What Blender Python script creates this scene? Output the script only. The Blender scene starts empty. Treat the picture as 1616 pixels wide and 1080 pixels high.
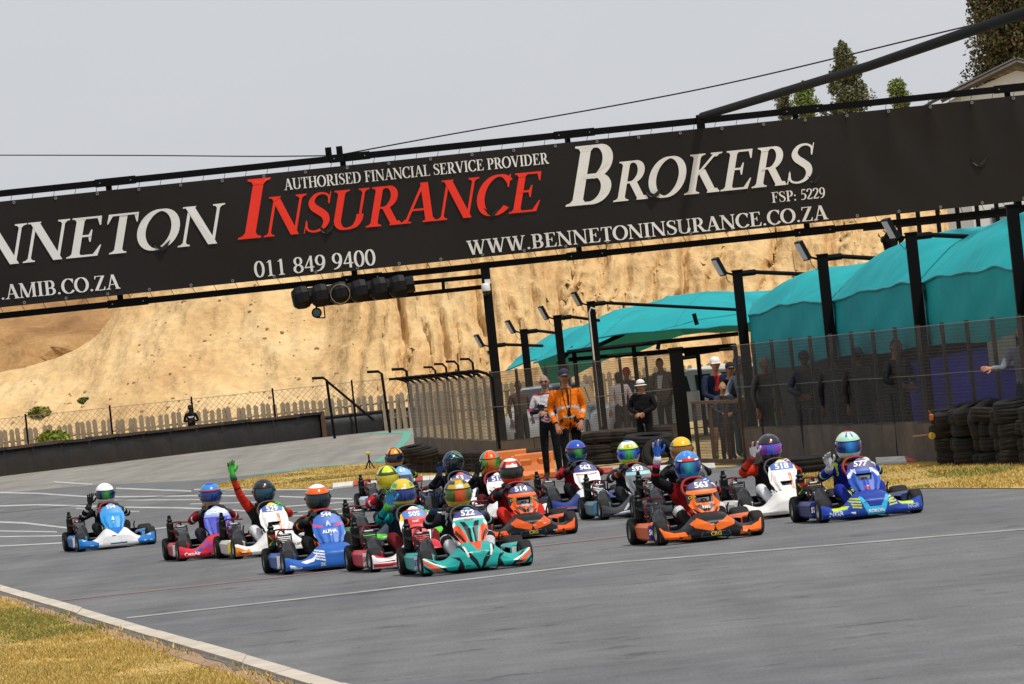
import bpy, bmesh, math, random
from mathutils import Vector, Matrix, noise, Euler
R = math.radians
random.seed(7)
sc = bpy.context.scene
COL = sc.collection
# ---------------------------------------------------------------- camera
CAMH, FPX, ROLL, PITCH = 2.0, 8978.0, R(5.95), math.atan(35 / 8978.0)
cam_data = bpy.data.cameras.new('camera')
cam = bpy.data.objects.new('camera', cam_data); COL.objects.link(cam)
cam_data.sensor_width = 36.0
cam_data.lens = FPX / 1616.0 * 36.0
cam_data.clip_start = 0.5; cam_data.clip_end = 6000
cam.matrix_world = Matrix.Translation((0, 0, CAMH)) @ Matrix.Rotation(R(90) + PITCH, 4, 'X') @ Matrix.Rotation(-ROLL, 4, 'Z')
sc.camera = cam
# ---------------------------------------------------------------- sky and sun
SUN_EL, SUN_AZ = R(66), R(132)          # azimuth: 0 = +Y (away), clockwise
w = bpy.data.worlds.new('World'); sc.world = w; w.use_nodes = True
nt = w.node_tree; nt.nodes.clear()
wo = nt.nodes.new('ShaderNodeOutputWorld'); bg = nt.nodes.new('ShaderNodeBackground')
sky = nt.nodes.new('ShaderNodeTexSky'); sky.sky_type = 'NISHITA'; sky.sun_disc = False
sky.sun_elevation = SUN_EL; sky.sun_rotation = SUN_AZ; sky.dust_density = 6.0; sky.air_density = 1.0; sky.altitude = 1500
hs = nt.nodes.new('ShaderNodeHueSaturation'); hs.inputs['Saturation'].default_value = 0.16
mixw = nt.nodes.new('ShaderNodeMix'); mixw.data_type = 'RGBA'; mixw.inputs[0].default_value = 0.78
mixw.inputs[7].default_value = (5.35, 5.5, 5.85, 1)      # thin high overcast
cn = nt.nodes.new('ShaderNodeTexNoise'); cn.inputs['Scale'].default_value = 3.0; cn.inputs['Detail'].default_value = 5
cm = nt.nodes.new('ShaderNodeMapping'); cm.inputs['Scale'].default_value = (1, 1, 4); ct = nt.nodes.new('ShaderNodeTexCoord')
cr2 = nt.nodes.new('ShaderNodeValToRGB'); cr2.color_ramp.elements[0].color = (5.25, 5.42, 5.8, 1); cr2.color_ramp.elements[1].color = (5.95, 6.05, 6.3, 1); cr2.color_ramp.elements[0].position = .3; cr2.color_ramp.elements[1].position = .7
nt.links.new(ct.outputs['Generated'], cm.inputs[0]); nt.links.new(cm.outputs[0], cn.inputs['Vector']); nt.links.new(cn.outputs['Fac'], cr2.inputs[0]); nt.links.new(cr2.outputs[0], mixw.inputs[7])
nt.links.new(sky.outputs[0], hs.inputs['Color']); nt.links.new(hs.outputs[0], mixw.inputs[6])
nt.links.new(mixw.outputs[2], bg.inputs[0]); bg.inputs[1].default_value = 0.131
nt.links.new(bg.outputs[0], wo.inputs[0])
sun_data = bpy.data.lights.new('sun', 'SUN'); sun_data.energy = 3.7; sun_data.angle = R(4); sun_data.color = (1.0, 0.955, 0.89)
sun = bpy.data.objects.new('sun', sun_data); COL.objects.link(sun)
sd = Vector((math.sin(SUN_AZ) * math.cos(SUN_EL), math.cos(SUN_AZ) * math.cos(SUN_EL), math.sin(SUN_EL)))
sun.rotation_euler = sd.to_track_quat('Z', 'Y').to_euler(); sun.location = (0, 60, 60)
sc.view_settings.view_transform = 'Standard'; sc.view_settings.look = 'None'
sc.view_settings.exposure = -0.12; sc.view_settings.gamma = 1.0

# ---------------------------------------------------------------- helpers
def ray(px, py):
    a = (px - 808) / FPX; b = (540 - py) / FPX
    u = a * math.cos(ROLL) + b * math.sin(ROLL); v = -a * math.sin(ROLL) + b * math.cos(ROLL)
    return Vector((u, math.cos(PITCH) - v * math.sin(PITCH), math.sin(PITCH) + v * math.cos(PITCH)))
def G(px, py, z=0.0):                   # pixel -> point on the level z
    d = ray(px, py); t = (z - CAMH) / d.z
    return Vector((d.x * t, d.y * t, z))
def D(px, py, d):                       # pixel -> point at distance d
    r = ray(px, py); t = d / r.y
    return Vector((r.x * t, d, CAMH + r.z * t))
def lin(c):
    if isinstance(c, str):
        c = c.lstrip('#'); c = tuple(int(c[i:i + 2], 16) / 255 for i in (0, 2, 4))
    f = lambda v: v / 12.92 if v <= 0.04045 else ((v + 0.055) / 1.055) ** 2.4
    return tuple(f(v) for v in c[:3]) + (1.0,)
def lerp(a, b, t): return a + (b - a) * t
def interp(tab, x):
    if x <= tab[0][0]: return tab[0][1]
    for (x0, y0), (x1, y1) in zip(tab, tab[1:]):
        if x <= x1:
            t = (x - x0) / (x1 - x0); return lerp(y0, y1, t)
    return tab[-1][1]
def sinterp(tab, x):                    # smooth version
    if x <= tab[0][0]: return tab[0][1]
    for (x0, y0), (x1, y1) in zip(tab, tab[1:]):
        if x <= x1:
            t = (x - x0) / (x1 - x0); t = t * t * (3 - 2 * t); return lerp(y0, y1, t)
    return tab[-1][1]
def inpoly(p, poly):
    x, y = p; c = False; j = len(poly) - 1
    for i in range(len(poly)):
        xi, yi = poly[i]; xj, yj = poly[j]
        if (yi > y) != (yj > y) and x < (xj - xi) * (y - yi) / (yj - yi) + xi: c = not c
        j = i
    return c
def catmull(pts, n=8):
    out = []
    P = [pts[0]] + list(pts) + [pts[-1]]
    for i in range(1, len(P) - 2):
        p0, p1, p2, p3 = P[i - 1], P[i], P[i + 1], P[i + 2]
        for k in range(n):
            t = k / n
            out.append(tuple(0.5 * ((2 * b) + (-a + c) * t + (2 * a - 5 * b + 4 * c - d) * t * t + (-a + 3 * b - 3 * c + d) * t ** 3) for a, b, c, d in zip(p0, p1, p2, p3)))
    out.append(tuple(pts[-1]))
    return out

# ---- materials
MATS = {}
def mat(name, col=(0.5, 0.5, 0.5), rough=0.6, metal=0.0, var=0.0, scale=6.0, bump=0.0, bscale=40.0, attr=False, coat=0.0, col2=None, spec=0.5, trans=0.0, dist=0.01):
    if name in MATS: return MATS[name]
    m = bpy.data.materials.new(name); m.use_nodes = True; MATS[name] = m
    nt = m.node_tree; n = nt.nodes; b = n['Principled BSDF']
    c = lin(col) if isinstance(col, str) else tuple(col[:3]) + (1,)
    b.inputs['Roughness'].default_value = rough; b.inputs['Metallic'].default_value = metal
    b.inputs['Coat Weight'].default_value = coat; b.inputs['Specular IOR Level'].default_value = spec
    b.inputs['Coat Roughness'].default_value = 0.12
    if trans: b.inputs['Transmission Weight'].default_value = trans
    tc = n.new('ShaderNodeTexCoord')
    src = None
    if attr:
        a = n.new('ShaderNodeAttribute'); a.attribute_name = 'Col'; src = a.outputs['Color']
    if var > 0 or col2:
        ns = n.new('ShaderNodeTexNoise'); ns.inputs['Scale'].default_value = scale; ns.inputs['Detail'].default_value = 6; ns.inputs['Roughness'].default_value = 0.65
        nt.links.new(tc.outputs['Object'], ns.inputs['Vector'])
        rp = n.new('ShaderNodeMapRange'); rp.inputs[1].default_value = 0.3; rp.inputs[2].default_value = 0.7
        nt.links.new(ns.outputs['Fac'], rp.inputs[0])
        mx = n.new('ShaderNodeMix'); mx.data_type = 'RGBA'
        nt.links.new(rp.outputs[0], mx.inputs[0])
        if attr:
            mul = n.new('ShaderNodeMix'); mul.data_type = 'RGBA'; mul.blend_type = 'MULTIPLY'; mul.inputs[0].default_value = 1.0
            mx.inputs[6].default_value = (1 - var,) * 3 + (1,); mx.inputs[7].default_value = (1, 1, 1, 1)
            nt.links.new(src, mul.inputs[6]); nt.links.new(mx.outputs[2], mul.inputs[7]); src = mul.outputs[2]
        else:
            c2 = (lin(col2) if isinstance(col2, str) else tuple(col2[:3]) + (1,)) if col2 else tuple(v * (1 - var) for v in c[:3]) + (1,)
            mx.inputs[6].default_value = c2; mx.inputs[7].default_value = c; src = mx.outputs[2]
    if src is not None: nt.links.new(src, b.inputs['Base Color'])
    else: b.inputs['Base Color'].default_value = c
    if bump > 0:
        nb = n.new('ShaderNodeTexNoise'); nb.inputs['Scale'].default_value = bscale; nb.inputs['Detail'].default_value = 5
        nt.links.new(tc.outputs['Object'], nb.inputs['Vector'])
        bp = n.new('ShaderNodeBump'); bp.inputs['Strength'].default_value = bump; bp.inputs['Distance'].default_value = dist
        nt.links.new(nb.outputs['Fac'], bp.inputs['Height']); nt.links.new(bp.outputs[0], b.inputs['Normal'])
    return m

# ---- mesh builder
class MB:
    def __init__(s): s.v = []; s.f = []; s.c = []; s.m = []; s.col = None; s.mi = 0
    def poly(s, pts, col=None):
        i = len(s.v); s.v += [tuple(p) for p in pts]; s.f.append(tuple(range(i, i + len(pts)))); s.c.append(col or s.col); s.m.append(s.mi)
    def quadgrid(s, P, colf=None, closeu=False):   # P[i][j]
        i0 = len(s.v); nu = len(P); nv = len(P[0])
        for row in P: s.v += [tuple(p) for p in row]
        for i in range(nu if closeu else nu - 1):
            for j in range(nv - 1):
                a = i0 + i * nv + j; b = i0 + ((i + 1) % nu) * nv + j
                s.f.append((a, b, b + 1, a + 1)); s.m.append(s.mi)
                if colf:
                    p = [Vector(s.v[k]) for k in (a, b, b + 1, a + 1)]
                    s.c.append(colf((p[0] + p[1] + p[2] + p[3]) / 4))
                else: s.c.append(s.col)
    def box(s, c, sz, rot=None, taper=1.0):
        hx, hy, hz = sz[0] / 2, sz[1] / 2, sz[2] / 2; c = Vector(c)
        M = Euler(rot).to_matrix() if rot else None
        vs = []
        for z in (-hz, hz):
            k = 1.0 if z < 0 else taper
            for x, y in ((-hx, -hy), (hx, -hy), (hx, hy), (-hx, hy)):
                p = Vector((x * k, y * k, z)); p = M @ p if M else p; vs.append(tuple(c + p))
        i = len(s.v); s.v += vs
        for f in ((3, 2, 1, 0), (4, 5, 6, 7), (0, 1, 5, 4), (1, 2, 6, 5), (2, 3, 7, 6), (3, 0, 4, 7)):
            s.f.append(tuple(i + k for k in f)); s.c.append(s.col); s.m.append(s.mi)
    def rbox(s, c, sz, r=0.02, rot=None):            # box with chamfered vertical + top edges
        hx, hy, hz = sz[0] / 2, sz[1] / 2, sz[2] / 2; c = Vector(c); M = Euler(rot).to_matrix() if rot else Matrix.Identity(3)
        r = min(r, hx * .9, hy * .9, hz * .9)
        def ring(ins, z):
            x, y = hx - ins, hy - ins; q = r
            return [(x - q, -y, z), (x, -y + q, z), (x, y - q, z), (x - q, y, z), (-x + q, y, z), (-x, y - q, z), (-x, -y + q, z), (-x + q, -y, z)]
        rings = [ring(r * .7, -hz), ring(0, -hz + r), ring(0, hz - r), ring(r * .7, hz)]
        i = len(s.v)
        for rg in rings: s.v += [tuple(c + M @ Vector(p)) for p in rg]
        for k in range(3):
            for j in range(8):
                a = i + k * 8 + j; b = i + k * 8 + (j + 1) % 8
                s.f.append((a, b, b + 8, a + 8)); s.c.append(s.col); s.m.append(s.mi)
        s.f.append(tuple(i + j for j in range(7, -1, -1))); s.f.append(tuple(i + 24 + j for j in range(8))); s.c += [s.col] * 2; s.m += [s.mi] * 2
    def tube(s, pts, r, n=8, caps=True):
        pts = [Vector(p) for p in pts]; k = len(pts)
        rs = r if isinstance(r, (list, tuple)) else [r] * k
        i0 = len(s.v); up = None
        for i, p in enumerate(pts):
            t = (pts[min(i + 1, k - 1)] - pts[max(i - 1, 0)]).normalized()
            if up is None:
                up = Vector((0, 0, 1)) if abs(t.z) < 0.9 else Vector((1, 0, 0))
            a = up - t * up.dot(t)
            if a.length < 1e-5: a = t.orthogonal()
            a.normalize(); b = t.cross(a); up = a
            for j in range(n):
                th = 2 * math.pi * j / n
                s.v.append(tuple(p + (a * math.cos(th) + b * math.sin(th)) * rs[i]))
        for i in range(k - 1):
            for j in range(n):
                a = i0 + i * n + j; b = i0 + i * n + (j + 1) % n
                s.f.append((a, b, b + n, a + n)); s.c.append(s.col); s.m.append(s.mi)
        if caps:
            s.f.append(tuple(i0 + j for j in range(n - 1, -1, -1))); s.f.append(tuple(i0 + (k - 1) * n + j for j in range(n)))
            s.c += [s.col] * 2; s.m += [s.mi] * 2
    def lathe(s, prof, axis='Z', n=24, c=(0, 0, 0), close=False):   # prof: (radius, height)
        c = Vector(c); P = []
        for j in range(n):
            th = 2 * math.pi * j / n; row = []
            for r, h in prof:
                p = (r * math.cos(th), r * math.sin(th), h)
                if axis == 'Y': p = (p[0], h, p[1])
                if axis == 'X': p = (h, p[0], p[1])
                row.append(tuple(c + Vector(p)))
            P.append(row)
        s.quadgrid(P, closeu=True)
    def ellipsoid(s, c, r, n=12, m=8, rot=None, colf=None):
        c = Vector(c); M = Euler(rot).to_matrix() if rot else Matrix.Identity(3); P = []
        for i in range(n):
            a = 2 * math.pi * i / n
            P.append([c + M @ Vector((r[0] * math.cos(a) * math.cos(e), r[1] * math.sin(a) * math.cos(e), r[2] * math.sin(e))) for e in [(-math.pi / 2) * .995 + math.pi * .995 * k / m for k in range(m + 1)]])
        s.quadgrid(P, colf, closeu=True)
    def mesh(s, name, mats, smooth=False):
        me = bpy.data.meshes.new(name); me.from_pydata(s.v, [], s.f)
        if not isinstance(mats, (list, tuple)): mats = [mats]
        for m in mats: me.materials.append(m)
        if any(s.m): me.polygons.foreach_set('material_index', s.m)
        if any(c is not None for c in s.c):
            at = me.color_attributes.new('Col', 'FLOAT_COLOR', 'CORNER'); buf = []
            cache = {}
            for f, c in zip(s.f, s.c):
                c = c if c is not None else (0.1, 0.1, 0.1, 1)
                if isinstance(c, str):
                    if c not in cache: cache[c] = lin(c)
                    c = cache[c]
                buf += list(c) * len(f)
            at.data.foreach_set('color', buf)
        if smooth: me.polygons.foreach_set('use_smooth', [True] * len(me.polygons))
        me.update()
        return me
    def build(s, name, mats, parent=None, smooth=False, loc=(0, 0, 0), rot=(0, 0, 0)):
        return inst(name, s.mesh(name, mats, smooth), parent, loc, rot)
def inst(name, me, parent=None, loc=(0, 0, 0), rot=(0, 0, 0), scale=None):
    o = bpy.data.objects.new(name, me); COL.objects.link(o)
    o.location = loc; o.rotation_euler = rot
    if scale: o.scale = scale
    if parent: o.parent = parent
    return o
def empty(name, loc=(0, 0, 0), rotz=0.0): return inst(name, None, None, loc, (0, 0, rotz))
def tag(o, label=None, cat=None, group=None, kind=None):
    if label: o['label'] = label
    if cat: o['category'] = cat
    if group: o['group'] = group
    if kind: o['kind'] = kind
    return o
def fix_normals(me):
    bm = bmesh.new(); bm.from_mesh(me); bmesh.ops.recalc_face_normals(bm, faces=bm.faces); bm.to_mesh(me); bm.free()
_TXT = {}
def text_polys(s, bold=0.0, shear=0.0):   # sans lettering as flat polygons, height of capitals = 1, centred at 0
    key = (s, bold, shear)
    if key in _TXT: return _TXT[key]
    cu = bpy.data.curves.new('lettering', 'FONT'); cu.body = s; cu.resolution_u = 3; cu.offset = bold; cu.shear = shear
    ob = bpy.data.objects.new('lettering', cu); COL.objects.link(ob)
    dg = bpy.context.evaluated_depsgraph_get(); me = ob.evaluated_get(dg).to_mesh()
    vs = [v.co.copy() for v in me.vertices]; fs = [tuple(p.vertices) for p in me.polygons]
    ob.evaluated_get(dg).to_mesh_clear(); bpy.data.objects.remove(ob); bpy.data.curves.remove(cu)
    if vs:
        x0 = min(v.x for v in vs); x1 = max(v.x for v in vs); y0 = min(v.y for v in vs); y1 = max(v.y for v in vs)
        h = max(y1 - y0, 1e-4)
        vs = [((v.x - (x0 + x1) / 2) / h, (v.y - (y0 + y1) / 2) / h) for v in vs]
        asp = (x1 - x0) / h
    else: asp = 1
    _TXT[key] = (vs, fs, asp)
    return _TXT[key]
# ---------------------------------------------------------------- roman lettering drawn stroke by stroke (capital height 1)
def _strip(pts, ws):
    out = []; n = len(pts); L = []; Rr = []
    for i, p in enumerate(pts):
        a = pts[max(i - 1, 0)]; b = pts[min(i + 1, n - 1)]
        dx, dy = b[0] - a[0], b[1] - a[1]; l = math.hypot(dx, dy) or 1
        nx, ny = -dy / l, dx / l; w = ws[i] / 2
        L.append((p[0] + nx * w, p[1] + ny * w)); Rr.append((p[0] - nx * w, p[1] - ny * w))
    return [Rr + L[::-1]]
class Roman:
    T, t = 0.145, 0.048
    def __init__(s, bold=1.0): s.T = 0.145 * bold; s.t = 0.05 * bold
    def nib(s, pts, k=1.4, T=None):
        T = T or s.T; n = len(pts); ws = []
        for i in range(n):
            a = pts[max(i - 1, 0)]; b = pts[min(i + 1, n - 1)]; dx, dy = b[0] - a[0], b[1] - a[1]; l = math.hypot(dx, dy) or 1
            ws.append(s.t + (T - s.t) * abs(dy / l) ** k)
        return _strip(pts, ws)
    def arc(s, cx, cy, rx, ry, a0, a1, n=28, T=None, k=1.4):
        return s.nib([(cx + rx * math.cos(R(lerp(a0, a1, i / n))), cy + ry * math.sin(R(lerp(a0, a1, i / n)))) for i in range(n + 1)], k, T)
    def bar(s, x0, x1, y, h=None):
        h = h or s.t; return [[(x0, y), (x1, y), (x1, y + h), (x0, y + h)]]
    def serif(s, x, y, w, half, up):
        q = 1 if up else -1; h = w / 2
        return [[(x - half, y), (x + half, y), (x + half, y + .03 * q), (x + h + .03, y + .05 * q), (x + h, y + .1 * q), (x - h, y + .1 * q), (x - h - .03, y + .05 * q), (x - half, y + .03 * q)]]
    def stem(s, x, y0=0, y1=1, w=None, sb=True, st=True, half=None):
        w = w or s.T; half = half or (w / 2 + .085)
        o = [[(x - w / 2, y0), (x + w / 2, y0), (x + w / 2, y1), (x - w / 2, y1)]]
        if sb: o += s.serif(x, y0, w, half, True)
        if st: o += s.serif(x, y1, w, half, False)
        return o
    def diag(s, x0, y0, x1, y1, w):
        return [[(x0 - w / 2, y0), (x0 + w / 2, y0), (x1 + w / 2, y1), (x1 - w / 2, y1)]]
    def beak(s, x, y0, y1, w=.05): return [[(x - w, y0), (x, y0), (x, y1)]]
    def glyph(s, ch):
        T, t = s.T, s.t; st, bar = s.stem, s.bar
        if ch == 'I': return st(.18), .36
        if ch == 'L': return st(.18) + bar(.18, .56, 0) + s.beak(.57, 0, .25), .6
        if ch in 'EF':
            o = st(.18) + bar(.18, .55, 1 - t) + [[(.47, 1), (.56, 1), (.57, .77), (.545, .77)]] + bar(.18, .42, .5) + [[(.40, .37), (.425, .37), (.425, .67), (.40, .67), (.36, .52)]]
            if ch == 'E': return o + bar(.18, .58, 0) + [[(.48, 0), (.59, 0), (.63, .27), (.605, .27)]], .65
            return o, .58
        if ch == 'T': return st(.31, st=False) + bar(.05, .57, 1 - t) + [[(.03, .76), (.05, .76), (.13, 1), (.035, 1)], [(.59, .76), (.57, .76), (.49, 1), (.585, 1)]], .62
        if ch == 'H': return st(.16) + st(.60) + bar(.16, .6, .5), .76
        if ch == 'N': return st(.13, w=t * 1.1, half=.11) + s.diag(.12, 1, .66, 0, T * 1.15) + st(.66, w=t * 1.1, sb=False, half=.11) + bar(.0, .14, 1 - .035, .035), .79
        if ch == 'M': return st(.12, w=t * 1.1, half=.11) + s.diag(.14, 1, .45, 0, T * 1.1) + s.diag(.76, 1, .46, 0, t * 1.2) + st(.79, half=.13), .95
        if ch == 'A': return s.diag(.13, 0, .36, 1, t * 1.2) + s.diag(.62, 0, .375, 1, T * 1.1) + bar(.2, .55, .3) + s.serif(.12, 0, t, .12, True) + s.serif(.62, 0, T, .14, True), .74
        if ch == 'V': return s.diag(.12, 1, .38, 0, T * 1.1) + s.diag(.63, 1, .385, 0, t * 1.2) + s.serif(.13, 1, T, .14, False) + s.serif(.63, 1, t, .11, False), .74
        if ch == 'W': return s.diag(.11, 1, .32, 0, T) + s.diag(.5, 1, .33, 0, t * 1.2) + s.diag(.47, 1, .68, 0, T) + s.diag(.88, 1, .69, 0, t * 1.2) + s.serif(.12, 1, T, .13, False) + s.serif(.47, 1, T, .13, False) + s.serif(.88, 1, t, .11, False), 1.0
        if ch == 'K': return st(.18) + s.diag(.2, .42, .56, 1, t * 1.3) + s.diag(.30, .60, .62, 0, T * 1.15) + s.serif(.57, 1, t, .12, False) + s.serif(.63, 0, T, .13, True), .76
        if ch == 'Z': return bar(.06, .56, 1 - t) + bar(.05, .58, 0) + s.diag(.12, .02, .51, .98, T * 1.15) + [[(.06, .78), (.085, .78), (.16, 1), (.065, 1)], [(.59, .25), (.565, .25), (.47, 0), (.58, 0)]], .63
        if ch == 'U': return st(.15, .3, 1, sb=False) + st(.60, .3, 1, w=t * 1.1, sb=False, half=.11) + s.nib(catmull([(.15, .36), (.16, .18), (.25, .05), (.38, .02), (.52, .07), (.59, .2), (.60, .36)], 6)), .74
        if ch == 'O': return s.arc(.38, .5, .31, .49, 0, 360, 48, T * 1.08), .77
        if ch == 'C': return s.arc(.39, .5, .31, .49, 42, 322, 40, T * 1.08) + [[(.60, .68), (.63, .68), (.63, 1.0), (.61, 1.0), (.56, .86)]], .69
        if ch == 'D': return st(.16) + s.nib([(.16, .975)] + [(.33 + .3 * math.cos(R(a)), .5 + .475 * math.sin(R(a))) for a in range(90, -91, -8)] + [(.16, .025)], 1.4), .75
        if ch in 'PRB':
            b0 = .46
            o = st(.18) + s.nib([(.18, .975)] + [(.33 + .18 * math.cos(R(a)), (b0 + .975) / 2 + (.975 - b0) / 2 * math.sin(R(a))) for a in range(90, -91, -10)] + [(.18, b0)], 1.2)
            if ch == 'P': return o, .6
            if ch == 'R': return o + s.diag(.37, .47, .62, 0, T * 1.1) + s.serif(.63, 0, T, .12, True), .71
            return o + s.nib([(.18, .49)] + [(.35 + .20 * math.cos(R(a)), .2575 + .2325 * math.sin(R(a))) for a in range(90, -91, -10)] + [(.18, .025)], 1.2), .67
        if ch == 'S':
            pts = [(.47, .74), (.44, .9), (.31, .975), (.17, .93), (.11, .78), (.17, .64), (.30, .53), (.43, .41), (.48, .25), (.42, .09), (.27, .025), (.12, .09), (.07, .28)]
            ws = [.04, .045, .05, .085, .12, .15, .16, .15, .125, .085, .05, .045, .04]; cp = catmull([p + (q,) for p, q in zip(pts, ws)], 6)
            return _strip([c[:2] for c in cp], [c[2] * T / .145 for c in cp]) + [[(.46, .7), (.485, .7), (.485, 1), (.465, 1)], [(.06, .32), (.08, .32), (.075, 0), (.055, 0)]], .56
        if ch == '.': return s.arc(.13, .07, .035, .035, 0, 360, 12, .08, 0), .26
        if ch == ':': return s.arc(.13, .07, .035, .035, 0, 360, 12, .08, 0) + s.arc(.13, .5, .035, .035, 0, 360, 12, .08, 0), .28
        if ch == '0': return s.arc(.25, .5, .18, .49, 0, 360, 40, T * .8), .5
        if ch == '1': return st(.25, w=T * .8, st=False, half=.14) + s.diag(.12, .86, .25, .98, t * 1.4), .5
        if ch == '2':
            return s.nib(catmull([(.07, .74), (.12, .92), (.25, .98), (.38, .9), (.41, .74), (.34, .52), (.2, .28), (.07, .08)], 6), 1.2, T * .85) + bar(.05, .43, 0, .09) + [[(.43, .0), (.46, .2), (.44, .2), (.38, .09)]], .5
        if ch == '4': return st(.34, w=T * .75, sb=False, st=False) + s.diag(.05, .27, .33, .99, t * 1.2) + bar(.03, .47, .25, .075), .5
        if ch == '5':
            return s.nib(catmull([(.13, .55), (.28, .58), (.4, .46), (.42, .28), (.34, .1), (.2, .02), (.06, .06)], 6), 1.2, T * .9) + s.diag(.13, .54, .18, .96, t * 1.1) + bar(.16, .44, .9, .1), .5
        if ch == '8': return s.arc(.25, .74, .145, .235, 0, 360, 30, T * .75) + s.arc(.25, .255, .175, .235, 0, 360, 30, T * .8), .5
        if ch == '9': return s.arc(.25, .67, .17, .305, 0, 360, 30, T * .8) + s.nib(catmull([(.42, .68), (.41, .45), (.34, .2), (.22, .05), (.08, .01)], 6), 1.2, T * .85), .5
        if ch == '6': return s.arc(.25, .31, .17, .295, 0, 360, 30, T * .8) + s.nib(catmull([(.08, .3), (.09, .55), (.16, .8), (.28, .94), (.42, .99)], 6), 1.2, T * .85), .5
        return [], .27
    def line(s, txt, gap=0.0):
        """polygons per letter [(letter, polys)], total width"""
        x = 0; out = []
        for ch in txt:
            g, a = s.glyph(ch); out.append((ch, [[(p[0] + x, p[1]) for p in poly] for poly in g])); x += a + gap
        return out, x - gap
# ================================================================ SETTING
def sheet(name, pts, m, z, parent=None, kind='structure', step=None):
    mb = MB(); mb.poly([(p.x, p.y, z) for p in pts]); o = mb.build(name, m, parent)
    if kind: o['kind'] = kind
    return o
def gp(*pp): return [G(x, y) for x, y in pp]

def asphalt_mat(name, c1, c2, streak, ang, patch):
    m = bpy.data.materials.new(name); m.use_nodes = True; nt = m.node_tree; n = nt.nodes; b = n['Principled BSDF']; L = nt.links.new
    tc = n.new('ShaderNodeTexCoord')
    big = n.new('ShaderNodeTexNoise'); big.inputs['Scale'].default_value = 0.16; big.inputs['Detail'].default_value = 7; big.inputs['Roughness'].default_value = 0.6
    L(tc.outputs['Object'], big.inputs['Vector'])
    mp = n.new('ShaderNodeMapping'); mp.inputs['Rotation'].default_value = (0, 0, ang); mp.inputs['Scale'].default_value = (1.6, 0.045, 1)
    L(tc.outputs['Object'], mp.inputs['Vector'])
    st = n.new('ShaderNodeTexNoise'); st.inputs['Scale'].default_value = 1.0; st.inputs['Detail'].default_value = 6; st.inputs['Roughness'].default_value = 0.6
    L(mp.outputs[0], st.inputs['Vector'])
    fine = n.new('ShaderNodeTexNoise'); fine.inputs['Scale'].default_value = 38; fine.inputs['Detail'].default_value = 3
    L(tc.outputs['Object'], fine.inputs['Vector'])
    vo = n.new('ShaderNodeTexVoronoi'); vo.feature = 'DISTANCE_TO_EDGE'; vo.inputs['Scale'].default_value = 0.09
    wn = n.new('ShaderNodeTexNoise'); wn.inputs['Scale'].default_value = 0.8; wn.inputs['Detail'].default_value = 6
    L(tc.outputs['Object'], wn.inputs['Vector'])
    ad = n.new('ShaderNodeMix'); ad.data_type = 'RGBA'; ad.blend_type = 'LINEAR_LIGHT'; ad.inputs[0].default_value = 0.6
    L(tc.outputs['Object'], ad.inputs[6]); L(wn.outputs['Color'], ad.inputs[7]); L(ad.outputs[2], vo.inputs['Vector'])
    mx = n.new('ShaderNodeMix'); mx.data_type = 'RGBA'; mx.inputs[6].default_value = tuple(c1) + (1,); mx.inputs[7].default_value = tuple(c2) + (1,)
    r1 = n.new('ShaderNodeMapRange'); r1.inputs[1].default_value = .3; r1.inputs[2].default_value = .7; L(big.outputs['Fac'], r1.inputs[0]); L(r1.outputs[0], mx.inputs[0])
    r2 = n.new('ShaderNodeMapRange'); r2.inputs[1].default_value = .35; r2.inputs[2].default_value = .62; r2.inputs[3].default_value = 1 - streak; r2.inputs[4].default_value = 1.06
    L(st.outputs['Fac'], r2.inputs[0])
    r3 = n.new('ShaderNodeMapRange'); r3.inputs[1].default_value = .3; r3.inputs[2].default_value = .7; r3.inputs[3].default_value = .72; r3.inputs[4].default_value = 1.28
    L(fine.outputs['Fac'], r3.inputs[0])
    r4 = n.new('ShaderNodeMapRange'); r4.inputs[1].default_value = 0; r4.inputs[2].default_value = .007; r4.inputs[3].default_value = .9; r4.inputs[4].default_value = 1
    L(vo.outputs['Distance'], r4.inputs[0])
    md = n.new('ShaderNodeTexNoise'); md.inputs['Scale'].default_value = 1.0; md.inputs['Detail'].default_value = 9; md.inputs['Roughness'].default_value = .72; L(tc.outputs['Object'], md.inputs['Vector'])
    r6 = n.new('ShaderNodeMapRange'); r6.inputs[1].default_value = .32; r6.inputs[2].default_value = .68; r6.inputs[3].default_value = .76; r6.inputs[4].default_value = 1.2; L(md.outputs['Fac'], r6.inputs[0])
    m0 = n.new('ShaderNodeMath'); m0.operation = 'MULTIPLY'; L(r2.outputs[0], m0.inputs[0]); L(r6.outputs[0], m0.inputs[1])
    m1 = n.new('ShaderNodeMath'); m1.operation = 'MULTIPLY'; L(m0.outputs[0], m1.inputs[0]); L(r3.outputs[0], m1.inputs[1])
    m2 = n.new('ShaderNodeMath'); m2.operation = 'MULTIPLY'; L(m1.outputs[0], m2.inputs[0]); L(r4.outputs[0], m2.inputs[1])
    mul = n.new('ShaderNodeMix'); mul.data_type = 'RGBA'; mul.blend_type = 'MULTIPLY'; mul.inputs[0].default_value = 1
    L(mx.outputs[2], mul.inputs[6]); L(m2.outputs[0], mul.inputs[7]); L(mul.outputs[2], b.inputs['Base Color'])
    b.inputs['Roughness'].default_value = 0.78; b.inputs['Specular IOR Level'].default_value = 0.35
    fl = n.new('ShaderNodeTexNoise'); fl.inputs['Scale'].default_value = 1.15; fl.inputs['Detail'].default_value = 8; fl.inputs['Roughness'].default_value = .7
    L(tc.outputs['Object'], fl.inputs['Vector'])
    r5 = n.new('ShaderNodeMapRange'); r5.inputs[1].default_value = .585; r5.inputs[2].default_value = .635; r5.inputs[3].default_value = 1; r5.inputs[4].default_value = .60; L(fl.outputs['Fac'], r5.inputs[0])
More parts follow.
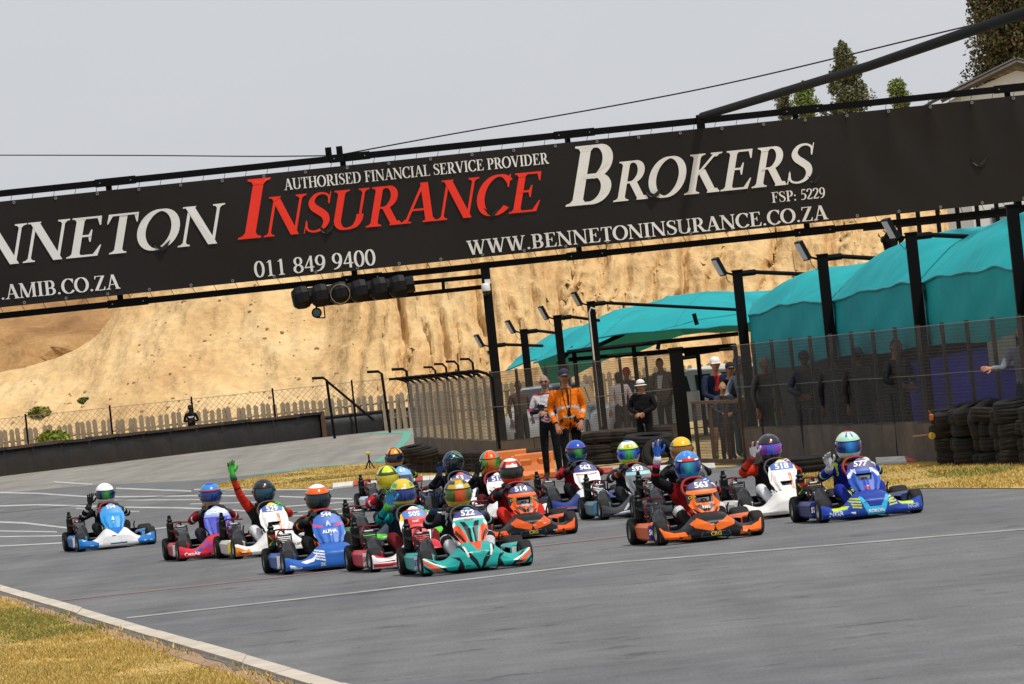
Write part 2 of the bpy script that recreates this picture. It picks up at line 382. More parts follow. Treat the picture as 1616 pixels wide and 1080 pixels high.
    mu5 = n.new('ShaderNodeMix'); mu5.data_type = 'RGBA'; mu5.blend_type = 'MULTIPLY'; mu5.inputs[0].default_value = 1; L(mul.outputs[2], mu5.inputs[6]); L(r5.outputs[0], mu5.inputs[7]); L(mu5.outputs[2], b.inputs['Base Color'])
    bp = n.new('ShaderNodeBump'); bp.inputs['Strength'].default_value = .5; bp.inputs['Distance'].default_value = .006
    L(fine.outputs['Fac'], bp.inputs['Height']); L(bp.outputs[0], b.inputs['Normal'])
    return m
M_ROAD = asphalt_mat('asphalt', (.096, .099, .105), (.143, .144, .145), .10, R(-9), 1)
M_FAR = asphalt_mat('asphalt_worn', (.19, .178, .158), (.25, .232, .20), .22, R(60), 1)
M_DIRT = mat('dry_dirt', '#b49a6a', .95, col2='#8d7446', scale=.8, bump=.6, bscale=6, dist=.05)
M_GRASSBED = mat('grass_bed', '#c2a25c', .95, col2='#947c44', scale=1.2, bump=.6, bscale=25, dist=.02)
M_WHITE = mat('road_paint', '#c4c4bf', .7, var=.5, scale=9)
M_REDLINE = mat('red_line_paint', '#84564e', .75, col2=(.15, .14, .14), scale=2)
M_TEAL = mat('teal_paint', '#54a08a', .7, var=.3, scale=2)
M_CONC = mat('concrete_edge', '#c4baaa', .9, col2='#a3988a', scale=1.5, bump=.5, bscale=30)

ground = sheet('ground', [Vector((-900, -60, 0)), Vector((900, -60, 0)), Vector((900, 2400, 0)), Vector((-900, 2400, 0))], M_DIRT, -0.03)
# one asphalt sheet, its far edge meeting the worn asphalt of the bend
TR = gp((-900, 800), (-260, 792), (0, 778), (150, 766), (330, 757), (480, 741), (560, 735), (655, 724), (665, 744)) + gp((800, 742), (1000, 737), (1180, 732), (1440, 730), (1700, 722), (2400, 720))
road = sheet('road', [Vector((-30, 4, 0))] + TR + [Vector((30, 4, 0))], M_ROAD, 0.0)
FT = gp((-900, 830), (-900, 812), (-260, 783), (0, 752), (510, 690), (650, 674), (668, 674), (665, 735), (600, 740), (400, 760), (150, 780), (-200, 810))
farroad = sheet('track_bend', FT, M_FAR, -0.006)
# painted lines, each a child of the road: centre pixels and thickness on the ground
def pline(pts, m, px=2.2, z=.004, parent=road):
    mb = MB()
    cp = [Vector(p) for p in pts]
    up = []; lo = []
    for p in cp: up.append(G(p.x, p.y - px / 2)); lo.append(G(p.x, p.y + px / 2))
    mb.quadgrid([[(a.x, a.y, z), (b.x, b.y, z)] for a, b in zip(up, lo)])
    return mb.build('painted_line', m, parent)
M_MARK = mat('grid_paint', '#bdbdb9', .75, col2='#8a8a88', scale=2)
M_FADE = mat('worn_line_paint', '#a2a29f', .75, col2=(.16, .16, .16), scale=2.5)
pline([(200, 976), (560, 936), (950, 890), (1300, 862), (1616, 836), (1750, 824)], M_FADE, 2.0)
pline([(60, 952), (371, 919), (547, 899), (850, 862), (992, 846), (1230, 816)], M_REDLINE, 1.8)
for pts, th in [([(85, 761), (146, 765)], 2.4), ([(183, 771), (302, 775.5)], 2.4), ([(306, 773), (410, 773.5), (525, 773)], 2.2),
                ([(-40, 777), (60, 779), (146, 785), (300, 783), (410, 783)], 2.2), ([(60, 797), (192, 801), (285, 802), (393, 807), (470, 809)], 2.6),
                ([(-30, 823), (40, 826), (126, 836)], 3), ([(244, 835), (289, 830)], 1.8), ([(441, 784), (556, 788)], 2.2),
                ([(-30, 800), (60, 797)], 2.2), ([(-30, 838), (90, 840)], 2.0), ([(-30, 848), (104, 846)], 2.0), ([(-30, 864), (106, 857)], 2.0), ([(180, 790), (330, 789)], 1.6), ([(300, 796), (410, 793)], 1.6),
                ([(450, 800), (560, 792)], 1.8), ([(455, 810), (560, 802)], 1.8), ([(120, 803), (220, 808)], 1.6), ([(420, 817), (545, 811)], 1.6)]:
    pline(pts, M_MARK, th * .85)
pline([(400, 748), (480, 737), (585, 731)], M_TEAL, 1.2, -.002, farroad)
mb = MB(); mb.poly([(p.x, p.y, .001) for p in gp((588, 729), (612, 716), (630, 698), (637, 684), (560, 684.5), (637, 680.5), (650, 681), (646, 694), (622, 716), (600, 730))][::-1]); mb.build('painted_run_off', M_TEAL, farroad)
# rubber marks
M_RUB = mat('rubber_mark', (.105, .106, .108), .7, col2=(.145, .145, .144), scale=4)
def tmark(pts, px):
    cp = catmull(pts, 6); mb = MB()
    mb.quadgrid([[(lambda a: (a.x, a.y, .003))(G(p[0], p[1] - px / 2)), (lambda a: (a.x, a.y, .003))(G(p[0], p[1] + px / 2))] for p in cp])
    mb.build('tyre_mark', M_RUB, road)
tmark([(312, 918), (318, 905), (345, 893), (400, 886)], 1.0)

# verge in the lower left with its concrete edging
EDGE = [(-260, 860), (0, 926), (130, 964), (250, 1000), (390, 1040), (545, 1086), (800, 1160)]
IN = [(-260, 869), (0, 935.5), (122, 973), (242, 1010), (383, 1053), (490, 1086), (720, 1165)]
mb = MB()
eo = [G(*p) for p in EDGE]; ei = [G(*p) for p in IN]
nblk = 0
for i in range(len(eo) - 1):
    k = max(2, int((eo[i + 1] - eo[i]).length / 3.2))
    for j in range(k):
        a0, a1 = j / k + .0015, (j + 1) / k - .0015
        a, b = eo[i].lerp(eo[i + 1], a0), eo[i].lerp(eo[i + 1], a1); c, d = ei[i].lerp(ei[i + 1], a1), ei[i].lerp(ei[i + 1], a0)
        h = .03 + random.uniform(-.006, .006)
        m2 = MB(); vs = [a, b, c, d]
        m2.v = [(p.x, p.y, -.02) for p in vs] + [(p.x, p.y, h) for p in vs]
        for f in ((4, 5, 6, 7), (0, 1, 5, 4), (1, 2, 6, 5), (2, 3, 7, 6), (3, 0, 4, 7)): m2.f.append(f); m2.c.append(None); m2.m.append(0)
        blk = m2.build('kerb_block', M_CONC, road); fix_normals(blk.data)
verge = sheet('grass_verge', ei[::-1] + [Vector((-26, 60, 0)), Vector((-26, 8, 0)), Vector((-2, 8, 0))], M_GRASSBED, .006)
DP = [G(*p) for p in [(-260, 869.5), (0, 936), (122, 973.5), (242, 1010.5), (383, 1053.5), (490, 1086.5), (720, 1166)]]; DQ = [G(*p) for p in [(-260, 878), (0, 945), (112, 984), (232, 1023), (362, 1066), (440, 1092), (660, 1172)]]
mb = MB(); mb.quadgrid([[(a.x, a.y, .0095), (b.x, b.y, .0095)] for a, b in zip(DP, DQ)]); mb.build('bare_earth', mat('red_dirt', '#a8876a', .95, col2='#7c6450', scale=2.2, bump=.6, bscale=20), verge)
def dense(L_): return [L_[i].lerp(L_[i + 1], k / 40) for i in range(len(L_) - 1) for k in range(40)]
DP = dense(DP); DQ = dense(DQ); DQ = [p + (q - p) * max(.05, .3 + .5 * noise.noise((i * .11, 2, 2))) for i, (p, q) in enumerate(zip(DP, DQ))]
mb = MB(); mb.quadgrid([[(a.x, a.y, .0135 + .0), (b.x, b.y, .0135)] for a, b in zip(DP, DQ)]); mb.build('broken_edge', mat('broken_asphalt', '#6c6862', .95, col2='#4c4844', scale=3, bump=.8, bscale=14), verge)
GPOLY = [ei[::-1] + [G(-200, 1200)],
         gp((310, 772), (360, 762), (490, 741), (580, 732), (660, 733), (760, 735), (840, 745), (830, 757), (660, 757), (580, 763), (527, 771), (420, 773)),
         gp((1262, 752), (1300, 739), (1390, 735), (1480, 731), (1640, 722), (1640, 772), (1480, 771), (1330, 775), (1265, 775)),
         gp((930, 748), (950, 743), (1060, 737), (1160, 734), (1165, 737), (1050, 743))]
for i in (1, 2, 3): sheet('grass_patch', GPOLY[i], M_GRASSBED, .008)
M_GRASS = mat('dry_grass', attr=True, rough=.9, var=.25, scale=3)
def grass(name, poly, n, hmin, hmax, label, wd=.006):
    xs = [p.x for p in poly]; ys = [p.y for p in poly]; mb = MB(); p2 = [(p.x, p.y) for p in poly]
    cols = ['#cfae5c', '#c09c48', '#dcbe70', '#a8924a', '#8e8a40', '#e2ca84', '#b8984c']; k = 0; t = 0
    while k < n and t < n * 12:
        t += 1
        x, y = random.uniform(min(xs), max(xs)), random.uniform(min(ys), max(ys))
        if not inpoly((x, y), p2): continue
        q = noise.noise((x * .9, y * .35, 3.1))
        if q < -.25 and random.random() < .75: continue
        k += 1
        h = random.uniform(hmin, hmax) * (1 + q * .8); a = random.uniform(0, math.pi); dx, dy = math.cos(a) * wd, math.sin(a) * wd * .5
        lx, ly = random.gauss(0, .5) * h, random.gauss(0, .5) * h
        c = random.choice(cols)
        if noise.noise((x * .5 + 9, y * .2, 1)) > .22 and random.random() < .6: c = random.choice(['#6f7c33', '#7e8438', '#5f6f2c'])
        mb.col = c
        mb.poly([(x - dx, y - dy, 0), (x + dx, y + dy, 0), (x + lx, y + ly, h)])
    o = mb.build(name, M_GRASS); tag(o, label, 'grass', kind='stuff')
grass('grass', gp((-20, 946), (110, 985), (230, 1024), (360, 1066), (430, 1090), (-20, 1092)), 90000, .012, .042, 'dry yellow grass on the verge in the lower left corner', .006)
grass('grass', GPOLY[1], 26000, .015, .05, 'dry tan grass beside the bend behind the karts', .012)
grass('grass', GPOLY[2], 26000, .015, .05, 'dry tan grass in front of the tall tyre stack', .010)
grass('grass', [p for p in gp((-20, 938), (122, 975), (242, 1012), (383, 1055), (470, 1084), (430, 1086), (360, 1066), (230, 1024), (110, 985), (-20, 946))], 2600, .015, .06, 'sparse weeds growing through the broken verge edging', .007)
# red and white kerbs, block by block
M_KR = mat('kerb_red', '#b04038', .7, var=.3, scale=5); M_KW = mat('kerb_white', '#d4d0c8', .7, var=.3, scale=5)
def kerb(pts, width, n):
    P = [G(*p) for p in pts]; L = [0]
    for a, b in zip(P, P[1:]): L.append(L[-1] + (b - a).length)
    def at(t):
        t *= L[-1]
        for i in range(len(P) - 1):
            if t <= L[i + 1] or i == len(P) - 2: return P[i].lerp(P[i + 1], (t - L[i]) / (L[i + 1] - L[i]))
    for i in range(n):
        a, b = at(i / n + .001), at((i + 1) / n - .001); w_ = Vector((0, width, 0))
        m2 = MB(); vs = [a, b, b + w_, a + w_]
        m2.v = [(p.x, p.y, 0) for p in vs] + [(vs[0].x, vs[0].y, .03), (vs[1].x, vs[1].y, .03), (vs[2].x, vs[2].y, .1), (vs[3].x, vs[3].y, .1)]
        for f in ((4, 5, 6, 7), (0, 1, 5, 4), (1, 2, 6, 5), (2, 3, 7, 6), (3, 0, 4, 7)): m2.f.append(f); m2.c.append(None); m2.m.append(0)
        fix_normals(m2.build('kerb_block', M_KR if i % 3 == 1 else M_KW, road).data)
kerb([(524, 772), (580, 766), (640, 762), (700, 759), (850, 757)], .55, 30)
kerb([(925, 750), (1060, 744), (1130, 741)], .4, 9)
kerb([(1385, 733.5), (1478, 729)], .35, 2)

# ---------------------------------------------------------------- hill of sand
def sand_mat(name, c1, c2, c3):
    m = bpy.data.materials.new(name); m.use_nodes = True; nt = m.node_tree; n = nt.nodes; b = n['Principled BSDF']; L = nt.links.new
    tc = n.new('ShaderNodeTexCoord'); a = n.new('ShaderNodeTexNoise'); a.inputs['Scale'].default_value = .22; a.inputs['Detail'].default_value = 8; a.inputs['Roughness'].default_value = .65
    L(tc.outputs['Object'], a.inputs['Vector'])
    mp = n.new('ShaderNodeMapping'); mp.inputs['Scale'].default_value = (1.3, .2, .14); L(tc.outputs['Object'], mp.inputs[0])
    g = n.new('ShaderNodeTexNoise'); g.inputs['Scale'].default_value = 1.0; g.inputs['Detail'].default_value = 7; L(mp.outputs[0], g.inputs['Vector'])
    f = n.new('ShaderNodeTexNoise'); f.inputs['Scale'].default_value = 3.2; f.inputs['Detail'].default_value = 6; L(tc.outputs['Object'], f.inputs['Vector'])
    r = n.new('ShaderNodeValToRGB'); e = r.color_ramp.elements
    e[0].position = .33; e[0].color = lin(c3); e[1].position = .68; e[1].color = lin(c1)
    k = e.new(.5); k.color = lin(c2); L(a.outputs['Fac'], r.inputs[0])
    q = n.new('ShaderNodeMapRange'); q.inputs[1].default_value = .34; q.inputs[2].default_value = .5; q.inputs[3].default_value = .9; q.inputs[4].default_value = 1; L(g.outputs['Fac'], q.inputs[0])
    q2 = n.new('ShaderNodeMapRange'); q2.inputs[1].default_value = .3; q2.inputs[2].default_value = .7; q2.inputs[3].default_value = .88; q2.inputs[4].default_value = 1.1; L(f.outputs['Fac'], q2.inputs[0])
    mm = n.new('ShaderNodeMath'); mm.operation = 'MULTIPLY'; L(q.outputs[0], mm.inputs[0]); L(q2.outputs[0], mm.inputs[1])
    mu = n.new('ShaderNodeMix'); mu.data_type = 'RGBA'; mu.blend_type = 'MULTIPLY'; mu.inputs[0].default_value = 1; L(r.outputs[0], mu.inputs[6]); L(mm.outputs[0], mu.inputs[7]); L(mu.outputs[2], b.inputs['Base Color'])
    b.inputs['Roughness'].default_value = .95; b.inputs['Specular IOR Level'].default_value = .1
    bp = n.new('ShaderNodeBump'); bp.inputs['Strength'].default_value = .9; bp.inputs['Distance'].default_value = .14; L(f.outputs['Fac'], bp.inputs['Height']); L(bp.outputs[0], b.inputs['Normal'])
    return m
M_SAND = sand_mat('pale_sand', '#d6ba8c', '#ccac7c', '#be9a6c'); M_BROWN = sand_mat('brown_earth', '#b08e62', '#a07c52', '#846140')
CREST = [(-60, 3.0), (-30, 3.2), (-22, 3.9), (-19.8, 4.3), (-18.7, 4.6), (-17.9, 5.1), (-16.6, 6.4), (-13, 8.6), (-8, 9.4), (0, 9.8), (8, 9.6), (16, 9.4), (24, 9.0), (70, 9.0)]
def hill_pt(x, t):
    cr = interp(CREST, x)
    cl = max(0, min(1, (x + 9.5 - 2.5 * t) / 3.0)); cl = cl * cl * (3 - 2 * cl)      # 0 talus, 1 gullied face
    dep = lerp(15, 9.5, cl)
    y = 231 + dep * t
    z = cr * (t ** lerp(1.25, .92, cl))
    wx = x + .9 * noise.noise((x * .3, t * 2.2, 2)) - 1.3 * t + .2 * noise.noise((x * 1.1, t * 6, 9))
    v1 = abs(noise.noise((wx * .6, t * .5, 5.0))); v2 = abs(noise.noise((wx * 1.25 + 30, t * 1.1, 8.0))); v3 = abs(noise.noise((wx * 2.6 + 7, t * 2.4, 3.0)))
    env = min(1, t * 5) * min(1, (1.12 - t) * 4)
    gl = math.exp(-(v1 / .13) ** 2) * 1.0 + math.exp(-(v2 / .14) ** 2) * .7 + math.exp(-(v3 / .16) ** 2) * .35
    lob = noise.noise((x * .5, t * 2.0, 12)) * .9 + noise.noise((x * 1.1, t * 4.5, 14)) * .35
    y += (gl * .85 + lob * .45) * cl * env + (1 - cl) * .55 * noise.fractal((x * .35, t * 3.5, 4), .9, 2.0, 6) * env
    z += (.2 + .16 * cl) * noise.fractal((x * 1.3, t * 9, 1.5), .8, 2.0, 5) * env + .35 * (1 - cl) * noise.noise((x * .3, t * 2, 7)) * env
    return (x, y, max(z, -.05))
mb = MB(); P = []
x = -62.0
while x < 72:
    row = [hill_pt(x, j / 84) for j in range(85)]
    zc = row[-1][2]; row += [(x, 262, zc + .3), (x, 300, zc + .2), (x, 420, zc * .8)]
    P.append(row); x += .13 if -25 < x < 22 else .8
mb.quadgrid(P); hill = mb.build('hill', M_SAND, smooth=True); hill['kind'] = 'structure'
mb = MB(); P = []; x = -75.0
while x < -2:
    row = []
    for j in range(26):
        t = j / 25
        row.append((x, 262 + 26 * t + 2.6 * noise.fractal((x * .2, t * 4, 11), .8, 2.0, 6), 10.2 * t ** .9 * sinterp([(-75, .8), (-24, .86), (-2, 1)], x) + .5 * noise.fractal((x * .25, t * 5, 1), .9, 2.0, 4)))
    row.append((x, 420, 7)); P.append(row); x += .6
mb.quadgrid(P); h2 = mb.build('terrain', M_BROWN, smooth=True); h2['kind'] = 'structure'
# loose stones on the bank
mb = MB()
for i in range(260):
    x = random.uniform(-24, -6); t = random.uniform(.02, .8); p = hill_pt(x, t); r = random.choice([.03, .04, .05, .06, .09])
    mb.ellipsoid(p, (r * random.uniform(.8, 1.6), r, r * random.uniform(.5, .9)), 6, 4, (0, 0, random.uniform(0, 3)))
tag(mb.build('stones', mat('stone', '#a58a64', .95, var=.3)), 'loose brown stones scattered over the sand bank', 'stones', kind='stuff')

# ---------------------------------------------------------------- plants
M_LEAF = mat('leaf', attr=True, rough=.7, var=.3, scale=1.5, spec=.3); M_BARK = mat('bark', '#6a5844', .9, var=.4)
def leafset(mb, c, rad, n, size, cols):
    for _ in range(n):
        d = Vector((random.gauss(0, 1), random.gauss(0, 1), random.gauss(0, 1))); d.normalize(); d *= random.random() ** .45
        p = Vector((c[0] + d.x * rad[0], c[1] + d.y * rad[1], c[2] + d.z * rad[2]))
        a = Vector((random.gauss(0, 1), random.gauss(0, 1), random.gauss(0, .7) - .6)).normalized() * size * random.uniform(.6, 1.4)
        b = a.orthogonal().normalized() * size * .3; b.rotate(Matrix.Rotation(random.uniform(0, 6), 3, a))
        mb.col = random.choice(cols); mb.poly([p - a * .5, p + b, p + a * .5, p - b])
def tree(px, py_top, py_base, d, halfw, label, cols, n=5200, leaf=.22, shape='cone', gap=1.0, rk=1.0):
    top = D(px, py_top, d); base = D(px, py_base, d); t = empty('tree', (base.x, base.y, base.z)); H = top.z - base.z
    tr = MB(); tr.tube([(0, 0, -3), (0.05, 0, 0), (.1, 0, H * .35), (0, .05, H * .7), (.05, 0, H * .95)], [.26, .2, .15, .09, .03], 8)
    cr = MB(); nc = 110
    for i in range(nc):
        f = (i + .5) / nc; z = H * lerp(.04, .97, f)
        w_ = halfw * (interp([(0, .75), (.25, 1), (.55, .72), (.8, .4), (1, .12)], f) if shape == 'cone' else interp([(0, .5), (.4, 1), (.8, .85), (1, .3)], f))
        a = random.uniform(0, 6.28); q = w_ * (random.random() ** .6) * (.75 + .55 * noise.noise((f * 5, math.cos(a) * 1.5, math.sin(a) * 1.5 + halfw * 7)))
        c = (math.cos(a) * q, math.sin(a) * q * .8, z)
        tr.tube([(0.04, 0, z - H * .12), (c[0] * .5, c[1] * .5, z - H * .04), c], [.05, .035, .012], 5)
        r = (w_ * random.uniform(.1, .27) + .09) * rk
        leafset(cr, c, (r, r, r * random.uniform(1.0, 2.0)), int(n / nc * gap), leaf, cols)
    tr.build('trunk', M_BARK, t); cr.build('crown', M_LEAF, t)
    tag(t, label, 'tree', 'trees above the banner'); return t
DK = ['#5c6446', '#6c7050', '#4e563a', '#7c7c5c', '#626a4c']; GR = ['#667c40', '#788e4c', '#566c36', '#8c9c5c']; OL = ['#4e4e36', '#5c5a3c', '#42442e', '#685c3c', '#545640', '#5c5032']
tree(1342, 64, 190, 292, 1.6, 'tall slender grey-green tree rising above the banner', DK, 12000, .17)
tree(1274, 132, 190, 290, .75, 'small bright green tree beside the tall slender tree', GR, 3600, .15, 'round')
tree(1240, 142, 190, 291, .5, 'smallest dark green sapling above the banner', DK, 2200, .14, 'round')
tree(1421, 126, 180, 290, .7, 'small round green treetop just right of the tall slender tree', GR, 3000, .15, 'round')
tree(1622, -80, 230, 268, 2.6, 'large dense olive-brown tree behind the white-gabled house', OL, 60000, .19, 'round', 1.0, 1.8)
def hill_hit(px, py):
    for i in range(400):
        y = 231 + i * .04; p = D(px, py, y); q = hill_pt(p.x, min(1, i * .04 / 15))
        if q[2] >= p.z: return Vector(q)
    return p
def shrub(px, py, d, r, label, cols, n=500, spiky=False):
    p = D(px, py, d) if d else hill_hit(px, py); e = empty('shrub', p); mb = MB()
    leafset(mb, (0, 0, r * .35), (r, r * .7, r * .5), n, r * .42, cols); mb.build('foliage', M_LEAF, e)
    st = MB(); st.tube([(0, 0, -.6), (0, 0, r * .3)], [.04, .02], 6); st.build('stem', M_BARK, e)
    tag(e, label, 'shrub')
shrub(64, 658, None, .5, 'round yellow-green tuft low on the sand bank', ['#8a8a44', '#76793a', '#9c9850'])
shrub(133, 637, None, .3, 'small green tuft on the sand bank above the picket fence', ['#6c7c3c', '#5c6c30'])
shrub(86, 702, 214.3, .62, 'leafy green bush growing through the picket fence', ['#8a9a3c', '#6f8230', '#a4ac50'], 700)
# ================================================================ GANTRY AND BANNER
M_BLK = mat('black_steel', '#0c0d0f', .75, var=.3, scale=3, spec=.12); M_BLK2 = mat('black_plastic', '#0d0d0f', .5, spec=.22)
M_STEEL = mat('galvanised', '#8d9092', .45, .6, var=.2); M_BAN = mat('banner_vinyl', '#1f1b19', .5, var=.12, scale=2, spec=.25)
DG = 118.0
ZT, ZB = D(808, 234.3, DG).z, D(808, 401.5, DG).z
XL, XR = D(0, 400, DG).x - 2.2, D(1616, 240, DG).x + 2.2
gan = empty('gantry', (0, DG + .12, 0))
tag(gan, 'black steel gantry spanning the track and carrying the long sponsor banner', 'gantry')
def beam(z, h, name, y=0.0):
    mb = MB(); mb.box(((XL + XR) / 2, y, z), (XR - XL + 1.2, .12, h)); return mb.build(name, M_BLK, gan)
beam(ZT + .17, .135, 'top_beam'); beam(ZB - .17, .13, 'bottom_beam')
for px in (180, 550, 905, 1265, 1600):
    xx = D(px, 400 - px * .1, DG).x
    mb = MB(); mb.box((xx, .0, (ZT + ZB) / 2), (.12, .1, ZT - ZB + .3)); mb.build('upright', M_BLK, gan)
    for z in (ZT + .17, ZB - .17):
        m2 = MB(); m2.box((xx + .15, -.065, z), (.85, .012, .17)); sp = m2.build('splice_plate', M_BLK, gan)
        m3 = MB()
        for k in (-.32, .32): m3.lathe([(0.0, -.012), (.014, -.012), (.014, 0)], 'Y', 8, (xx + .15 + k, -.072, z))
        m3.build('bolt', M_STEEL, sp)
for xx in (XL - .4, XR + .4):
    mb = MB(); mb.box((xx, 0, ZT / 2 + .1), (.22, .22, ZT + .3)); mb.build('post', M_BLK, gan)
# loops of cord that lace the banner to the beams
mb = MB(); x = XL + .3
while x < XR:
    mb.tube([(x, -.1, ZT - .03), (x + .04, -.06, ZT + .11)], .006, 4); mb.tube([(x, -.1, ZB + .03), (x + .06, -.06, ZB - .12)], .006, 4); x += .445
mb.build('lacing', mat('cord', '#3a3a3a', .9), gan)['kind'] = 'stuff'
def ban_y(x, z):                        # gentle billow, pulled creases under the eyelets
    v = (ZT - z) / (ZT - ZB); y = .03 * math.sin(x * 1.1 + 1) * math.sin(v * math.pi)
    k = (x - XL) / .868; fr = k - round(k); i = round(k); amp = .5 + .5 * noise.noise((i * 3.7, 1, 1)) + .5 * max(0, min(1, x - 6.4))
    y += (.022 + .03 * max(0, min(1, x - 6.4))) * amp * math.exp(-(fr * 5 / (0.5 + v * 2)) ** 2) * (1 - v) ** 1.2
    y += (.012 + .024 * max(0, min(1, x - 6.4))) * noise.noise((x * 1.3 + z * .45, z * .55, 3)) * math.sin(max(0, min(1, v)) * math.pi)
    return -y - .06
ban = empty('banner', (0, DG, 0))
tag(ban, 'long black sponsor banner with white and red serif lettering on the gantry', 'banner')
mb = MB(); nx, nz = 420, 30
mb.quadgrid([[(lerp(XL, XR, i / nx), ban_y(lerp(XL, XR, i / nx), lerp(ZB, ZT, j / nz)), lerp(ZB, ZT, j / nz)) for j in range(nz + 1)] for i in range(nx + 1)])
mb.build('fabric', M_BAN, ban, True)
g = MB(); g.lathe([(.012, -.004), (.016, -.012), (.03, -.012), (.034, 0)], 'Y', 12); gme = g.mesh('eyelet', M_STEEL)
k = 0
while XL + .868 * k < XR:
    xx = XL + .868 * k
    if abs(xx) < 11.6:
        for z in (ZT - .05, ZB + .05): inst('eyelet', gme, ban, (xx, ban_y(xx, z) - .004, z))
    k += 1
M_LW = mat('white_print', '#e4e4e0', .6, var=.08, scale=3); M_LR = mat('red_print', '#ee2c0e', .55, var=.06, scale=3)
def lettering(segs, p0, p1, m, italic=0.0, bold=1.0, name='lettering', gap=.0):
    """segs: [(text, relative cap height)], p0/p1: pixels of the baseline's two ends, cap height in pixels comes with p0"""
    a, b = D(p0[0], p0[1], DG - .06), D(p1[0], p1[1], DG - .06); h = p0[2] / 76.1; ro = Roman(bold)
    lines = [(ro.line(t, gap), k) for t, k in segs]; tot = sum(l[1] * k for l, k in lines); sx = (b.x - a.x) / tot
    mb = MB(); x0 = 0; st = 0
    for (ls, wd), k in lines:
        for ch, polys in ls:
            for poly in polys:
                st = (st + 1) % 7; pts = []
                for (px, py) in poly:
                    X = a.x + (x0 + px * k) * sx + italic * py * k * h; Z = lerp(a.z, b.z, (x0 + px * k) / tot) + py * k * h
                    pts.append((X, ban_y(X, Z) - .018 - st * .0012, Z))
                mb.poly(pts)
        x0 += wd * k
    # long polygons follow the cloth
    o = mb.build(name, m, ban); fix_dir(o.data)
    return o
def fix_dir(me):
    bm = bmesh.new(); bm.from_mesh(me)
    for f in bm.faces:
        if f.normal.y > 0: f.normal_flip()
    bm.to_mesh(me); bm.free()
IT = .27
lettering([('BENNETON', 1.0)], (-148, 434, 62), (347, 384, 62), M_LW, IT, 1.0)
lettering([('I', 1.5), ('NSURANCE', 1.0)], (373, 379, 62), (851, 333, 62), M_LR, IT, 1.0)
lettering([('B', 1.5), ('ROKERS', 1.0)], (890, 327, 62), (1280, 288, 62), M_LW, IT, 1.0)
lettering([('AUTHORISED FINANCIAL SERVICE PROVIDER', 1)], (449, 300.5, 17.5), (866, 258.5, 17), M_LW, 0, 1.0)
lettering([('011 849 9400', 1)], (402, 438.5, 25), (594, 418, 25), M_LW)
lettering([('WWW.BENNETONINSURANCE.CO.ZA', 1)], (738, 403, 22.5), (1307, 346, 22.5), M_LW)
lettering([('FSP: 5229', 1)], (1218, 320.5, 16.5), (1303, 312, 16.5), M_LW)
lettering([('WWW.AMIB.CO.ZA', 1)], (-88, 482, 23), (190, 455.5, 23), M_LW)
# half-moon wind slits with their flaps
M_BKB = mat('banner_back', '#1b1917', .6)
for (px, py, wd) in [(255, 383, 30), (515, 357, 28), (776, 329, 30), (1031, 300, 28), (1284, 277, 28), (1545, 250, 30)]:
    c = D(px, py, DG - .07); r = wd / 2 / 76.1; mb = MB(); up = []; lo = []
    for i in range(9):
        t = -1 + i / 4; bz = -r * .85 * (1 - t * t) ** .8
        up.append((c.x + t * r, -.03, c.z + .07 * r * 0 + bz * .35)); lo.append((c.x + t * r * .95, -.12 + .05 * abs(t), c.z + bz))
    mb.quadgrid([[u, l] for u, l in zip(up, lo)])
    mb.poly([(c.x - r, -.1, c.z + r * .25), (c.x, -.135, c.z - r * .5), (c.x, -.12, c.z - r * .95), (c.x - r * .6, -.1, c.z - r * .45)])
    mb.poly([(c.x + r, -.1, c.z + r * .25), (c.x, -.135, c.z - r * .5), (c.x, -.12, c.z - r * .95), (c.x + r * .6, -.1, c.z - r * .45)])
    o = mb.build('wind_slit', M_BKB, ban)
# clamp pair on the top beam, cables, stay pipe
c = D(527, 245, DG)
for dx in (-.11, .12):
    mb = MB(); mb.box((c.x + dx, 0, ZT + .32), (.13, .05, .2)); mb.lathe([(0, -.03), (.015, -.03), (.015, 0)], 'Y', 8, (c.x + dx, -.02, ZT + .34)); mb.build('cable_clamp', M_BLK, gan)
def cable(name, pts, r, label, m=M_BLK2, cat='cable', n=6):
    mb = MB(); mb.tube(catmull([tuple(p) for p in pts], 10), r, n); return tag(mb.build(name, m), label, cat)
cable('cable', [D(-160, 245, 150), D(200, 245.5, 135), D(400, 247, 124), D(517, 246, DG + .1)], .014, 'thin black cable running from the left edge to the gantry clamps')
cable('cable', [D(540, 244, DG + .1), D(690, 216, 116), D(1100, 142, 108), D(1500, 48, 100), D(1800, -22, 96)], .014, 'thin black cable rising from the gantry clamps past the trees')
up_ = D(-160, 245, 150); mb = MB(); mb.tube([(0, 0, 0), (0, 0, up_.z + .4)], [.16, .11], 10); e_ = empty('utility_pole', (up_.x, up_.y, 0)); mb.build('pole', mat('pole_timber', '#5c4c3c', .9, var=.3), e_, True); mb = MB(); mb.box((0, 0, up_.z), (1.2, .1, .12)); mb.build('cross_arm', mat('pole_timber', '#5c4c3c', .9, var=.3), e_); tag(e_, 'timber utility pole carrying the thin cable beyond the left edge', 'pole')
stay = empty('stay_pipe', D(1105, 185, DG)); b0 = stay.location
mb = MB(); q = [D(1108, 184, DG - .1) - b0, D(1370, 105, 98) - b0, D(1640, 12, 80) - b0, D(1800, -44, 74) - b0]
mb.tube([tuple(v) for v in q], .085, 12); mb.build('pipe', M_BLK, stay, True)
mb = MB(); mb.box((0, .1, -.13), (.17, .14, .36)); mb.build('bracket', M_BLK, stay)
e_ = D(1800, -44, 74) - b0; mb = MB(); mb.box((e_.x, e_.y, (e_.z - b0.z) / 2 + .1), (.2, .2, e_.z + b0.z)); mb.build('post', M_BLK, stay)
tag(stay, 'thick black stay pipe running from the gantry top towards the upper right', 'pipe')

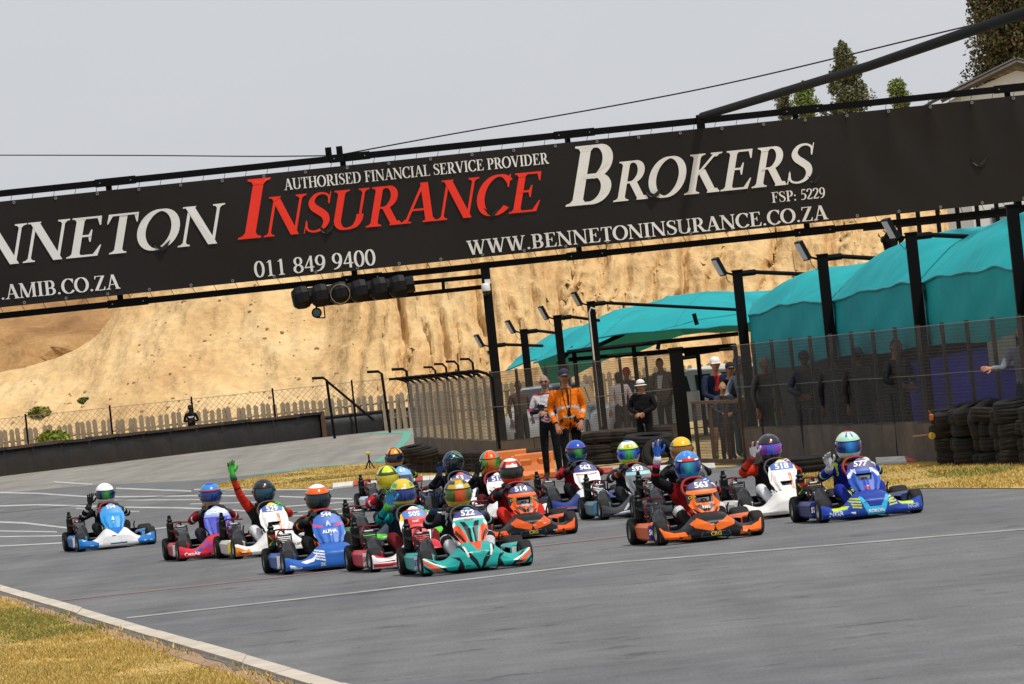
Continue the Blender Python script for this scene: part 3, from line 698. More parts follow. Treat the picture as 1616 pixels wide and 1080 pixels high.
# signal lamps on their rail frame, hung from the track-side post
tr = empty('signal_truss', (0, DG + .25, 0)); tag(tr, 'black rail frame under the gantry holding the signal lamps', 'frame')
def bar3(parent, a, b, w_, name, m=M_BLK):
    mb = MB(); mb.tube([Vector(a), Vector(b)], w_, 4); return mb.build(name, m, parent)
o3 = Vector((0, DG + .25, 0))
for (a, b) in (((470, 464), (765, 436)), ((500, 481), (768, 452.5))):
    bar3(tr, D(a[0], a[1], DG + .25) - o3, D(b[0], b[1], DG + .25) - o3, .045, 'rail')
for px in (699, 650, 575, 505): bar3(tr, D(px, 440 + (699 - px) * .1, DG + .25) - o3, D(px + 1, 459 + (699 - px) * .1, DG + .25) - o3, .035, 'web')
for i, px in enumerate((476, 506, 537, 568, 599, 629)):
    p = D(px, 470 - (px - 476) * .115, DG - .1)
    s_ = empty('signal_lamp', p, 0)
    mb = MB(); mb.lathe([(0, -.15), (.17, -.19), (.24, -.11), (.255, .02), (.23, .13), (.15, .18), (0, .15)], 'X', 8); mb.build('housing', M_BLK2, s_, False, (0, 0, 0), (R(20), R(-6), R(8)))
    mb = MB(); mb.tube([(.08, 0, .01), (.33, 0, .03)], .17, 8); mb.box((.02, -.05, -.2), (.16, .12, .06)); mb.build('coupling', M_BLK2, s_)
    tag(s_, ['leftmost black signal lamp of the row under the banner', 'second black signal lamp from the left under the banner', 'black signal lamp with a cable loop, third from the left', 'fourth black signal lamp from the left under the banner', 'fifth black signal lamp from the left under the banner', 'rightmost black signal lamp of the row under the banner'][i], 'signal lamp', 'signal lamps under the banner')
p = D(537, 464, DG - .3); mb = MB(); mb.tube([(p.x + .2 * math.cos(a / 3.2), p.y, p.z + .2 * math.sin(a / 3.2)) for a in range(21)], .008, 5)
tag(mb.build('cable_loop', mat('tan_cable', '#8c7a5c', .6)), 'thin tan cable loop hanging on the third signal lamp', 'cable')
p = D(500, 494, DG - .1); s_ = empty('signal_lamp', p); mb = MB(); mb.lathe([(0, .12), (.09, .12), (.11, -.08), (.08, -.1), (0, -.1)], 'Y', 12); mb.build('housing', M_BLK2, s_)
mb = MB(); mb.lathe([(0, -.105), (.075, -.104)], 'Y', 12); mb.build('lens', mat('green_lens', '#14463c', .15, coat=.5), s_)
mb = MB(); mb.tube([(0, 0, .08), (.0, 0, .33)], .02, 5); mb.tube([(.12, 0, -.12), (.16, 0, -.12), (.16, 0, .3)], .014, 5); mb.tube([(-.02, 0, -.1), (.16, 0, -.12)], .014, 5); mb.build('bracket', M_BLK2, s_)
tag(s_, 'small single lamp with green lens hanging below the signal row', 'signal lamp')
# track-side gantry post with dome camera
K = G(790, 734); a_ = D(764, 412, DG)
po = empty('gantry_post', (a_.x, DG + .1, 0)); mb = MB(); mb.box((0, 0, (ZB - .1) / 2), (.19, .16, ZB - .1)); mb.build('post', M_BLK, po)
tag(po, 'black post under the gantry at the corner of the mesh fence', 'post')
p = D(767, 458, DG - .12); dc = empty('dome_camera', p); M_CAMW = mat('camera_white', '#d8d8d8', .35)
mb = MB(); mb.lathe([(0, .14), (.07, .14), (.09, .1), (.095, .0), (.09, -.02)], 'Z', 16); mb.build('housing', M_CAMW, dc, True)
mb = MB(); mb.lathe([(.085, -.02), (.08, -.06), (.05, -.1), (0, -.115)], 'Z', 16); mb.build('dome', mat('dark_dome', '#1a1c20', .1), dc, True)
mb = MB(); mb.box((.05, .1, .17), (.12, .16, .1)); mb.build('mount', M_CAMW, dc)
tag(dc, 'white dome camera on the black post below the banner', 'camera')
# ================================================================ FENCES, POLES, CANOPIES
def mesh_mat(name, col, solid, lines, freq):
    m = bpy.data.materials.new(name); m.use_nodes = True; nt = m.node_tree; n = nt.nodes; L = nt.links.new; b = n['Principled BSDF']
    b.inputs['Base Color'].default_value = lin(col); b.inputs['Roughness'].default_value = .7
    tc = n.new('ShaderNodeTexCoord'); sp = n.new('ShaderNodeSeparateXYZ'); L(tc.outputs['Object'], sp.inputs[0])
    mu = n.new('ShaderNodeMath'); mu.operation = 'MULTIPLY'; mu.inputs[1].default_value = freq; L(sp.outputs['Z'], mu.inputs[0])
    si = n.new('ShaderNodeMath'); si.operation = 'SINE'; L(mu.outputs[0], si.inputs[0])
    ns = n.new('ShaderNodeTexNoise'); ns.inputs['Scale'].default_value = 1.3; L(tc.outputs['Object'], ns.inputs['Vector'])
    r = n.new('ShaderNodeMapRange'); r.inputs[1].default_value = .2; r.inputs[2].default_value = .8; r.inputs[3].default_value = solid; r.inputs[4].default_value = lines; L(si.outputs[0], r.inputs[0])
    r2 = n.new('ShaderNodeMapRange'); r2.inputs[1].default_value = .3; r2.inputs[2].default_value = .7; r2.inputs[3].default_value = -.06; r2.inputs[4].default_value = .06; L(ns.outputs['Fac'], r2.inputs[0])
    ad = n.new('ShaderNodeMath'); ad.use_clamp = True; L(r.outputs[0], ad.inputs[0]); L(r2.outputs[0], ad.inputs[1])
    tr = n.new('ShaderNodeBsdfTransparent'); mx = n.new('ShaderNodeMixShader'); L(ad.outputs[0], mx.inputs[0]); L(tr.outputs[0], mx.inputs[1]); L(b.outputs[0], mx.inputs[2])
    L(mx.outputs[0], n['Material Output'].inputs[0]); return m
M_MESH = mesh_mat('fence_mesh', '#36312c', .36, .60, 130.0); M_MESH2 = mesh_mat('fence_mesh_old', '#857868', .66, .9, 90.0)
M_WALL = mat('stained_wall', '#6a5c4e', .9, col2='#433a32', scale=1.6, bump=.4, bscale=12, dist=.02)
M_POSTF = mat('fence_post_paint', '#3a342e', .7, var=.3); M_WIRE = mat('wire', '#6e685e', .6, .2)
def wall_line(name, a, b, h, th, label, npan, m=M_WALL):
    e = empty(name, (a.x, a.y, 0)); v = b - a; ang = math.atan2(v.y, v.x); e.rotation_euler.z = ang; L_ = v.length
    for i in range(npan):
        w_ = L_ / npan; mb = MB(); mb.box((w_ * (i + .5), th / 2, h / 2), (w_ - .012, th, h + random.uniform(-.015, .015))); mb.build('panel', m, e)
    tag(e, label, 'wall'); return e, L_, ang
def mesh_fence(name, a, b, z0, z1, label, posts, mm, postw=.05, bent=None, top_wire=True):
    e = empty(name, (a.x, a.y, 0)); v = b - a; e.rotation_euler.z = math.atan2(v.y, v.x); L_ = v.length
    mb = MB(); n = max(6, int(L_ / .4)); mb.quadgrid([[(L_ * i / n, .02 * noise.noise((i * .3, 1, 1)), z0), (L_ * i / n, .02 * noise.noise((i * .3, 2, 1)), z1 + .03 * noise.noise((i * .4, 0, 5)))] for i in range(n + 1)])
    mb.build('mesh_panel', mm, e)
    for t in posts:
        p = MB(); x = L_ * t
        if bent:
            q = [(x, .05, 0), (x, .05, z1 - .06), (x, .05 + bent * .12, z1 + .05), (x, .05 + bent * .3, z1 + .12), (x, .05 + bent * .5, z1 + .13)]; p.tube(q, .036, 6)
        else: p.box((x, .05, (z1 + .03) / 2), (postw, postw, z1 + .03))
        p.build('post', M_POSTF if not bent else M_BLK, e)
    if top_wire:
        for z in (z1, z0 + (z1 - z0) * .5):
            w_ = MB(); w_.tube([(L_ * i / 24, -.02, z + .012 * noise.noise((i, z, 0))) for i in range(25)], .0055, 4); w_.build('strand', M_WIRE, e)
    tag(e, label, 'fence'); return e
FA, FB = G(1174, 731), G(1436, 730.5); dv = (FB - FA).normalized(); FC = FA + dv * ((FB - FA).length * 1.95)
wall_line('wall', FA, FC, .58, .16, 'low dark stained wall below the right-hand mesh fence', 9)
up = Vector((0, .2, 0))
mesh_fence('mesh_fence', FA, FC, .56, 1.93, 'dark wire mesh fence in front of the teal pit canopies', [k / 16 for k in range(17)], M_MESH)
K, F2, F3 = G(788, 735), G(656, 722), G(1080, 706)
wall_line('wall', K, F3, .5, .15, 'low stained wall below the mesh fence behind the two standing men', 5)
wall_line('wall', F2, K, .5, .15, 'low stained wall under the receding fence with bent posts', 8)
mesh_fence('mesh_fence', K, F3, .48, 1.88, 'dark wire mesh fence behind the two standing men', [0, .14, .3, .42, .56, .7, .84], M_MESH)
mesh_fence('mesh_fence', F2, K, .48, 1.82, 'receding brown mesh fence with bent-topped posts left of the gantry post', [k / 11 for k in range(12)], M_MESH2, bent=-1.0)
gpst = MB(); gp_ = G(1082, 707); gpst.box((0, 0, .98), (.26, .2, 1.96)); e = empty('gate_post', (gp_.x, gp_.y, 0)); gpst.build('post', M_BLK, e); m2 = MB(); m2.box((0, 0, 1.98), (.3, .24, .04)); m2.build('cap', M_BLK, e)
tag(e, 'thick black gate post at the end of the middle mesh fence', 'post')
# second row of bent posts behind, and the far posts with a brace
for i, (px, py, d) in enumerate([(686, 578, 150), (703, 573, 146), (722, 569, 142), (745, 565, 138)]):
    t = D(px, py, d); e = empty('bent_post', (t.x, t.y, 0)); mb = MB(); mb.tube([(0, 0, 0), (0, 0, t.z - .12), (-.08, 0, t.z - .02), (-.3, 0, t.z)], .03, 6); mb.build('post', M_BLK, e)
    tag(e, ['first', 'second', 'third', 'fourth'][i] + ' bent black post from the left behind the receding fence', 'post', 'bent posts behind the fence')
for i, (px, py, pb, d) in enumerate([(514, 596, 664, 205), (601, 586, 656, 205), (640, 582, 654, 203)]):
    t = D(px, py, d); e = empty('bent_post', (t.x, t.y, 0)); mb = MB(); mb.tube([(.1, 0, 0), (.02, 0, t.z - .1), (-.1, 0, t.z), (-.5, 0, t.z + .02)], .05, 6); mb.build('post', M_BLK, e)
    if i == 0:
        m2 = MB(); q = D(590, 660, d) - t; m2.tube([(0, 0, t.z - .1), (q.x, 0, .5)], .045, 6); m2.build('brace', M_BLK, e)
    tag(e, ['far black post with a long diagonal brace at the end of the barrier', 'far bent black post in front of the picket fence, middle of three', 'far bent black post nearest the receding mesh fence'][i], 'post', 'far posts by the picket fence')
# picket fence, every paling its own piece
M_PICK = mat('weathered_paling', '#ab9a80', .9, var=.35, scale=2)
pf = empty('picket_fence', (0, 0, 0)); tag(pf, 'weathered wooden picket fence along the foot of the sand bank', 'fence')
pl = MB(); pl.v = [(-.088, 0, 0), (.088, 0, 0), (.088, .02, 0), (-.088, .02, 0), (-.088, 0, 1), (.088, 0, 1), (.088, .02, 1), (-.088, .02, 1), (0, 0, 1.06), (0, .02, 1.06)]
pl.f = [(0, 1, 5, 8, 4), (3, 7, 9, 6, 2), (1, 2, 6, 5), (0, 4, 7, 3), (4, 8, 9, 7), (5, 6, 9, 8)]; pl.c = [None] * 6; pl.m = [0] * 6
pme = pl.mesh('paling', M_PICK)
PK = [(-38, 212.0), (-24.0, 216.0), (-14, 217), (-7, 217), (0, 214), (12, 212), (30, 210)]
x = -33.0
while x < 20:
    y = interp(PK, x); h = interp([(-24, 1.5), (-10, 1.42), (-3, 1.25), (20, 1.3)], x) * random.uniform(.96, 1.03)
    inst('paling', pme, pf, (x, y, 0), (random.gauss(0, .02), random.gauss(0, .025), 0), (1, 1, h)); x += .245 if x < 4 else .33
for z in (.45, 1.05):
    mb = MB(); mb.tube([(a, b + .05, z) for a, b in PK], .04, 4); mb.build('rail', M_PICK, pf)
# chain link on thin posts in front of the pickets
cl = empty('chain_link_fence', (0, 0, 0)); tag(cl, 'thin chain link fence on dark posts in front of the picket fence', 'fence')
M_CL = mat('chain_wire', '#7d7465', .6, .3)
mb = MB(); x = -33
while x < -4.2:
    for s_ in (1, -1):
        z0, z1 = .9, 1.95; a = (x, interp(PK, x) - .35, z0); b = (x + s_ * (z1 - z0), interp(PK, x) - .35, z1); mb.tube([a, b], .008, 3, False)
    x += .22
mb.build('wire_mesh', M_CL, cl)
for px in (40, 173, 302, 430, 555):
    p = D(px, 655 - (px - 40) * .1, 215.5); mb = MB(); mb.box((p.x, p.y, 1.02), (.07, .07, 2.04)); mb.build('post', M_BLK, cl)
mb = MB(); mb.tube([(x / 2, interp(PK, x / 2) - .35, 1.95 + .03 * noise.noise((x, 0, 0))) for x in range(-48, -8)], .01, 4); mb.build('strand', M_CL, cl)

# black-clad tyre barrier round the bend
M_CLAD = mat('black_cladding', '#121214', .6, col2='#201f20', scale=.8, bump=.6, bscale=1.5, dist=.08); M_TOP = mat('brown_belt', '#4a3a30', .8, var=.4, scale=1)
ba = empty('track_barrier', (0, 0, 0)); tag(ba, 'long black clad barrier round the outside of the far bend', 'barrier')
B0, B1 = G(-330, 791), G(511, 690); n = 19
for i in range(n):
    a, b = B0.lerp(B1, i / n), B0.lerp(B1, (i + 1) / n); P = []
    for k in range(9):
        t = k / 8; p = a.lerp(b, t); bul = .08 * math.sin(t * math.pi) + .04 * noise.noise((i, k * .6, 0))
        P.append([(p.x, p.y + .05 - bul * .3, -.02), (p.x, p.y - bul, .25), (p.x, p.y - bul * 1.2, .6), (p.x, p.y - .0, .86 + .03 * noise.noise((i * 2, k * .5, 3))), (p.x, p.y + .5, .9), (p.x, p.y + .8, .85)])
    mb = MB(); mb.quadgrid(P); mb.build('cladding', M_CLAD, ba, True)
    mb = MB(); dz = random.uniform(-.02, .02); mb.box(((a.x + b.x) / 2, (a.y + b.y) / 2 + .02, .93 + dz), ((b - a).length * .98, .3, .1), (0, random.uniform(-.012, .012), math.atan2((b - a).y, (b - a).x))); mb.build('top_belt', M_TOP if i % 3 else M_CLAD, ba)
mb = MB(); mb.box((B1.x + .05, B1.y - .1, .45), (.16, .3, .95)); mb.build('end_board', mat('rusty_edge', '#6a4a38', .8, var=.4), ba)
b2 = empty('track_barrier', (0, 0, 0)); tag(b2, 'short black barrier behind the teal run-off in the far bend', 'barrier')
C0, C1 = G(516, 689.5), G(668, 673); mb = MB(); P = []
for k in range(17):
    p = C0.lerp(C1, k / 16); P.append([(p.x, p.y, -.02), (p.x, p.y - .06 - .03 * noise.noise((k, 0, 0)), .4), (p.x, p.y, .72 + .02 * noise.noise((k, 4, 0))), (p.x, p.y + .4, .74)])
mb.quadgrid(P); mb.build('cladding', M_CLAD, b2, True)
mb = MB(); mb.tube([(p[2][0], p[2][1], p[2][2] + .02) for p in P], .05, 6); mb.build('top_belt', M_CLAD, b2)

# floodlight poles
M_LED = mat('lamp_face', '#c8ccd0', .3)
def pole(px, py, d, w_, label, arm, lamp=True, pw=.16):
    t = D(px, py, d); e = empty('floodlight_pole', (t.x, t.y, 0)); h = t.z
    mb = MB(); mb.box((0, 0, h / 2), (pw, pw, h)); mb.build('pole', M_BLK, e)
    mb = MB(); mb.box((0, 0, h + .01), (pw * 1.15, pw * 1.15, .02)); mb.build('cap', M_BLK, e)
    if arm:
        q = D(arm[0], arm[1], d + 1.6) - Vector((t.x, t.y, 0)); mb = MB(); mb.tube([(.05, .02, h - .05), (.3, .2, h - .045)], .05, 8); mb.tube([(.3, .2, h - .045), tuple(q)], .035, 8); mb.build('arm', M_BLK, e)
    if lamp:
        mb = MB(); mb.tube([(-.05, -.02, h - .06), (-.16, -.03, h - .02), (-.24, -.03, h + .05)], .018, 6); br = mb.build('bracket', M_BLK, e)
        mb = MB(); mb.tube([(-.2, -.0, h + .0), (-.17, 0, h - .13), (-.1, 0, h - .22), (-.06, 0, h - .1)], .006, 4); mb.build('lead', M_BLK, br)
        mb = MB(); mb.box((-.28, -.03, h + .1), (.06, .24, .32), (0, R(-24), R(18))); la = mb.build('lamp_housing', M_BLK2, e)
        mb = MB(); mb.box((-.312, -.045, h + .085), (.012, .2, .27), (0, R(-24), R(18))); mb.build('lamp_face', M_LED, la)
    tag(e, label, 'light pole', 'floodlight poles along the pit fence'); return e
def fd(px):                              # distance of the right fence line under pixel column px
    a = ray(px, 560); t = 0
    u = a.x / a.y
    n_ = dv.x - u * dv.y; s_ = (u * FA.y - FA.x) / n_
    return FA.y + s_ * dv.y
for px, py, am, lb in [(1163, 428, (1292, 434), 'floodlight pole at the left end of the right-hand mesh fence'), (1297, 403, (1412, 410), 'floodlight pole between the first and second right-hand canopy bays'), (1437, 369, (1580, 376), 'floodlight pole between the second and third right-hand canopy bays'), (1597, 325, None, 'thick black pole at the right edge behind the mesh fence')]:
    pole(px, py, fd(px) + .25, .16, lb, am, am is not None)
for px, py, d, am, lb in [(776, 543, 132, (856, 546), 'farthest small floodlight on a pole behind the gantry post'), (826, 521, 128, (880, 526), 'short floodlight pole, second from the gantry post'), (879, 499, 124, (945, 506), 'floodlight pole above the orange-jacketed man'), (932, 477, 120, (1165, 489), 'floodlight pole with a white pipe at the front of the left canopy')]:
    pole(px, py, d, .15, lb, am, True, .17)
wp = D(931, 486, 119.7); mb = MB(); mb.tube([(wp.x - .02, wp.y, .5), (wp.x - .03, wp.y, wp.z - .1), (wp.x + .02, wp.y, wp.z), (wp.x + .16, wp.y, wp.z - .06)], .018, 6)
tag(mb.build('white_pipe', mat('white_pvc', '#c9c4ba', .5)), 'thin white pipe fixed to the floodlight pole by the left canopy', 'pipe')

# teal shade canopies
M_CANT = mat('teal_shade_cloth', '#16a0a4', .75, col2='#118a92', scale=.7, bump=.25, bscale=3, dist=.04, spec=.2)
M_BLUE = mat('blue_curtain', '#3638c0', .8, var=.25, scale=2); M_SHADEBACK = mat('shade_backdrop', '#2a2a2c', .9, var=.3); M_PALE = mat('pale_sheet', '#9fa79a', .8, var=.15)
M_SEAM = mat('seam_tape', '#0f7c82', .7)
def canopy_bay(e, a, b, ra, rb, sag=.12, drop=None, dropm=None, lobes=True):
    """front corners a,b; ridge points ra,rb"""
    nu, nv = 40, 26; P = []
    for i in range(nu + 1):
        u = i / nu; f = a.lerp(b, u) + Vector((0, -.25 * math.sin(u * math.pi), sag * math.sin(u * math.pi))); r = ra.lerp(rb, u); row = []
        for j in range(nv + 1):
            v = j / nv; p = f.lerp(r, v); p = p + Vector((0, 0, .30 * math.sin(v * math.pi) * (.35 + .65 * math.sin(u * math.pi)))); row.append(tuple(p + Vector((0, 0, .05 * noise.noise((p.x * .9, p.y * .9, p.z * 1.5)) + .025 * noise.noise((p.x * 3 + p.y * 2, p.y * .8, p.z))))))
        P.append(row)
    mb = MB(); mb.quadgrid(P); mb.build('canopy_bay', M_CANT, e, True)
    sm = MB(); sm.tube(P[0], .014, 5); sm.build('seam', M_SEAM, e); sm = MB(); sm.tube(P[nu // 2], .008, 5); sm.build('seam', M_SEAM, e); sm = MB(); sm.tube([r[0] for r in P], .018, 5); sm.build('hem_cable', M_SEAM, e)
    mb = MB(); back = [[r[-1], (r[-1][0] + .3, r[-1][1] + 2.6, r[-1][2] - .9)] for r in P]; mb.quadgrid(back); mb.build('rear_slope', M_CANT, e, True)
    if drop:
        Q = []
        for i in range(nu + 1):
            u = i / nu; f = Vector(P[i][0]); lo = f.copy(); lo.z = lerp(drop[0], drop[1], u) + .02 * math.sin(u * 9)
            Q.append([(f.x + .012 * math.sin(u * 17 + k), f.y + .05 + (.03 + .12 * (k / 8)) * math.sin(u * 11 + 1 + k * .25) * (k / 8), lerp(f.z - .01, lo.z, k / 8)) for k in range(9)])
        mb = MB(); mb.quadgrid(Q); mb.build('hanging_curtain', dropm or M_CANT, e, True)
cr_ = empty('shade_canopy', (0, 0, 0)); tag(cr_, 'teal shade canopy of scalloped bays with hanging curtains, right of the gate', 'canopy')
fpx = [(1181, 497), (1312, 478), (1458, 446), (1612, 424), (1790, 396)]; rpx = [(1205, 478), (1398, 402), (1590, 346), (1740, 312), (1900, 290)]
fr = [D(x, y, fd(x) + 1.0) for x, y in fpx]; rr = [D(x, y, fd(x - 60) + 4.5) for x, y in rpx]
low = [D(1187, 588, fd(1187) + 1).z, D(1325, 565, fd(1325) + 1).z, D(1460, 548, fd(1460) + 1).z, D(1610, 532, fd(1610) + 1).z, 1.5]
for i in range(4): canopy_bay(cr_, fr[i], fr[i + 1], rr[i], rr[i + 1], .06, (low[i], low[i + 1]))
# things hung inside: blue curtain, pale sheet, dark back sheet standing in for shade
def hang(name, pts, m, label, cat, wav=.05):
    """pts: left-top, right-top (world), bottom z"""
    a, b, zb = pts; mb = MB(); n = 30
    mb.quadgrid([[(lerp(a.x, b.x, i / n), lerp(a.y, b.y, i / n) + wav * math.sin(i * 1.1) * (.4 + .6 * j / 5), lerp(lerp(a.z, b.z, i / n), zb, j / 5)) for j in range(6)] for i in range(n + 1)])
    o = mb.build(name, m, None, True); tag(o, label, cat); return o
hang('curtain', (D(1424, 575, fd(1424) + 1.6), D(1640, 530, fd(1600) + 1.6), .3), M_BLUE, 'dark blue curtain hanging behind the right-hand mesh fence', 'curtain')
hang('sheet', (D(1557, 536, fd(1557) + 1.2), D(1602, 528, fd(1602) + 1.2), D(1580, 578, fd(1580) + 1.2).z), M_PALE, 'pale grey sheet hanging at the right end of the blue curtain', 'sheet', .02)
hang('curtain', (D(1192, 500, fd(1192) + 5.2), D(1640, 430, fd(1600) + 5.2), .2), M_SHADEBACK, 'added dark sheet standing in for shade under the right-hand canopy', 'curtain', .08)  # added sheet, its dark colour stands in for the shaded interior
cl_ = empty('shade_canopy', (0, 0, 0)); tag(cl_, 'long low teal shade canopy on steel frame behind the middle fence', 'canopy')
canopy_bay(cl_, D(945, 533, 122), D(1178, 516, 120), D(1055, 468, 128), D(1235, 456, 127), .05)
canopy_bay(cl_, D(842, 573, 127), D(950, 545, 125), D(948, 508, 131), D(1056, 470, 131), .02)
c2_ = empty('shade_canopy', (0, 0, 0)); tag(c2_, 'farthest teal canopy corner sloping down behind the gantry post', 'canopy')
canopy_bay(c2_, D(798, 586, 135), D(905, 548, 134), D(842, 556, 140), D(952, 505, 140), .02)
for (a, b, d) in [((895, 556), (1165, 527), 121), ((897, 568), (1160, 545), 126), ((945, 545), (985, 527), 122), ((880, 575), (905, 548), 126), ((1005, 560), (1160, 550), 131), ((1095, 495), (1100, 513), 120.5), ((1040, 540), (1038, 552), 124)]:
    bar3(cl_, D(a[0], a[1], d), D(b[0], b[1], d), .045, 'frame_tube')
for px, d in ((905, 126), (1000, 126), (1100, 126), (1160, 126)):
    p = D(px, 548, d); bar3(cl_, (p.x, p.y, 0), (p.x, p.y, p.z), .05, 'leg')
for (a, b, d) in [((1080, 560), (1135, 552), 130), ((1070, 566), (1100, 562), 131)]: bar3(cl_, D(a[0], a[1], d), D(b[0], b[1], d), .05, 'frame_tube')

# clubhouse upper right with deck railing
M_HWALL = mat('house_white', '#e6e4de', .8, var=.1); M_ROOF = mat('roof_sheet', '#5a5a58', .5, .3, var=.2); M_GLASS = mat('window_glass', '#7c8a92', .08, 0, spec=.8); M_SOF = mat('soffit', '#5c5148', .8, var=.3)
hb = empty('clubhouse', (0, 0, 0)); tag(hb, 'white-gabled clubhouse with corrugated roof above the banner at upper right', 'building')
d0 = 136.0; ap = D(1604, 92, d0); ev = D(1484, 152, d0); W_ = 2 * (ap.x - ev.x)
zd = D(1490, 402, d0).z; xw0 = ev.x + .5; xw1 = ev.x + W_ - .5
mb = MB(); mb.poly([(xw0, d0 + .3, 0), (xw1, d0 + .3, 0), (xw1, d0 + .3, ev.z), (ap.x, d0 + .3, ap.z - .28), (xw0, d0 + .3, ev.z)]); mb.poly([(xw0, d0 + .3, 0), (xw0, d0 + 8, 0), (xw0, d0 + 8, ev.z), (xw0, d0 + .3, ev.z)]); mb.build('wall', M_HWALL, hb)
for sgn in (-1, 1):
    mb = MB(); P = []; n = 90
    for i in range(n + 1):
        y = d0 + 8.5 * i / n; o_ = .02 * math.sin(i * 2.2)
        P.append([(ap.x, y, ap.z + o_), (ap.x + sgn * W_ / 2 * 1.02, y, ev.z - .0 + o_)])
    mb.quadgrid(P); rf = mb.build('roof', M_ROOF, hb)
    P = []                                        # corrugated verge seen end-on
    m2 = MB(); m2.tube([(ap.x, d0 + .02, ap.z - .09), (ap.x + sgn * W_ / 2, d0 + .02, ev.z - .09)], .08, 4); m2.build('barge_board', M_SOF, rf)
    m3 = MB()
    for k in range(40):
        t = k / 40; m3.box((lerp(ap.x, ap.x + sgn * W_ / 2, t), d0 - .01, lerp(ap.z, ev.z, t) + .02), (.03, .04, .03))
    m3.build('sheet_edge', M_STEEL, rf)
    m4 = MB(); m4.poly([(ap.x, d0 + .1, ap.z - .14), (ap.x + sgn * W_ / 2, d0 + .1, ev.z - .14), (ap.x + sgn * W_ / 2, d0 + .28, ev.z - .14), (ap.x, d0 + .28, ap.z - .14)]); m4.build('soffit', M_SOF, rf)
for k in range(4):
    x = xw0 + .5 + k * .95; zc = D(1500, 366, d0).z; wn = MB(); wn.box((x + .38, d0 + .28, zc), (.85, .06, .95)); wo_ = wn.build('window', mat('frame_dark', '#4a4a48', .6), hb)
    pn = MB(); pn.box((x + .38, d0 + .24, zc), (.72, .03, .82)); pn.build('pane', M_GLASS, wo_)
dk = MB(); dk.box((ap.x - 1.2, d0 - .7, zd - .35), (W_ + 3.2, 3.0, .2)); dk.build('deck', mat('deck_timber', '#6a5c4c', .8, var=.3), hb)
for k in range(9):
    p = D(1420 + 31 * k, 366 - 3 * k, d0 - 2.1); m2 = MB(); m2.box((p.x, d0 - 2.1, zd + .45), (.1, .1, 1.7)); m2.build('deck_post', M_BLK, hb)
for z in (zd - .1, zd + .75):
    m2 = MB(); m2.box((ap.x - 1.0, d0 - 2.05, z), (W_ + 2.6, .05, .06)); m2.build('deck_rail', M_BLK, hb)
for k in range(5):
    m2 = MB(); m2.box((ev.x - .6 + k * 1.7, d0 - .8, (zd - .45) / 2), (.2, .2, zd - .45)); m2.build('stilt', M_BLK, hb)
# ================================================================ TYRES, BARRIERS, CARS, SMALL THINGS
M_TYRE = mat('tyre_rubber', '#181716', .8, col2='#282624', scale=5, bump=.4, bscale=50, spec=.2); M_TYRE2 = mat('dusty_rubber', '#342f2a', .9, col2='#1e1b19', scale=4, bump=.4, bscale=40, spec=.15)
def tyre_mesh(r, w_, m, name='tyre', nseg=22):
    mb = MB(); h = w_ / 2; ri = r * .58
    prof = [(ri, -h * .7), (ri + .02, -h * .95), (r * .8, -h), (r * .93, -h * .92), (r * .985, -h * .72), (r * .985, -h * .66), (r * .97, -h * .64), (r * .97, -h * .58), (r, -h * .55), (r, -h * .05), (r * .985, -h * .03), (r * .985, h * .03), (r, h * .05), (r, h * .55), (r * .97, h * .58), (r * .97, h * .64), (r * .985, h * .66), (r * .985, h * .72), (r * .93, h * .92), (r * .8, h), (ri + .02, h * .95), (ri, h * .7)]
    mb.lathe(prof, 'Z', nseg); return mb.mesh(name, m, True)
T1 = tyre_mesh(.31, .2, M_TYRE); T2 = tyre_mesh(.30, .2, M_TYRE2); T3 = tyre_mesh(.44, .25, M_TYRE)
def tyre(me, loc, rot, label, group): return tag(inst('tyre', me, None, loc, rot), label, 'tyre', group)
def at_fence(px, off): r = ray(px, 640); d = fd(px) + off; return Vector((r.x / r.y * d, d, 0))
# tall stack at the right edge: stacks standing side by side
ROWN = ['bottom', 'second', 'third', 'top']; ORD = 'first second third fourth fifth sixth seventh eighth ninth tenth eleventh twelfth thirteenth fourteenth fifteenth sixteenth seventeenth'.split()
SB = at_fence(1499, -.75); k = 0
for c in range(9):
    p = at_fence(1506, -.55) + dv * (.6 * c) + Vector((.05 if c % 2 else -.04, 0, 0)); nlay = 4
    for l in range(nlay):
        z = .1 + l * .19; tl = (random.gauss(0, .06), random.gauss(0, .06), random.uniform(0, 6)); off = Vector((random.gauss(0, .03), random.gauss(0, .03), 0)); me = T1 if random.random() < .6 else T2
        tyre(me, p + off + Vector((0, 0, z)), tl, 'black tyre, %s layer of the %s stack from the left at the right edge' % (ROWN[min(l, 3)], ORD[c]), 'tyres stacked at the right edge')
    # second rank behind
    if False:
        q = p + Vector((.42, .3, 0))
        for l in range(4): tyre(T2, q + Vector((random.gauss(0, .03), random.gauss(0, .03), .1 + l * .2)), (random.gauss(0, .05), random.gauss(0, .05), 0), 'black tyre, %s layer of the rear rank at the right edge, place %s' % (ROWN[min(l, 3)], ['one', 'two', 'three', 'four', 'five'][c]), 'tyres stacked at the right edge')
for (px, py, rx, ry, me, lb) in [(1509, 655, 8, -12, T1, 'large leaning tyre on top of the stack, leftmost'), (1540, 650, 8, -14, T1, 'large leaning tyre on top of the stack, second from left'), (1563, 662, 42, -18, T1, 'tyre on the stack tilted to show its hole'), (1604, 642, 4, -4, T1, 'large flat tyre lying on the right of the stack')]:
    d = at_fence(px, -.75).y; tyre(me, D(px, py, d), (R(rx), R(ry), 0), lb, 'tyres stacked at the right edge')
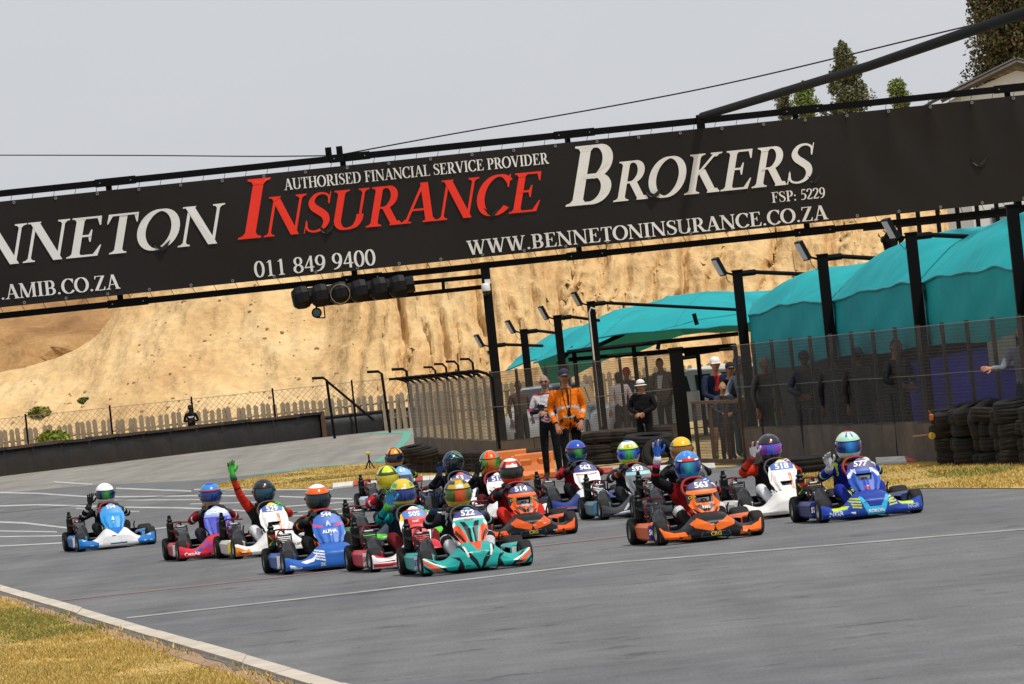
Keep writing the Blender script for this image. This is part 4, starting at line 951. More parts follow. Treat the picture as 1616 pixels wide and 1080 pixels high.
# tyres before the middle wall
q0 = G(938, 735)
for c in range(4):
    p = q0 + Vector((.1 + c * .37, .25 + .1 * (c % 2), 0))
    for l in range(3):
        tyre(T2, p + Vector((random.gauss(0, .02), 0, .1 + l * .19)), (random.gauss(0, .05), random.gauss(0, .05), 0), 'dusty tyre, %s layer of the %s stack from the left before the middle wall' % (ROWN[l], ORD[c]), 'tyres before the middle wall')
tyre(T3, D(1024, 697, 98.5), (R(6), R(3), 0), 'large flat tyre lying on top of the middle tyre stack', 'tyres before the middle wall')
tyre(T1, D(1041, 719, 97.3), (R(62), R(14), R(10)), 'large tyre leaning upright at the right end of the middle stack', 'tyres before the middle wall')
for l in range(2): tyre(T2, Vector((G(1010, 738).x, G(1010, 738).y + .3, .1 + l * .2)), (0, 0, 0), 'dusty tyre in the %s layer under the large flat tyre' % ROWN[l], 'tyres before the middle wall')
# long low row leading to the bend
R0, R1 = G(632, 747), G(840, 745)
for i in range(17):
    p = R0.lerp(R1, i / 16) + Vector((0, .4, 0))
    for l in range(2):
        tyre(T2, p + Vector((0, random.gauss(0, .04), .1 + l * .2)), (random.gauss(0, .04), random.gauss(0, .04), 0), 'dusty tyre, %s from the left in the %s layer of the long low row' % (ORD[i], ROWN[l]), 'long low row of tyres')
for (px, py) in ((652, 712), (668, 716)): tyre(T2, D(px, py, 112), (R(8), R(-4), 0), 'loose flat tyre %s the receding fence foot' % ('nearest the bend at' if px < 660 else 'second from the bend at'), 'long low row of tyres')
p = G(1286, 747); tyre(T3, p + Vector((0, 0, .13)), (0, 0, 0), 'wide black tyre lying flat on the grass between the two right-hand karts', 'loose tyre')
# marker sticks in the tall stack
for (px, py, qx, qy, c, lb, kind) in [(1440, 690, 1472, 686, '#6a5238', 'thin brown stick poking out left of the tall tyre stack', 'stick'), ]:
    mb = MB(); a, b = D(px, py, SB.y - .35), D(qx, qy, SB.y - .3); mb.tube([a, b], .016, 6); st = mb.build(kind, mat('stick', c, .8)); tag(st, lb, 'stick')
for (px, py, c, lb) in [(1471, 688, '#c09a20', 'yellow round reflector at the left end of the tall tyre stack'), (1470, 659, '#a8541a', 'orange reflector block above the yellow one on the tyre stack')]:
    p = D(px, py, SB.y - .36); mb = MB()
    if 'round' in lb: mb.lathe([(0, -.02), (.045, -.02), (.05, 0), (.045, .03), (0, .03)], 'Y', 14)
    else: mb.rbox((0, 0, 0), (.06, .05, .09), .012); mb.tube([(0.0, 0, .03), (-.03, 0, .1)], .008, 5)
    tag(mb.build('reflector', mat('refl' + c, c, .4), None, False, p), lb, 'reflector')
# orange plastic barrier blocks
M_ORB = mat('orange_plastic', '#d8701c', .5, var=.18, scale=3, coat=.1)
def obar(px, py, wm, hm, label, steps):
    p = G(px, py); e = empty('plastic_barrier', p, R(3)); mb = MB(); prof = [(-.26, 0), (-.26, .1), (-.2, .16), (-.14, .3), (-.1, hm - .02), (-.08, hm), (.08, hm), (.1, hm - .02), (.14, .3), (.2, .16), (.26, .1), (.26, 0)]
    mb.quadgrid([[(x, a, b) for a, b in prof] for x in (-wm / 2, -wm / 2 + .02, 0, wm / 2 - .02, wm / 2)]); mb.poly([(-wm / 2, a, b) for a, b in prof]); mb.poly([(wm / 2, a, b) for a, b in prof][::-1]); mb.build('body', M_ORB, e)
    for k in range(steps):
        m2 = MB(); m2.rbox((-wm / 2 + wm * (k + .5) / steps, -.135, hm * .62), (wm / steps * .7, .05, hm * .34), .02); m2.build('rib', M_ORB, e)
        m3 = MB(); m3.rbox((-wm / 2 + wm * (k + .5) / steps, -.25, .06), (wm / steps * .4, .06, .09), .02); m3.build('foot', M_ORB, e)
    tag(e, label, 'barrier', 'orange plastic barriers')
obar(802, 756, .72, .5, 'orange plastic barrier block behind the orange-helmeted driver', 2); obar(846, 757, .66, .46, 'orange plastic barrier block in front of the two standing men', 2)
# tripod with yellow beacon
p = G(584, 741); e = empty('timing_tripod', p); tag(e, 'small black tripod with a yellow sensor head by the bend', 'tripod')
for a in (90, 210, 330):
    mb = MB(); mb.tube([(0, 0, .22), (.12 * math.cos(R(a)), .12 * math.sin(R(a)), 0)], .014, 5); mb.build('leg', M_BLK, e)
mb = MB(); mb.tube([(0, 0, .2), (0, 0, .33)], .018, 6); mb.build('column', M_BLK, e)
mb = MB(); mb.rbox((-.01, 0, .36), (.1, .07, .07), .02); mb.build('sensor_head', mat('yellow_plastic', '#c8b428', .5), e)
# parked cars behind the middle fence
M_GLS = mat('car_glass', '#20272c', .06, spec=.8)
def car(loc, rz, paint, label, L_=4.2):
    e = empty('parked_car', loc, rz); m = mat('car_paint' + paint, paint, .3, coat=.6, var=.05)
    prof = [(-L_ / 2, .35), (-L_ / 2, .75), (-L_ / 2 + .15, .95), (-L_ * .2, 1.0), (L_ * .22, .98), (L_ / 2 - .5, .88), (L_ / 2 - .05, .72), (L_ / 2, .5), (L_ / 2, .3)]
    mb = MB(); W2 = .86; rows = []
    for y, sc_ in ((-W2, .97), (-W2 * .98, 1), (-W2 * .6, 1.02), (0, 1.03), (W2 * .6, 1.02), (W2 * .98, 1), (W2, .97)): rows.append([(x * sc_, y, z if abs(y) < W2 else z * .985) for x, z in prof])
    mb.quadgrid(rows); mb.poly([r for r in rows[0]]); mb.poly([r for r in rows[-1]][::-1]); bd = mb.build('body', m, e, True)
    gp2 = [(-L_ * .46, .95), (-L_ * .36, 1.38), (-L_ * .1, 1.46), (L_ * .08, 1.42), (L_ * .27, .96)]; mb = MB(); rows = []
    for y, k in ((-.8, .99), (-.66, 1.0), (0, 1.015), (.66, 1.0), (.8, .99)):
        rows.append([(x, y * (1 - .16 * ((z - .95) / .5)), z * k if z > 1 else z) for x, z in gp2])
    mb.quadgrid(rows); mb.poly(rows[0]); mb.poly(rows[-1][::-1]); mb.build('roof', m, e, True)
    for s_ in (-1, 1):
        for a, b in ((-.35, -.1), (-.07, .2)):
            x0, x1 = L_ * a, L_ * b; yy = s_ * .80; mb = MB(); mb.poly([(x0 + .02, yy, 1.0), (x1, yy, 1.0), (x1 - (.25 if b > 0 else 0), yy - s_ * .09, 1.34), (x0 + .06, yy - s_ * .09, 1.34)]); mb.build('window', M_GLS, e)
        for x in (-L_ * .3, L_ * .3):
            w_ = MB(); w_.lathe([(.2, -.1), (.3, -.1), (.32, -.06), (.32, .06), (.3, .1), (.2, .1)], 'Y', 20, (x, s_ * .8, .32)); wo_ = w_.build('wheel', M_TYRE, e)
            rm = MB(); rm.lathe([(0, s_ * .06), (.19, s_ * .09), (.2, s_ * .07)], 'Y', 14, (x, s_ * .8, .32)); rm.build('rim', M_STEEL, wo_)
        lt = MB(); lt.ellipsoid((L_ / 2 - .1, s_ * .62, .66), (.14, .16, .08), 10, 6); lt.build('headlight', M_GLASS, e)
    mb = MB(); mb.poly([(L_ * .10, -.6, 1.39), (L_ * .10, .6, 1.39), (L_ * .262, .7, 1.0), (L_ * .262, -.7, 1.0)]); o = mb.build('windscreen', M_GLS, e); o.location.x = .03; o.location.z = .015
    mb = MB(); mb.box((L_ / 2 + .0, 0, .42), (.08, 1.3, .16)); mb.build('grille', M_BLK2, e)
    tag(e, label, 'car')
car(Vector((.75, 126.5, 0)), R(-97), '#b9bcc0', 'silver parked car behind the mesh fence left of the white-shirted man')
car(Vector((3.4, 127, 0)), R(192), '#a7adb2', 'grey parked car behind the mesh fence right of the orange-jacketed man')
car(Vector((4.6, 140, 0)), R(185), '#d4d4d0', 'white parked car farther back behind the middle canopy')
# railing where spectators lean
RA, RB = G(1104, 729), G(1178, 731); e = empty('spectator_railing', (RA.x, RA.y, 0)); v = RB - RA; e.rotation_euler.z = math.atan2(v.y, v.x); L_ = v.length
M_WOOD = mat('old_wood', '#6c5138', .85, var=.4, scale=4)
for t in (.0, .34, .68, 1.0):
    mb = MB(); mb.box((L_ * t, 0, .52), (.06, .06, 1.04)); mb.build('post', M_WOOD, e)
mb = MB(); mb.box((L_ / 2, -.01, 1.02), (L_ + .1, .07, .05)); mb.build('rail', M_WOOD, e)
mb = MB(); mb.quadgrid([[(L_ * i / 6, -.045, .05), (L_ * i / 6, -.045, .99)] for i in range(7)]); mb.build('mesh_panel', M_MESH, e)
mb = MB(); mb.box((L_ / 2, -.05, .03), (L_ + .2, .1, .06)); mb.build('foot_board', M_WOOD, e)
tag(e, 'wooden posted railing where the capped spectators lean', 'railing')
RC = G(1566, 672); e = empty('spectator_railing', (RC.x, fd(1566) + .9, 0)); 
for x in (0, .45, 1.2):
    mb = MB(); mb.box((x, 0, .6), (.06, .06, 1.2)); mb.build('post', M_WOOD, e)
mb = MB(); mb.box((.6, 0, 1.2), (1.5, .08, .05)); mb.build('rail', M_WOOD, e); tag(e, 'small wooden railing at the right edge behind the tyre stack', 'railing')
# ================================================================ PEOPLE: one continuous skin per body
M_SUIT = mat('suit_cloth', attr=True, rough=.85, var=.22, scale=9, bump=1.0, bscale=13, spec=.12, dist=.03)
M_HELM = mat('helmet_lacquer', attr=True, rough=.2, coat=.2, var=.05, scale=5, spec=.35); M_GLOVE = mat('glove_leather', attr=True, rough=.7, var=.12, scale=20)
PENDING = []
def skin_body(obj, verts, edges, radii, zones, colf, extra=None, sub=2):
    """verts dict name->co, edges [(a,b,zone)]"""
    names = list(verts); idx = {n: i for i, n in enumerate(names)}
    me = bpy.data.meshes.new('body'); me.from_pydata([tuple(verts[n]) for n in names], [(idx[a], idx[b]) for a, b, z in edges], [])
    obj.data = me; m = obj.modifiers.new('skin', 'SKIN'); m.use_smooth_shade = True; m.branch_smoothing = .4
    sv = me.skin_vertices[0].data
    for n in names:
        r = radii[n]; sv[idx[n]].radius = r if isinstance(r, tuple) else (r, r)
    sv[0].use_root = True
    s_ = obj.modifiers.new('smooth', 'SUBSURF'); s_.levels = sub; s_.render_levels = sub
    PENDING.append((obj, verts, edges, colf, extra))
def finish_bodies():
    bpy.context.view_layer.update(); dg = bpy.context.evaluated_depsgraph_get(); done = []
    for obj, verts, edges, colf, extra in PENDING: done.append(bpy.data.meshes.new_from_object(obj.evaluated_get(dg)))
    for (obj, verts, edges, colf, extra), me in zip(PENDING, done):
        obj.modifiers.clear(); mb = MB(); mb.v = [tuple(v.co) for v in me.vertices]
        segs = [(Vector(verts[a]), Vector(verts[b]), z) for a, b, z in edges]
        for p in me.polygons:
            c = p.center; best = None; bd = 9
            for a, b, z in segs:
                d = b - a; t = max(0, min(1, (c - a).dot(d) / max(d.length_squared, 1e-9))); q = (c - (a + d * t)).length
                if q < bd: bd = q; best = (z, t)
            mb.f.append(tuple(p.vertices)); mb.c.append(colf(best[0], best[1], c)); mb.m.append(0)
        if extra: extra(mb)
        obj.data = mb.mesh('body', M_SUIT, True); bpy.data.meshes.remove(me)
def ik(S, H, l1, l2, hint):
    S, H = Vector(S), Vector(H); d = H - S; L_ = d.length
    if L_ > (l1 + l2) * .995: H = S + d.normalized() * (l1 + l2) * .995; d = H - S; L_ = d.length
    a = (l1 * l1 - l2 * l2 + L_ * L_) / (2 * L_); h = math.sqrt(max(l1 * l1 - a * a, 0)); u = d.normalized(); n = Vector(hint) - u * Vector(hint).dot(u); n.normalize()
    return S + u * a + n * h, H
def hand_mb(mb, pose, side=1, s_=1.0, palmc=None, backc=None, M=None):
    """wrist at origin, fingers along +Z, palm faces +X, thumb on the +Y*side edge"""
    M = M or Matrix.Identity(4); tmp = MB(); tmp.col = palmc
    # palm: flattened lofted tube
    rows = []
    for z, hw, th in ((-.035, .026, .022), (0, .028, .02), (.03, .038, .018), (.065, .043, .016), (.09, .042, .013)):
        rows.append([(th * math.cos(a) * s_, hw * math.sin(a) * s_, z * s_) for a in [2 * math.pi * k / 10 for k in range(11)]])
    tmp.quadgrid(rows); tmp.poly([rows[-1][k] for k in range(10)])
    bend = {'open': (.1, .15, .12), 'wave': (.2, .3, .25), 'fist': (1.15, 1.35, .9)}[pose]
    for i, (y, ln) in enumerate(((.032, .072), (.011, .082), (-.011, .076), (-.032, .06))):
        y *= side; sp = (.12 if pose != 'fist' else 0) * y / .03; p = Vector((.0, y, .085)); a = 0; pts = [p.copy()]
        for k in range(3):
            a += bend[k] + (i * .03); q = Vector((math.sin(a), sp, math.cos(a))) * ln * (.42, .33, .25)[k]; p = p + q; pts.append(p.copy())
        tmp.col = backc if i in (1, 3) and backc else palmc
        tmp.tube([v * s_ for v in pts], [.0105 * s_, .0100 * s_, .0092 * s_, .0068 * s_], 6)
    tmp.col = palmc
    th = [Vector((.004, .03 * side, .02)), Vector((.012, .058 * side, .045)), Vector((.02, .07 * side, .075)), Vector((.024, .072 * side, .098))] if pose != 'fist' else [Vector((.004, .028 * side, .02)), Vector((.03, .045 * side, .045)), Vector((.05, .03 * side, .06)), Vector((.055, .01 * side, .065))]
    tmp.tube([v * s_ for v in th], [.014 * s_, .0125 * s_, .011 * s_, .008 * s_], 6)
    i0 = len(mb.v); mb.v += [tuple(M @ Vector(v)) for v in tmp.v]; mb.f += [tuple(i0 + k for k in f) for f in tmp.f]; mb.c += tmp.c; mb.m += tmp.m
def frame_from(z, x):                   # matrix whose +Z is z and +X close to x
    z = Vector(z).normalized(); x = Vector(x); x = (x - z * x.dot(z)).normalized(); y = z.cross(x)
    return Matrix((x, y, z)).transposed()

# helmet -----------------------------------------------------------------
def helmet(parent, loc, look, tilt, colf, visor, label=None):
    e = MB(); n, m = 56, 40; P = []
    def pt(az, el, k=1.0):
        ce, se = math.cos(el), math.sin(el); x, y, z = .168 * ce * math.cos(az), .141 * ce * math.sin(az), .157 * se
        f = max(0, math.cos(az)) ** 2
        if el < 0: x += .022 * f * min(1, -se * 1.8) ; z *= 1.12; y *= 1 - .06 * (-se); 
        if el < -.2 and math.cos(az) < 0: x *= 1 - .18 * (-se); z *= .9
        return Vector((x * k, y * k, z * k))
    for i in range(n):
        a = 2 * math.pi * i / n - math.pi; P.append([pt(a, lerp(R(-58), R(90), j / m)) for j in range(m + 1)])
    def cf(p):
        az = math.degrees(math.atan2(p.y / .141, p.x / .168)); el = math.degrees(math.asin(max(-1, min(1, p.z / .159)))); return trim(az, el, colf(az, el))
    acc = random.Random(str(loc) + str(look) + visor.name).choice(['#e8e8e6', '#1a1a1e', '#d8d8d4', '#24242a'])
    def trim(a, el, c):
        b = abs(a)
        if el < -50: return '#121214'
        if b > 55 and abs(el - (b - 100) * .28 - 14) < 3.2: return acc
        if b > 70 and abs(el - (b - 100) * .28 + 12) < 2.2: return acc
        if b < 26 and 44 < el < 46.5: return acc
        if b < 8 and -48 < el < -42: return '#d8d8d6'
        return c
    e.quadgrid(P, cf, closeu=True)
    o = e.build('helmet', M_HELM, parent, True, loc, (0, tilt, look))
    v = MB(); Q = []
    for i in range(31):
        a = lerp(R(-82), R(82), i / 30); q = 1 - (abs(a) / R(82)) ** 4
        Q.append([pt(a, lerp(R(-20) + R(5) * (1 - q), R(21) - R(6) * (1 - q), j / 6), 1.018) for j in range(7)])
    v.quadgrid(Q); v.build('visor', visor, o, True)
    t = MB(); t.tube([pt(lerp(R(-84), R(84), i / 24), R(22), 1.012) for i in range(25)], .006, 5); t.build('visor_trim', M_BLK2, o)
    c = MB(); c.box((.19, 0, -.1), (.012, .06, .022)); c.build('chin_vent', M_BLK2, o)
    for s_ in (-1, 1):
        k = MB(); k.lathe([(0, s_ * .012), (.017, s_ * .01), (.018, 0)], 'Y', 10, (.02, s_ * .138, .01)); k.build('visor_pivot', M_BLK2, o)
    return o
def vis(c, m=.55, c2=None):
    k = 'visor' + c + (c2 or ''); new = k not in MATS; mt = mat(k, c, .08, m, coat=.5)
    if c2 and new:                       # mirror coating that shifts colour from the middle to the sides
        nt = mt.node_tree; n = nt.nodes; tc = n.new('ShaderNodeTexCoord'); sp = n.new('ShaderNodeSeparateXYZ'); nt.links.new(tc.outputs['Object'], sp.inputs[0])
        mr = n.new('ShaderNodeMapRange'); mr.inputs[1].default_value = -.11; mr.inputs[2].default_value = .09; nt.links.new(sp.outputs['Y'], mr.inputs[0])
        rp = n.new('ShaderNodeValToRGB'); e = rp.color_ramp.elements; e[0].color = lin(c); e[1].color = lin(c); e[0].position = .1; e[1].position = .95; q = e.new(.5); q.color = lin(c2)
        nt.links.new(mr.outputs[0], rp.inputs[0]); nt.links.new(rp.outputs[0], n['Principled BSDF'].inputs['Base Color'])
    return mt

# kart shared pieces ---------------------------------------------------------
M_PAINT = mat('kart_paint', attr=True, rough=.38, coat=.0, var=.16, scale=9, spec=.22); M_KT = mat('kart_tyre', '#171616', .75, col2='#252423', scale=8, bump=.25, bscale=60, spec=.25); M_RIM = mat('rim_alloy', '#9a9c9e', .3, .85)
M_CHR = mat('frame_chrome', '#8e9194', .3, .9, var=.2); M_ENG = mat('engine_alloy', '#6f7072', .45, .7, var=.4, scale=30); M_SEAT = mat('seat_shell', '#26272a', .4); M_EXH = mat('exhaust_steel', '#35363a', .4, .5, var=.35, scale=12); M_RED = mat('red_hose', '#6a1418', .5); M_RUBH = mat('black_hose', '#18181a', .5)
M_TRAY = mat('floor_tray', '#3c3e40', .5, .3, var=.3)
def wheel_meshes(r, w_):
    mb = MB(); h = w_ / 2; mb.lathe([(r * .5, -h * .8), (r * .62, -h * .98), (r * .8, -h), (r * .93, -h * .9), (r * .985, -h * .68), (r, -h * .4), (r, h * .4), (r * .985, h * .68), (r * .93, h * .9), (r * .8, h), (r * .62, h * .98), (r * .5, h * .8)], 'Y', 28)
    ty = mb.mesh('wheel', M_KT, True)
    mb = MB(); mb.lathe([(0, -h * .3), (.03, -h * .3), (.034, -h * .55), (.05, -h * .5), (r * .44, -h * .62), (r * .53, -h * .9), (r * .56, -h * .86), (r * .5, -h * .6), (r * .5, h * .6), (r * .56, h * .86), (r * .53, h * .9), (r * .44, h * .62), (.05, h * .5), (.034, h * .55), (.03, h * .3), (0, h * .3)], 'Y', 20)
    return ty, mb.mesh('rim', M_RIM, True)
FW, FWR = wheel_meshes(.128, .125); RW, RWR = wheel_meshes(.14, .19)
def once(fn, name, m, smooth=True):
    mb = MB(); fn(mb); return mb.mesh(name, m, smooth)
def _frame(mb):
    for s_ in (-1, 1):
        mb.tube([(.62, s_ * .18, .06), (.5, s_ * .2, .06), (.1, s_ * .3, .055), (-.2, s_ * .33, .055), (-.55, s_ * .3, .08), (-.72, s_ * .28, .12)], .015, 6)
        mb.tube([(.52, s_ * .2, .07), (.52, s_ * .42, .12)], .015, 6)
        mb.tube([(.3, s_ * .26, .055), (.28, s_ * .5, .08), (-.3, s_ * .5, .08), (-.32, s_ * .32, .055)], .011, 6)
        mb.tube([(.52, s_ * .44, .12), (.3, s_ * .1, .1)], .008, 5)
    mb.tube([(.62, -.18, .06), (.66, 0, .06), (.62, .18, .06)], .014, 6); mb.tube([(.2, -.28, .055), (.2, .28, .055)], .014, 6); mb.tube([(-.5, -.3, .08), (-.5, .3, .08)], .014, 6)
    mb.tube([(-.52, -.62, .14), (-.52, .62, .14)], .018, 8); mb.tube([(.66, -.25, .16), (.74, -.2, .17), (.74, .2, .17), (.66, .25, .16)], .01, 6)
    for s_ in (-1, 1): mb.tube([(.42, s_ * .16, .06), (.46, s_ * .17, .2), (.44, s_ * .1, .22)], .008, 5)
ME_FRAME = once(_frame, 'chassis_frame', M_CHR)
ME_TRAY = once(lambda mb: mb.box((.2, 0, .04), (.82, .46, .006)), 'floor_tray', M_TRAY, False)
def _seat(mb):
    P = []
    for i in range(15):
        u = -1 + i / 7; row = []
        for (x, z, w_, lip) in ((-.05, .1, .16, .09), (-.2, .07, .19, .12), (-.36, .08, .19, .16), (-.46, .2, .18, .13), (-.5, .36, .16, .09), (-.53, .48, .12, .04)):
            row.append((x + abs(u) ** 3 * lip * .8, u * w_, z + abs(u) ** 3 * lip))
        P.append(row)
    mb.quadgrid(P); mb.quadgrid([[(a - .012, b, c - .008) for a, b, c in r] for r in P[::-1]])
ME_SEAT = once(_seat, 'seat', M_SEAT)
def _swheel(mb):
    q = []
    for k in range(25):
        a = 2 * math.pi * k / 24; q.append((0, .145 * math.cos(a), .135 * math.sin(a) if math.sin(a) < .6 else .087 + (.145 * math.sin(a) - .087) * .7))
    mb.tube(q, .015, 8, False)
    for a in (20, 160, 270): mb.tube([(0, 0, 0), (0, .15 * math.cos(R(a)), .14 * math.sin(R(a)))], .012, 6)
    mb.lathe([(0, .02), (.04, .02), (.045, -.01), (0, -.012)], 'X', 12)
ME_SW = once(_swheel, 'steering_wheel', M_RUBH); ME_SWR = once(_swheel, 'steering_wheel', mat('red_suede', '#8c1c20', .7))
ME_COL = once(lambda mb: mb.tube([(.06, 0, .50), (.36, 0, .14)], .012, 6), 'steering_column', M_CHR)
def _engine(mb):
    mb.rbox((-.33, -.40, .15), (.2, .16, .14), .02); mb.rbox((-.33, -.40, .24), (.12, .12, .06), .015)
    for k in range(6): mb.box((-.33 + k * .002, -.40, .275 + k * .02), (.15, .15, .008))
    mb.rbox((-.33, -.40, .405), (.13, .13, .03), .01); mb.tube([(-.33, -.4, .42), (-.33, -.4, .46)], .012, 6)
    mb.lathe([(0, .03), (.06, .03), (.065, 0), (.06, -.03), (0, -.03)], 'Y', 16, (-.33, -.5, .15))
ME_ENG = once(_engine, 'engine', M_ENG, False)
def _carb(mb):
    mb.tube([(-.42, -.42, .24), (-.5, -.46, .27)], .03, 10); mb.tube([(-.47, -.5, .22), (-.47, -.5, .3)], .022, 8)
ME_CARB = once(_carb, 'carburettor', M_STEEL)
def _air(mb):
    mb.rbox((-.42, -.53, .36), (.13, .085, .24), .025); mb.rbox((-.42, -.53, .495), (.11, .07, .035), .015); mb.tube([(-.42, -.53, .5), (-.42, -.53, .56)], [.028, .02], 10); mb.tube([(-.44, -.52, .3), (-.48, -.47, .27)], .025, 8)
ME_AIR = once(_air, 'air_box', M_BLK2, False)
def _exh(mb):
    mb.tube(catmull([(-.27, -.36, .25), (-.16, -.37, .30), (-.02, -.40, .28), (.12, -.41, .22), (.24, -.40, .17), (.32, -.39, .14)], 5), [lerp(.028, .075, min(1, i / 12)) if i < 18 else lerp(.075, .04, (i - 18) / 7) for i in range(26)], 14)
ME_EXH = once(_exh, 'exhaust', M_EXH)
def _hose(mb):
    mb.tube(catmull([(-.42, -.5, .46), (-.36, -.44, .47), (-.28, -.36, .46), (-.22, -.3, .46)], 4), .009, 6); mb.tube(catmull([(-.33, -.4, .43), (-.26, -.45, .46), (-.2, -.5, .38), (-.22, -.48, .25)], 4), .009, 6)
ME_HOSE = once(_hose, 'hose', M_RED)
def _wires(mb):
    for k in range(5): mb.tube(catmull([(-.45 + k * .05, -.5 + k * .01, .45 - k * .04), (-.36, -.56 + k * .02, .38), (-.3 + k * .03, -.44, .3), (-.25 + k * .02, -.5, .2)], 4), .005, 4)
    mb.tube([(-.2, -.34, .12), (-.2, -.34, .42)], .008, 5); mb.tube([(-.5, -.36, .1), (-.48, -.5, .42)], .008, 5)
ME_WIRE = once(_wires, 'loom', M_RUBH)
def _rbump(mb):
    P = []
    for i in range(21):
        u = -1 + i / 10; y = .62 * u; x = -.74 + .07 * abs(u) ** 4; P.append([(x + .04, y, .06), (x - .02, y, .07), (x - .045, y, .14), (x - .02, y, .22), (x + .04, y, .23)])
    mb.quadgrid(P)
ME_RB = once(_rbump, 'rear_bumper', M_BLK2)
ME_TANK = once(lambda mb: mb.rbox((.22, 0, .16), (.22, .2, .2), .05), 'fuel_tank', mat('tank_plastic', '#bdb8a8', .5), True)
ME_BATT = once(lambda mb: (mb.rbox((.02, .36, .13), (.16, .12, .12), .02), mb.tube([(-.2, .36, .12), (-.2, .36, .3), (-.1, .36, .34)], .01, 5)), 'battery', M_BLK2, False)

# livery surfaces ------------------------------------------------------------
HT = [(0, .292), (.08, .292), (.16, .272), (.235, .205), (.31, .150), (.39, .142), (.47, .17), (.54, .212)]
FT_ = [(0, .90), (.1, .898), (.2, .885), (.35, .84), (.45, .785), (.54, .70)]; BT_ = [(0, .24), (.1, .235), (.25, .2), (.4, .1), (.54, .04)]
def _dense(T): q = [(-x, y) for x, y in T[1:][::-1]] + T; return [p for p in catmull(q, 10) if p[0] >= -.001]
HT, FT_, BT_ = _dense(HT), _dense(FT_), _dense(BT_)
def nose_sec(y):
    a = abs(y); h, f, b = interp(HT, a), interp(FT_, a), interp(BT_, a)
    return catmull([(f - .07, .036), (f - .015, .04), (f, .075), (f - .012, .42 * h + .02), (f - .04, .72 * h), (f - .07 - .35 * b, .92 * h), (f - .08 - b, h)], 5)
def nose_x(y, z):
    s_ = nose_sec(y)[6:]
    for (x0, z0), (x1, z1) in zip(s_, s_[1:]):
        if z <= z1: return lerp(x0, x1, max(0, (z - z0) / (z1 - z0 + 1e-9)))
    return s_[-1][0]
def paintf(base, polys):
    pl = []
    for q in polys:
        c, poly = q[0], q[1]; pl.append((c, poly))
        if len(q) > 2 and q[2]: pl.append((c, [(-a, b) for a, b in poly]))
    pl = [(c, poly, min(p[0] for p in poly), max(p[0] for p in poly), min(p[1] for p in poly), max(p[1] for p in poly)) for c, poly in pl]
    def f(p, off=0):
        r = base
        for c, poly, x0, x1, y0, y1 in pl:
            if x0 <= p.y <= x1 and y0 <= p.z <= y1 and inpoly((p.y, p.z), poly): r = c
        return r
    return f
def make_nose(parent, cf, hi=True):
    mb = MB(); P = []; ny = 190 if hi else 90
    for i in range(ny + 1):
        y = lerp(-.54, .54, i / ny); s_ = nose_sec(y); row = []
        for j in range(len(s_) - 1):
            kk = 2 if hi and j > 9 else 1
            for k in range(kk): row.append((lerp(s_[j][0], s_[j + 1][0], k / kk), y, lerp(s_[j][1], s_[j + 1][1], k / kk)))
        row.append((s_[-1][0], y, s_[-1][1])); P.append(row)
    mb.quadgrid(P, cf); n0 = len(mb.f)
    for r in (P[0], P[-1]): mb.poly([(a - .0, b, c) for a, b, c in r] + [(r[0][0] - .04, r[0][1], r[0][2] + .06)], cf(Vector(r[10])))
    return mb.build('nose_fairing', M_PAINT, parent, True)
PW = [(0, .055), (.08, .09), (.25, .14), (.42, .172), (.6, .172), (.8, .148), (.92, .115), (1, .06)]
Z0, Z1 = .215, .632
def sstep(a, b, x): x = max(0, min(1, (x - a) / (b - a))); return x * x * (3 - 2 * x)
def pan_x(y, z):
    t = (z - Z0) / (Z1 - Z0); w_ = sinterp(PW, max(0, min(1, t)))
    return .60 - .34 * t - .75 * y * y + .028 * (1 - sstep(.55, .68, t)) * (1 - sstep(.55, .8, abs(y) / w_)) + .012 * math.exp(-(y / .02) ** 2) * (t < .5)
def make_panel(parent, cf, scoop=None, hi=True):
    mb = MB(); P = []; nz, ny = (96, 70) if hi else (50, 36)
    for i in range(ny + 1):
        u = -1 + 2 * i / ny; row = []
        for j in range(nz + 1):
            t = j / nz; wd = sinterp(PW, t); y = u * wd; z = lerp(Z0, Z1, t) - .03 * (u * u) * (t > .8) * (t - .8) * 5; x = pan_x(y, z)
            if scoop and inpoly((y, z), scoop): x -= .035
            row.append((x, y, z))
        P.append(row)
    def cf2(p):
        if scoop and inpoly((p.y, p.z), scoop): return '#101012'
        return cf(p)
    mb.quadgrid(P, cf2); mb.col = '#151517'; mb.quadgrid([[(a - .012, b, c - .005) for a, b, c in r] for r in P[::-1]])
    return mb.build('front_panel', M_PAINT, parent, True)
def make_pod(parent, s_, base, plate, polys=()):
    mb = MB(); P = []; xs = [-.37, -.36, -.2, 0, .2, .30, .355, .37]
    for x in xs:
        k = 1 if -.36 < x < .36 else .93
        sec = [(.37, .06), (.56, .045), (.59, .07), (.605, .185), (.575, .225), (.41, .215), (.37, .19)]
        P.append([(x, s_ * lerp(.5, y, k), lerp(.14, z, k)) for y, z in sec])
    mb.quadgrid(P, lambda p: polys and polys(p) or base)
    for r in (P[-1],):
        mb.col = base; mb.poly(r)
    mb.col = base; mb.poly(P[0])
    pod = mb.build('side_pod', M_PAINT, parent, False)
    f = MB(); f.col = plate[0]; f.box((.372, s_ * .56, .135), (.008, .068, .14)); f.build('number_board', M_PAINT, pod)
    f = MB(); f.col = plate[1]; f.box((.3725, s_ * .455, .135), (.008, .12, .12)); f.build('sticker', M_PAINT, pod)
    return pod
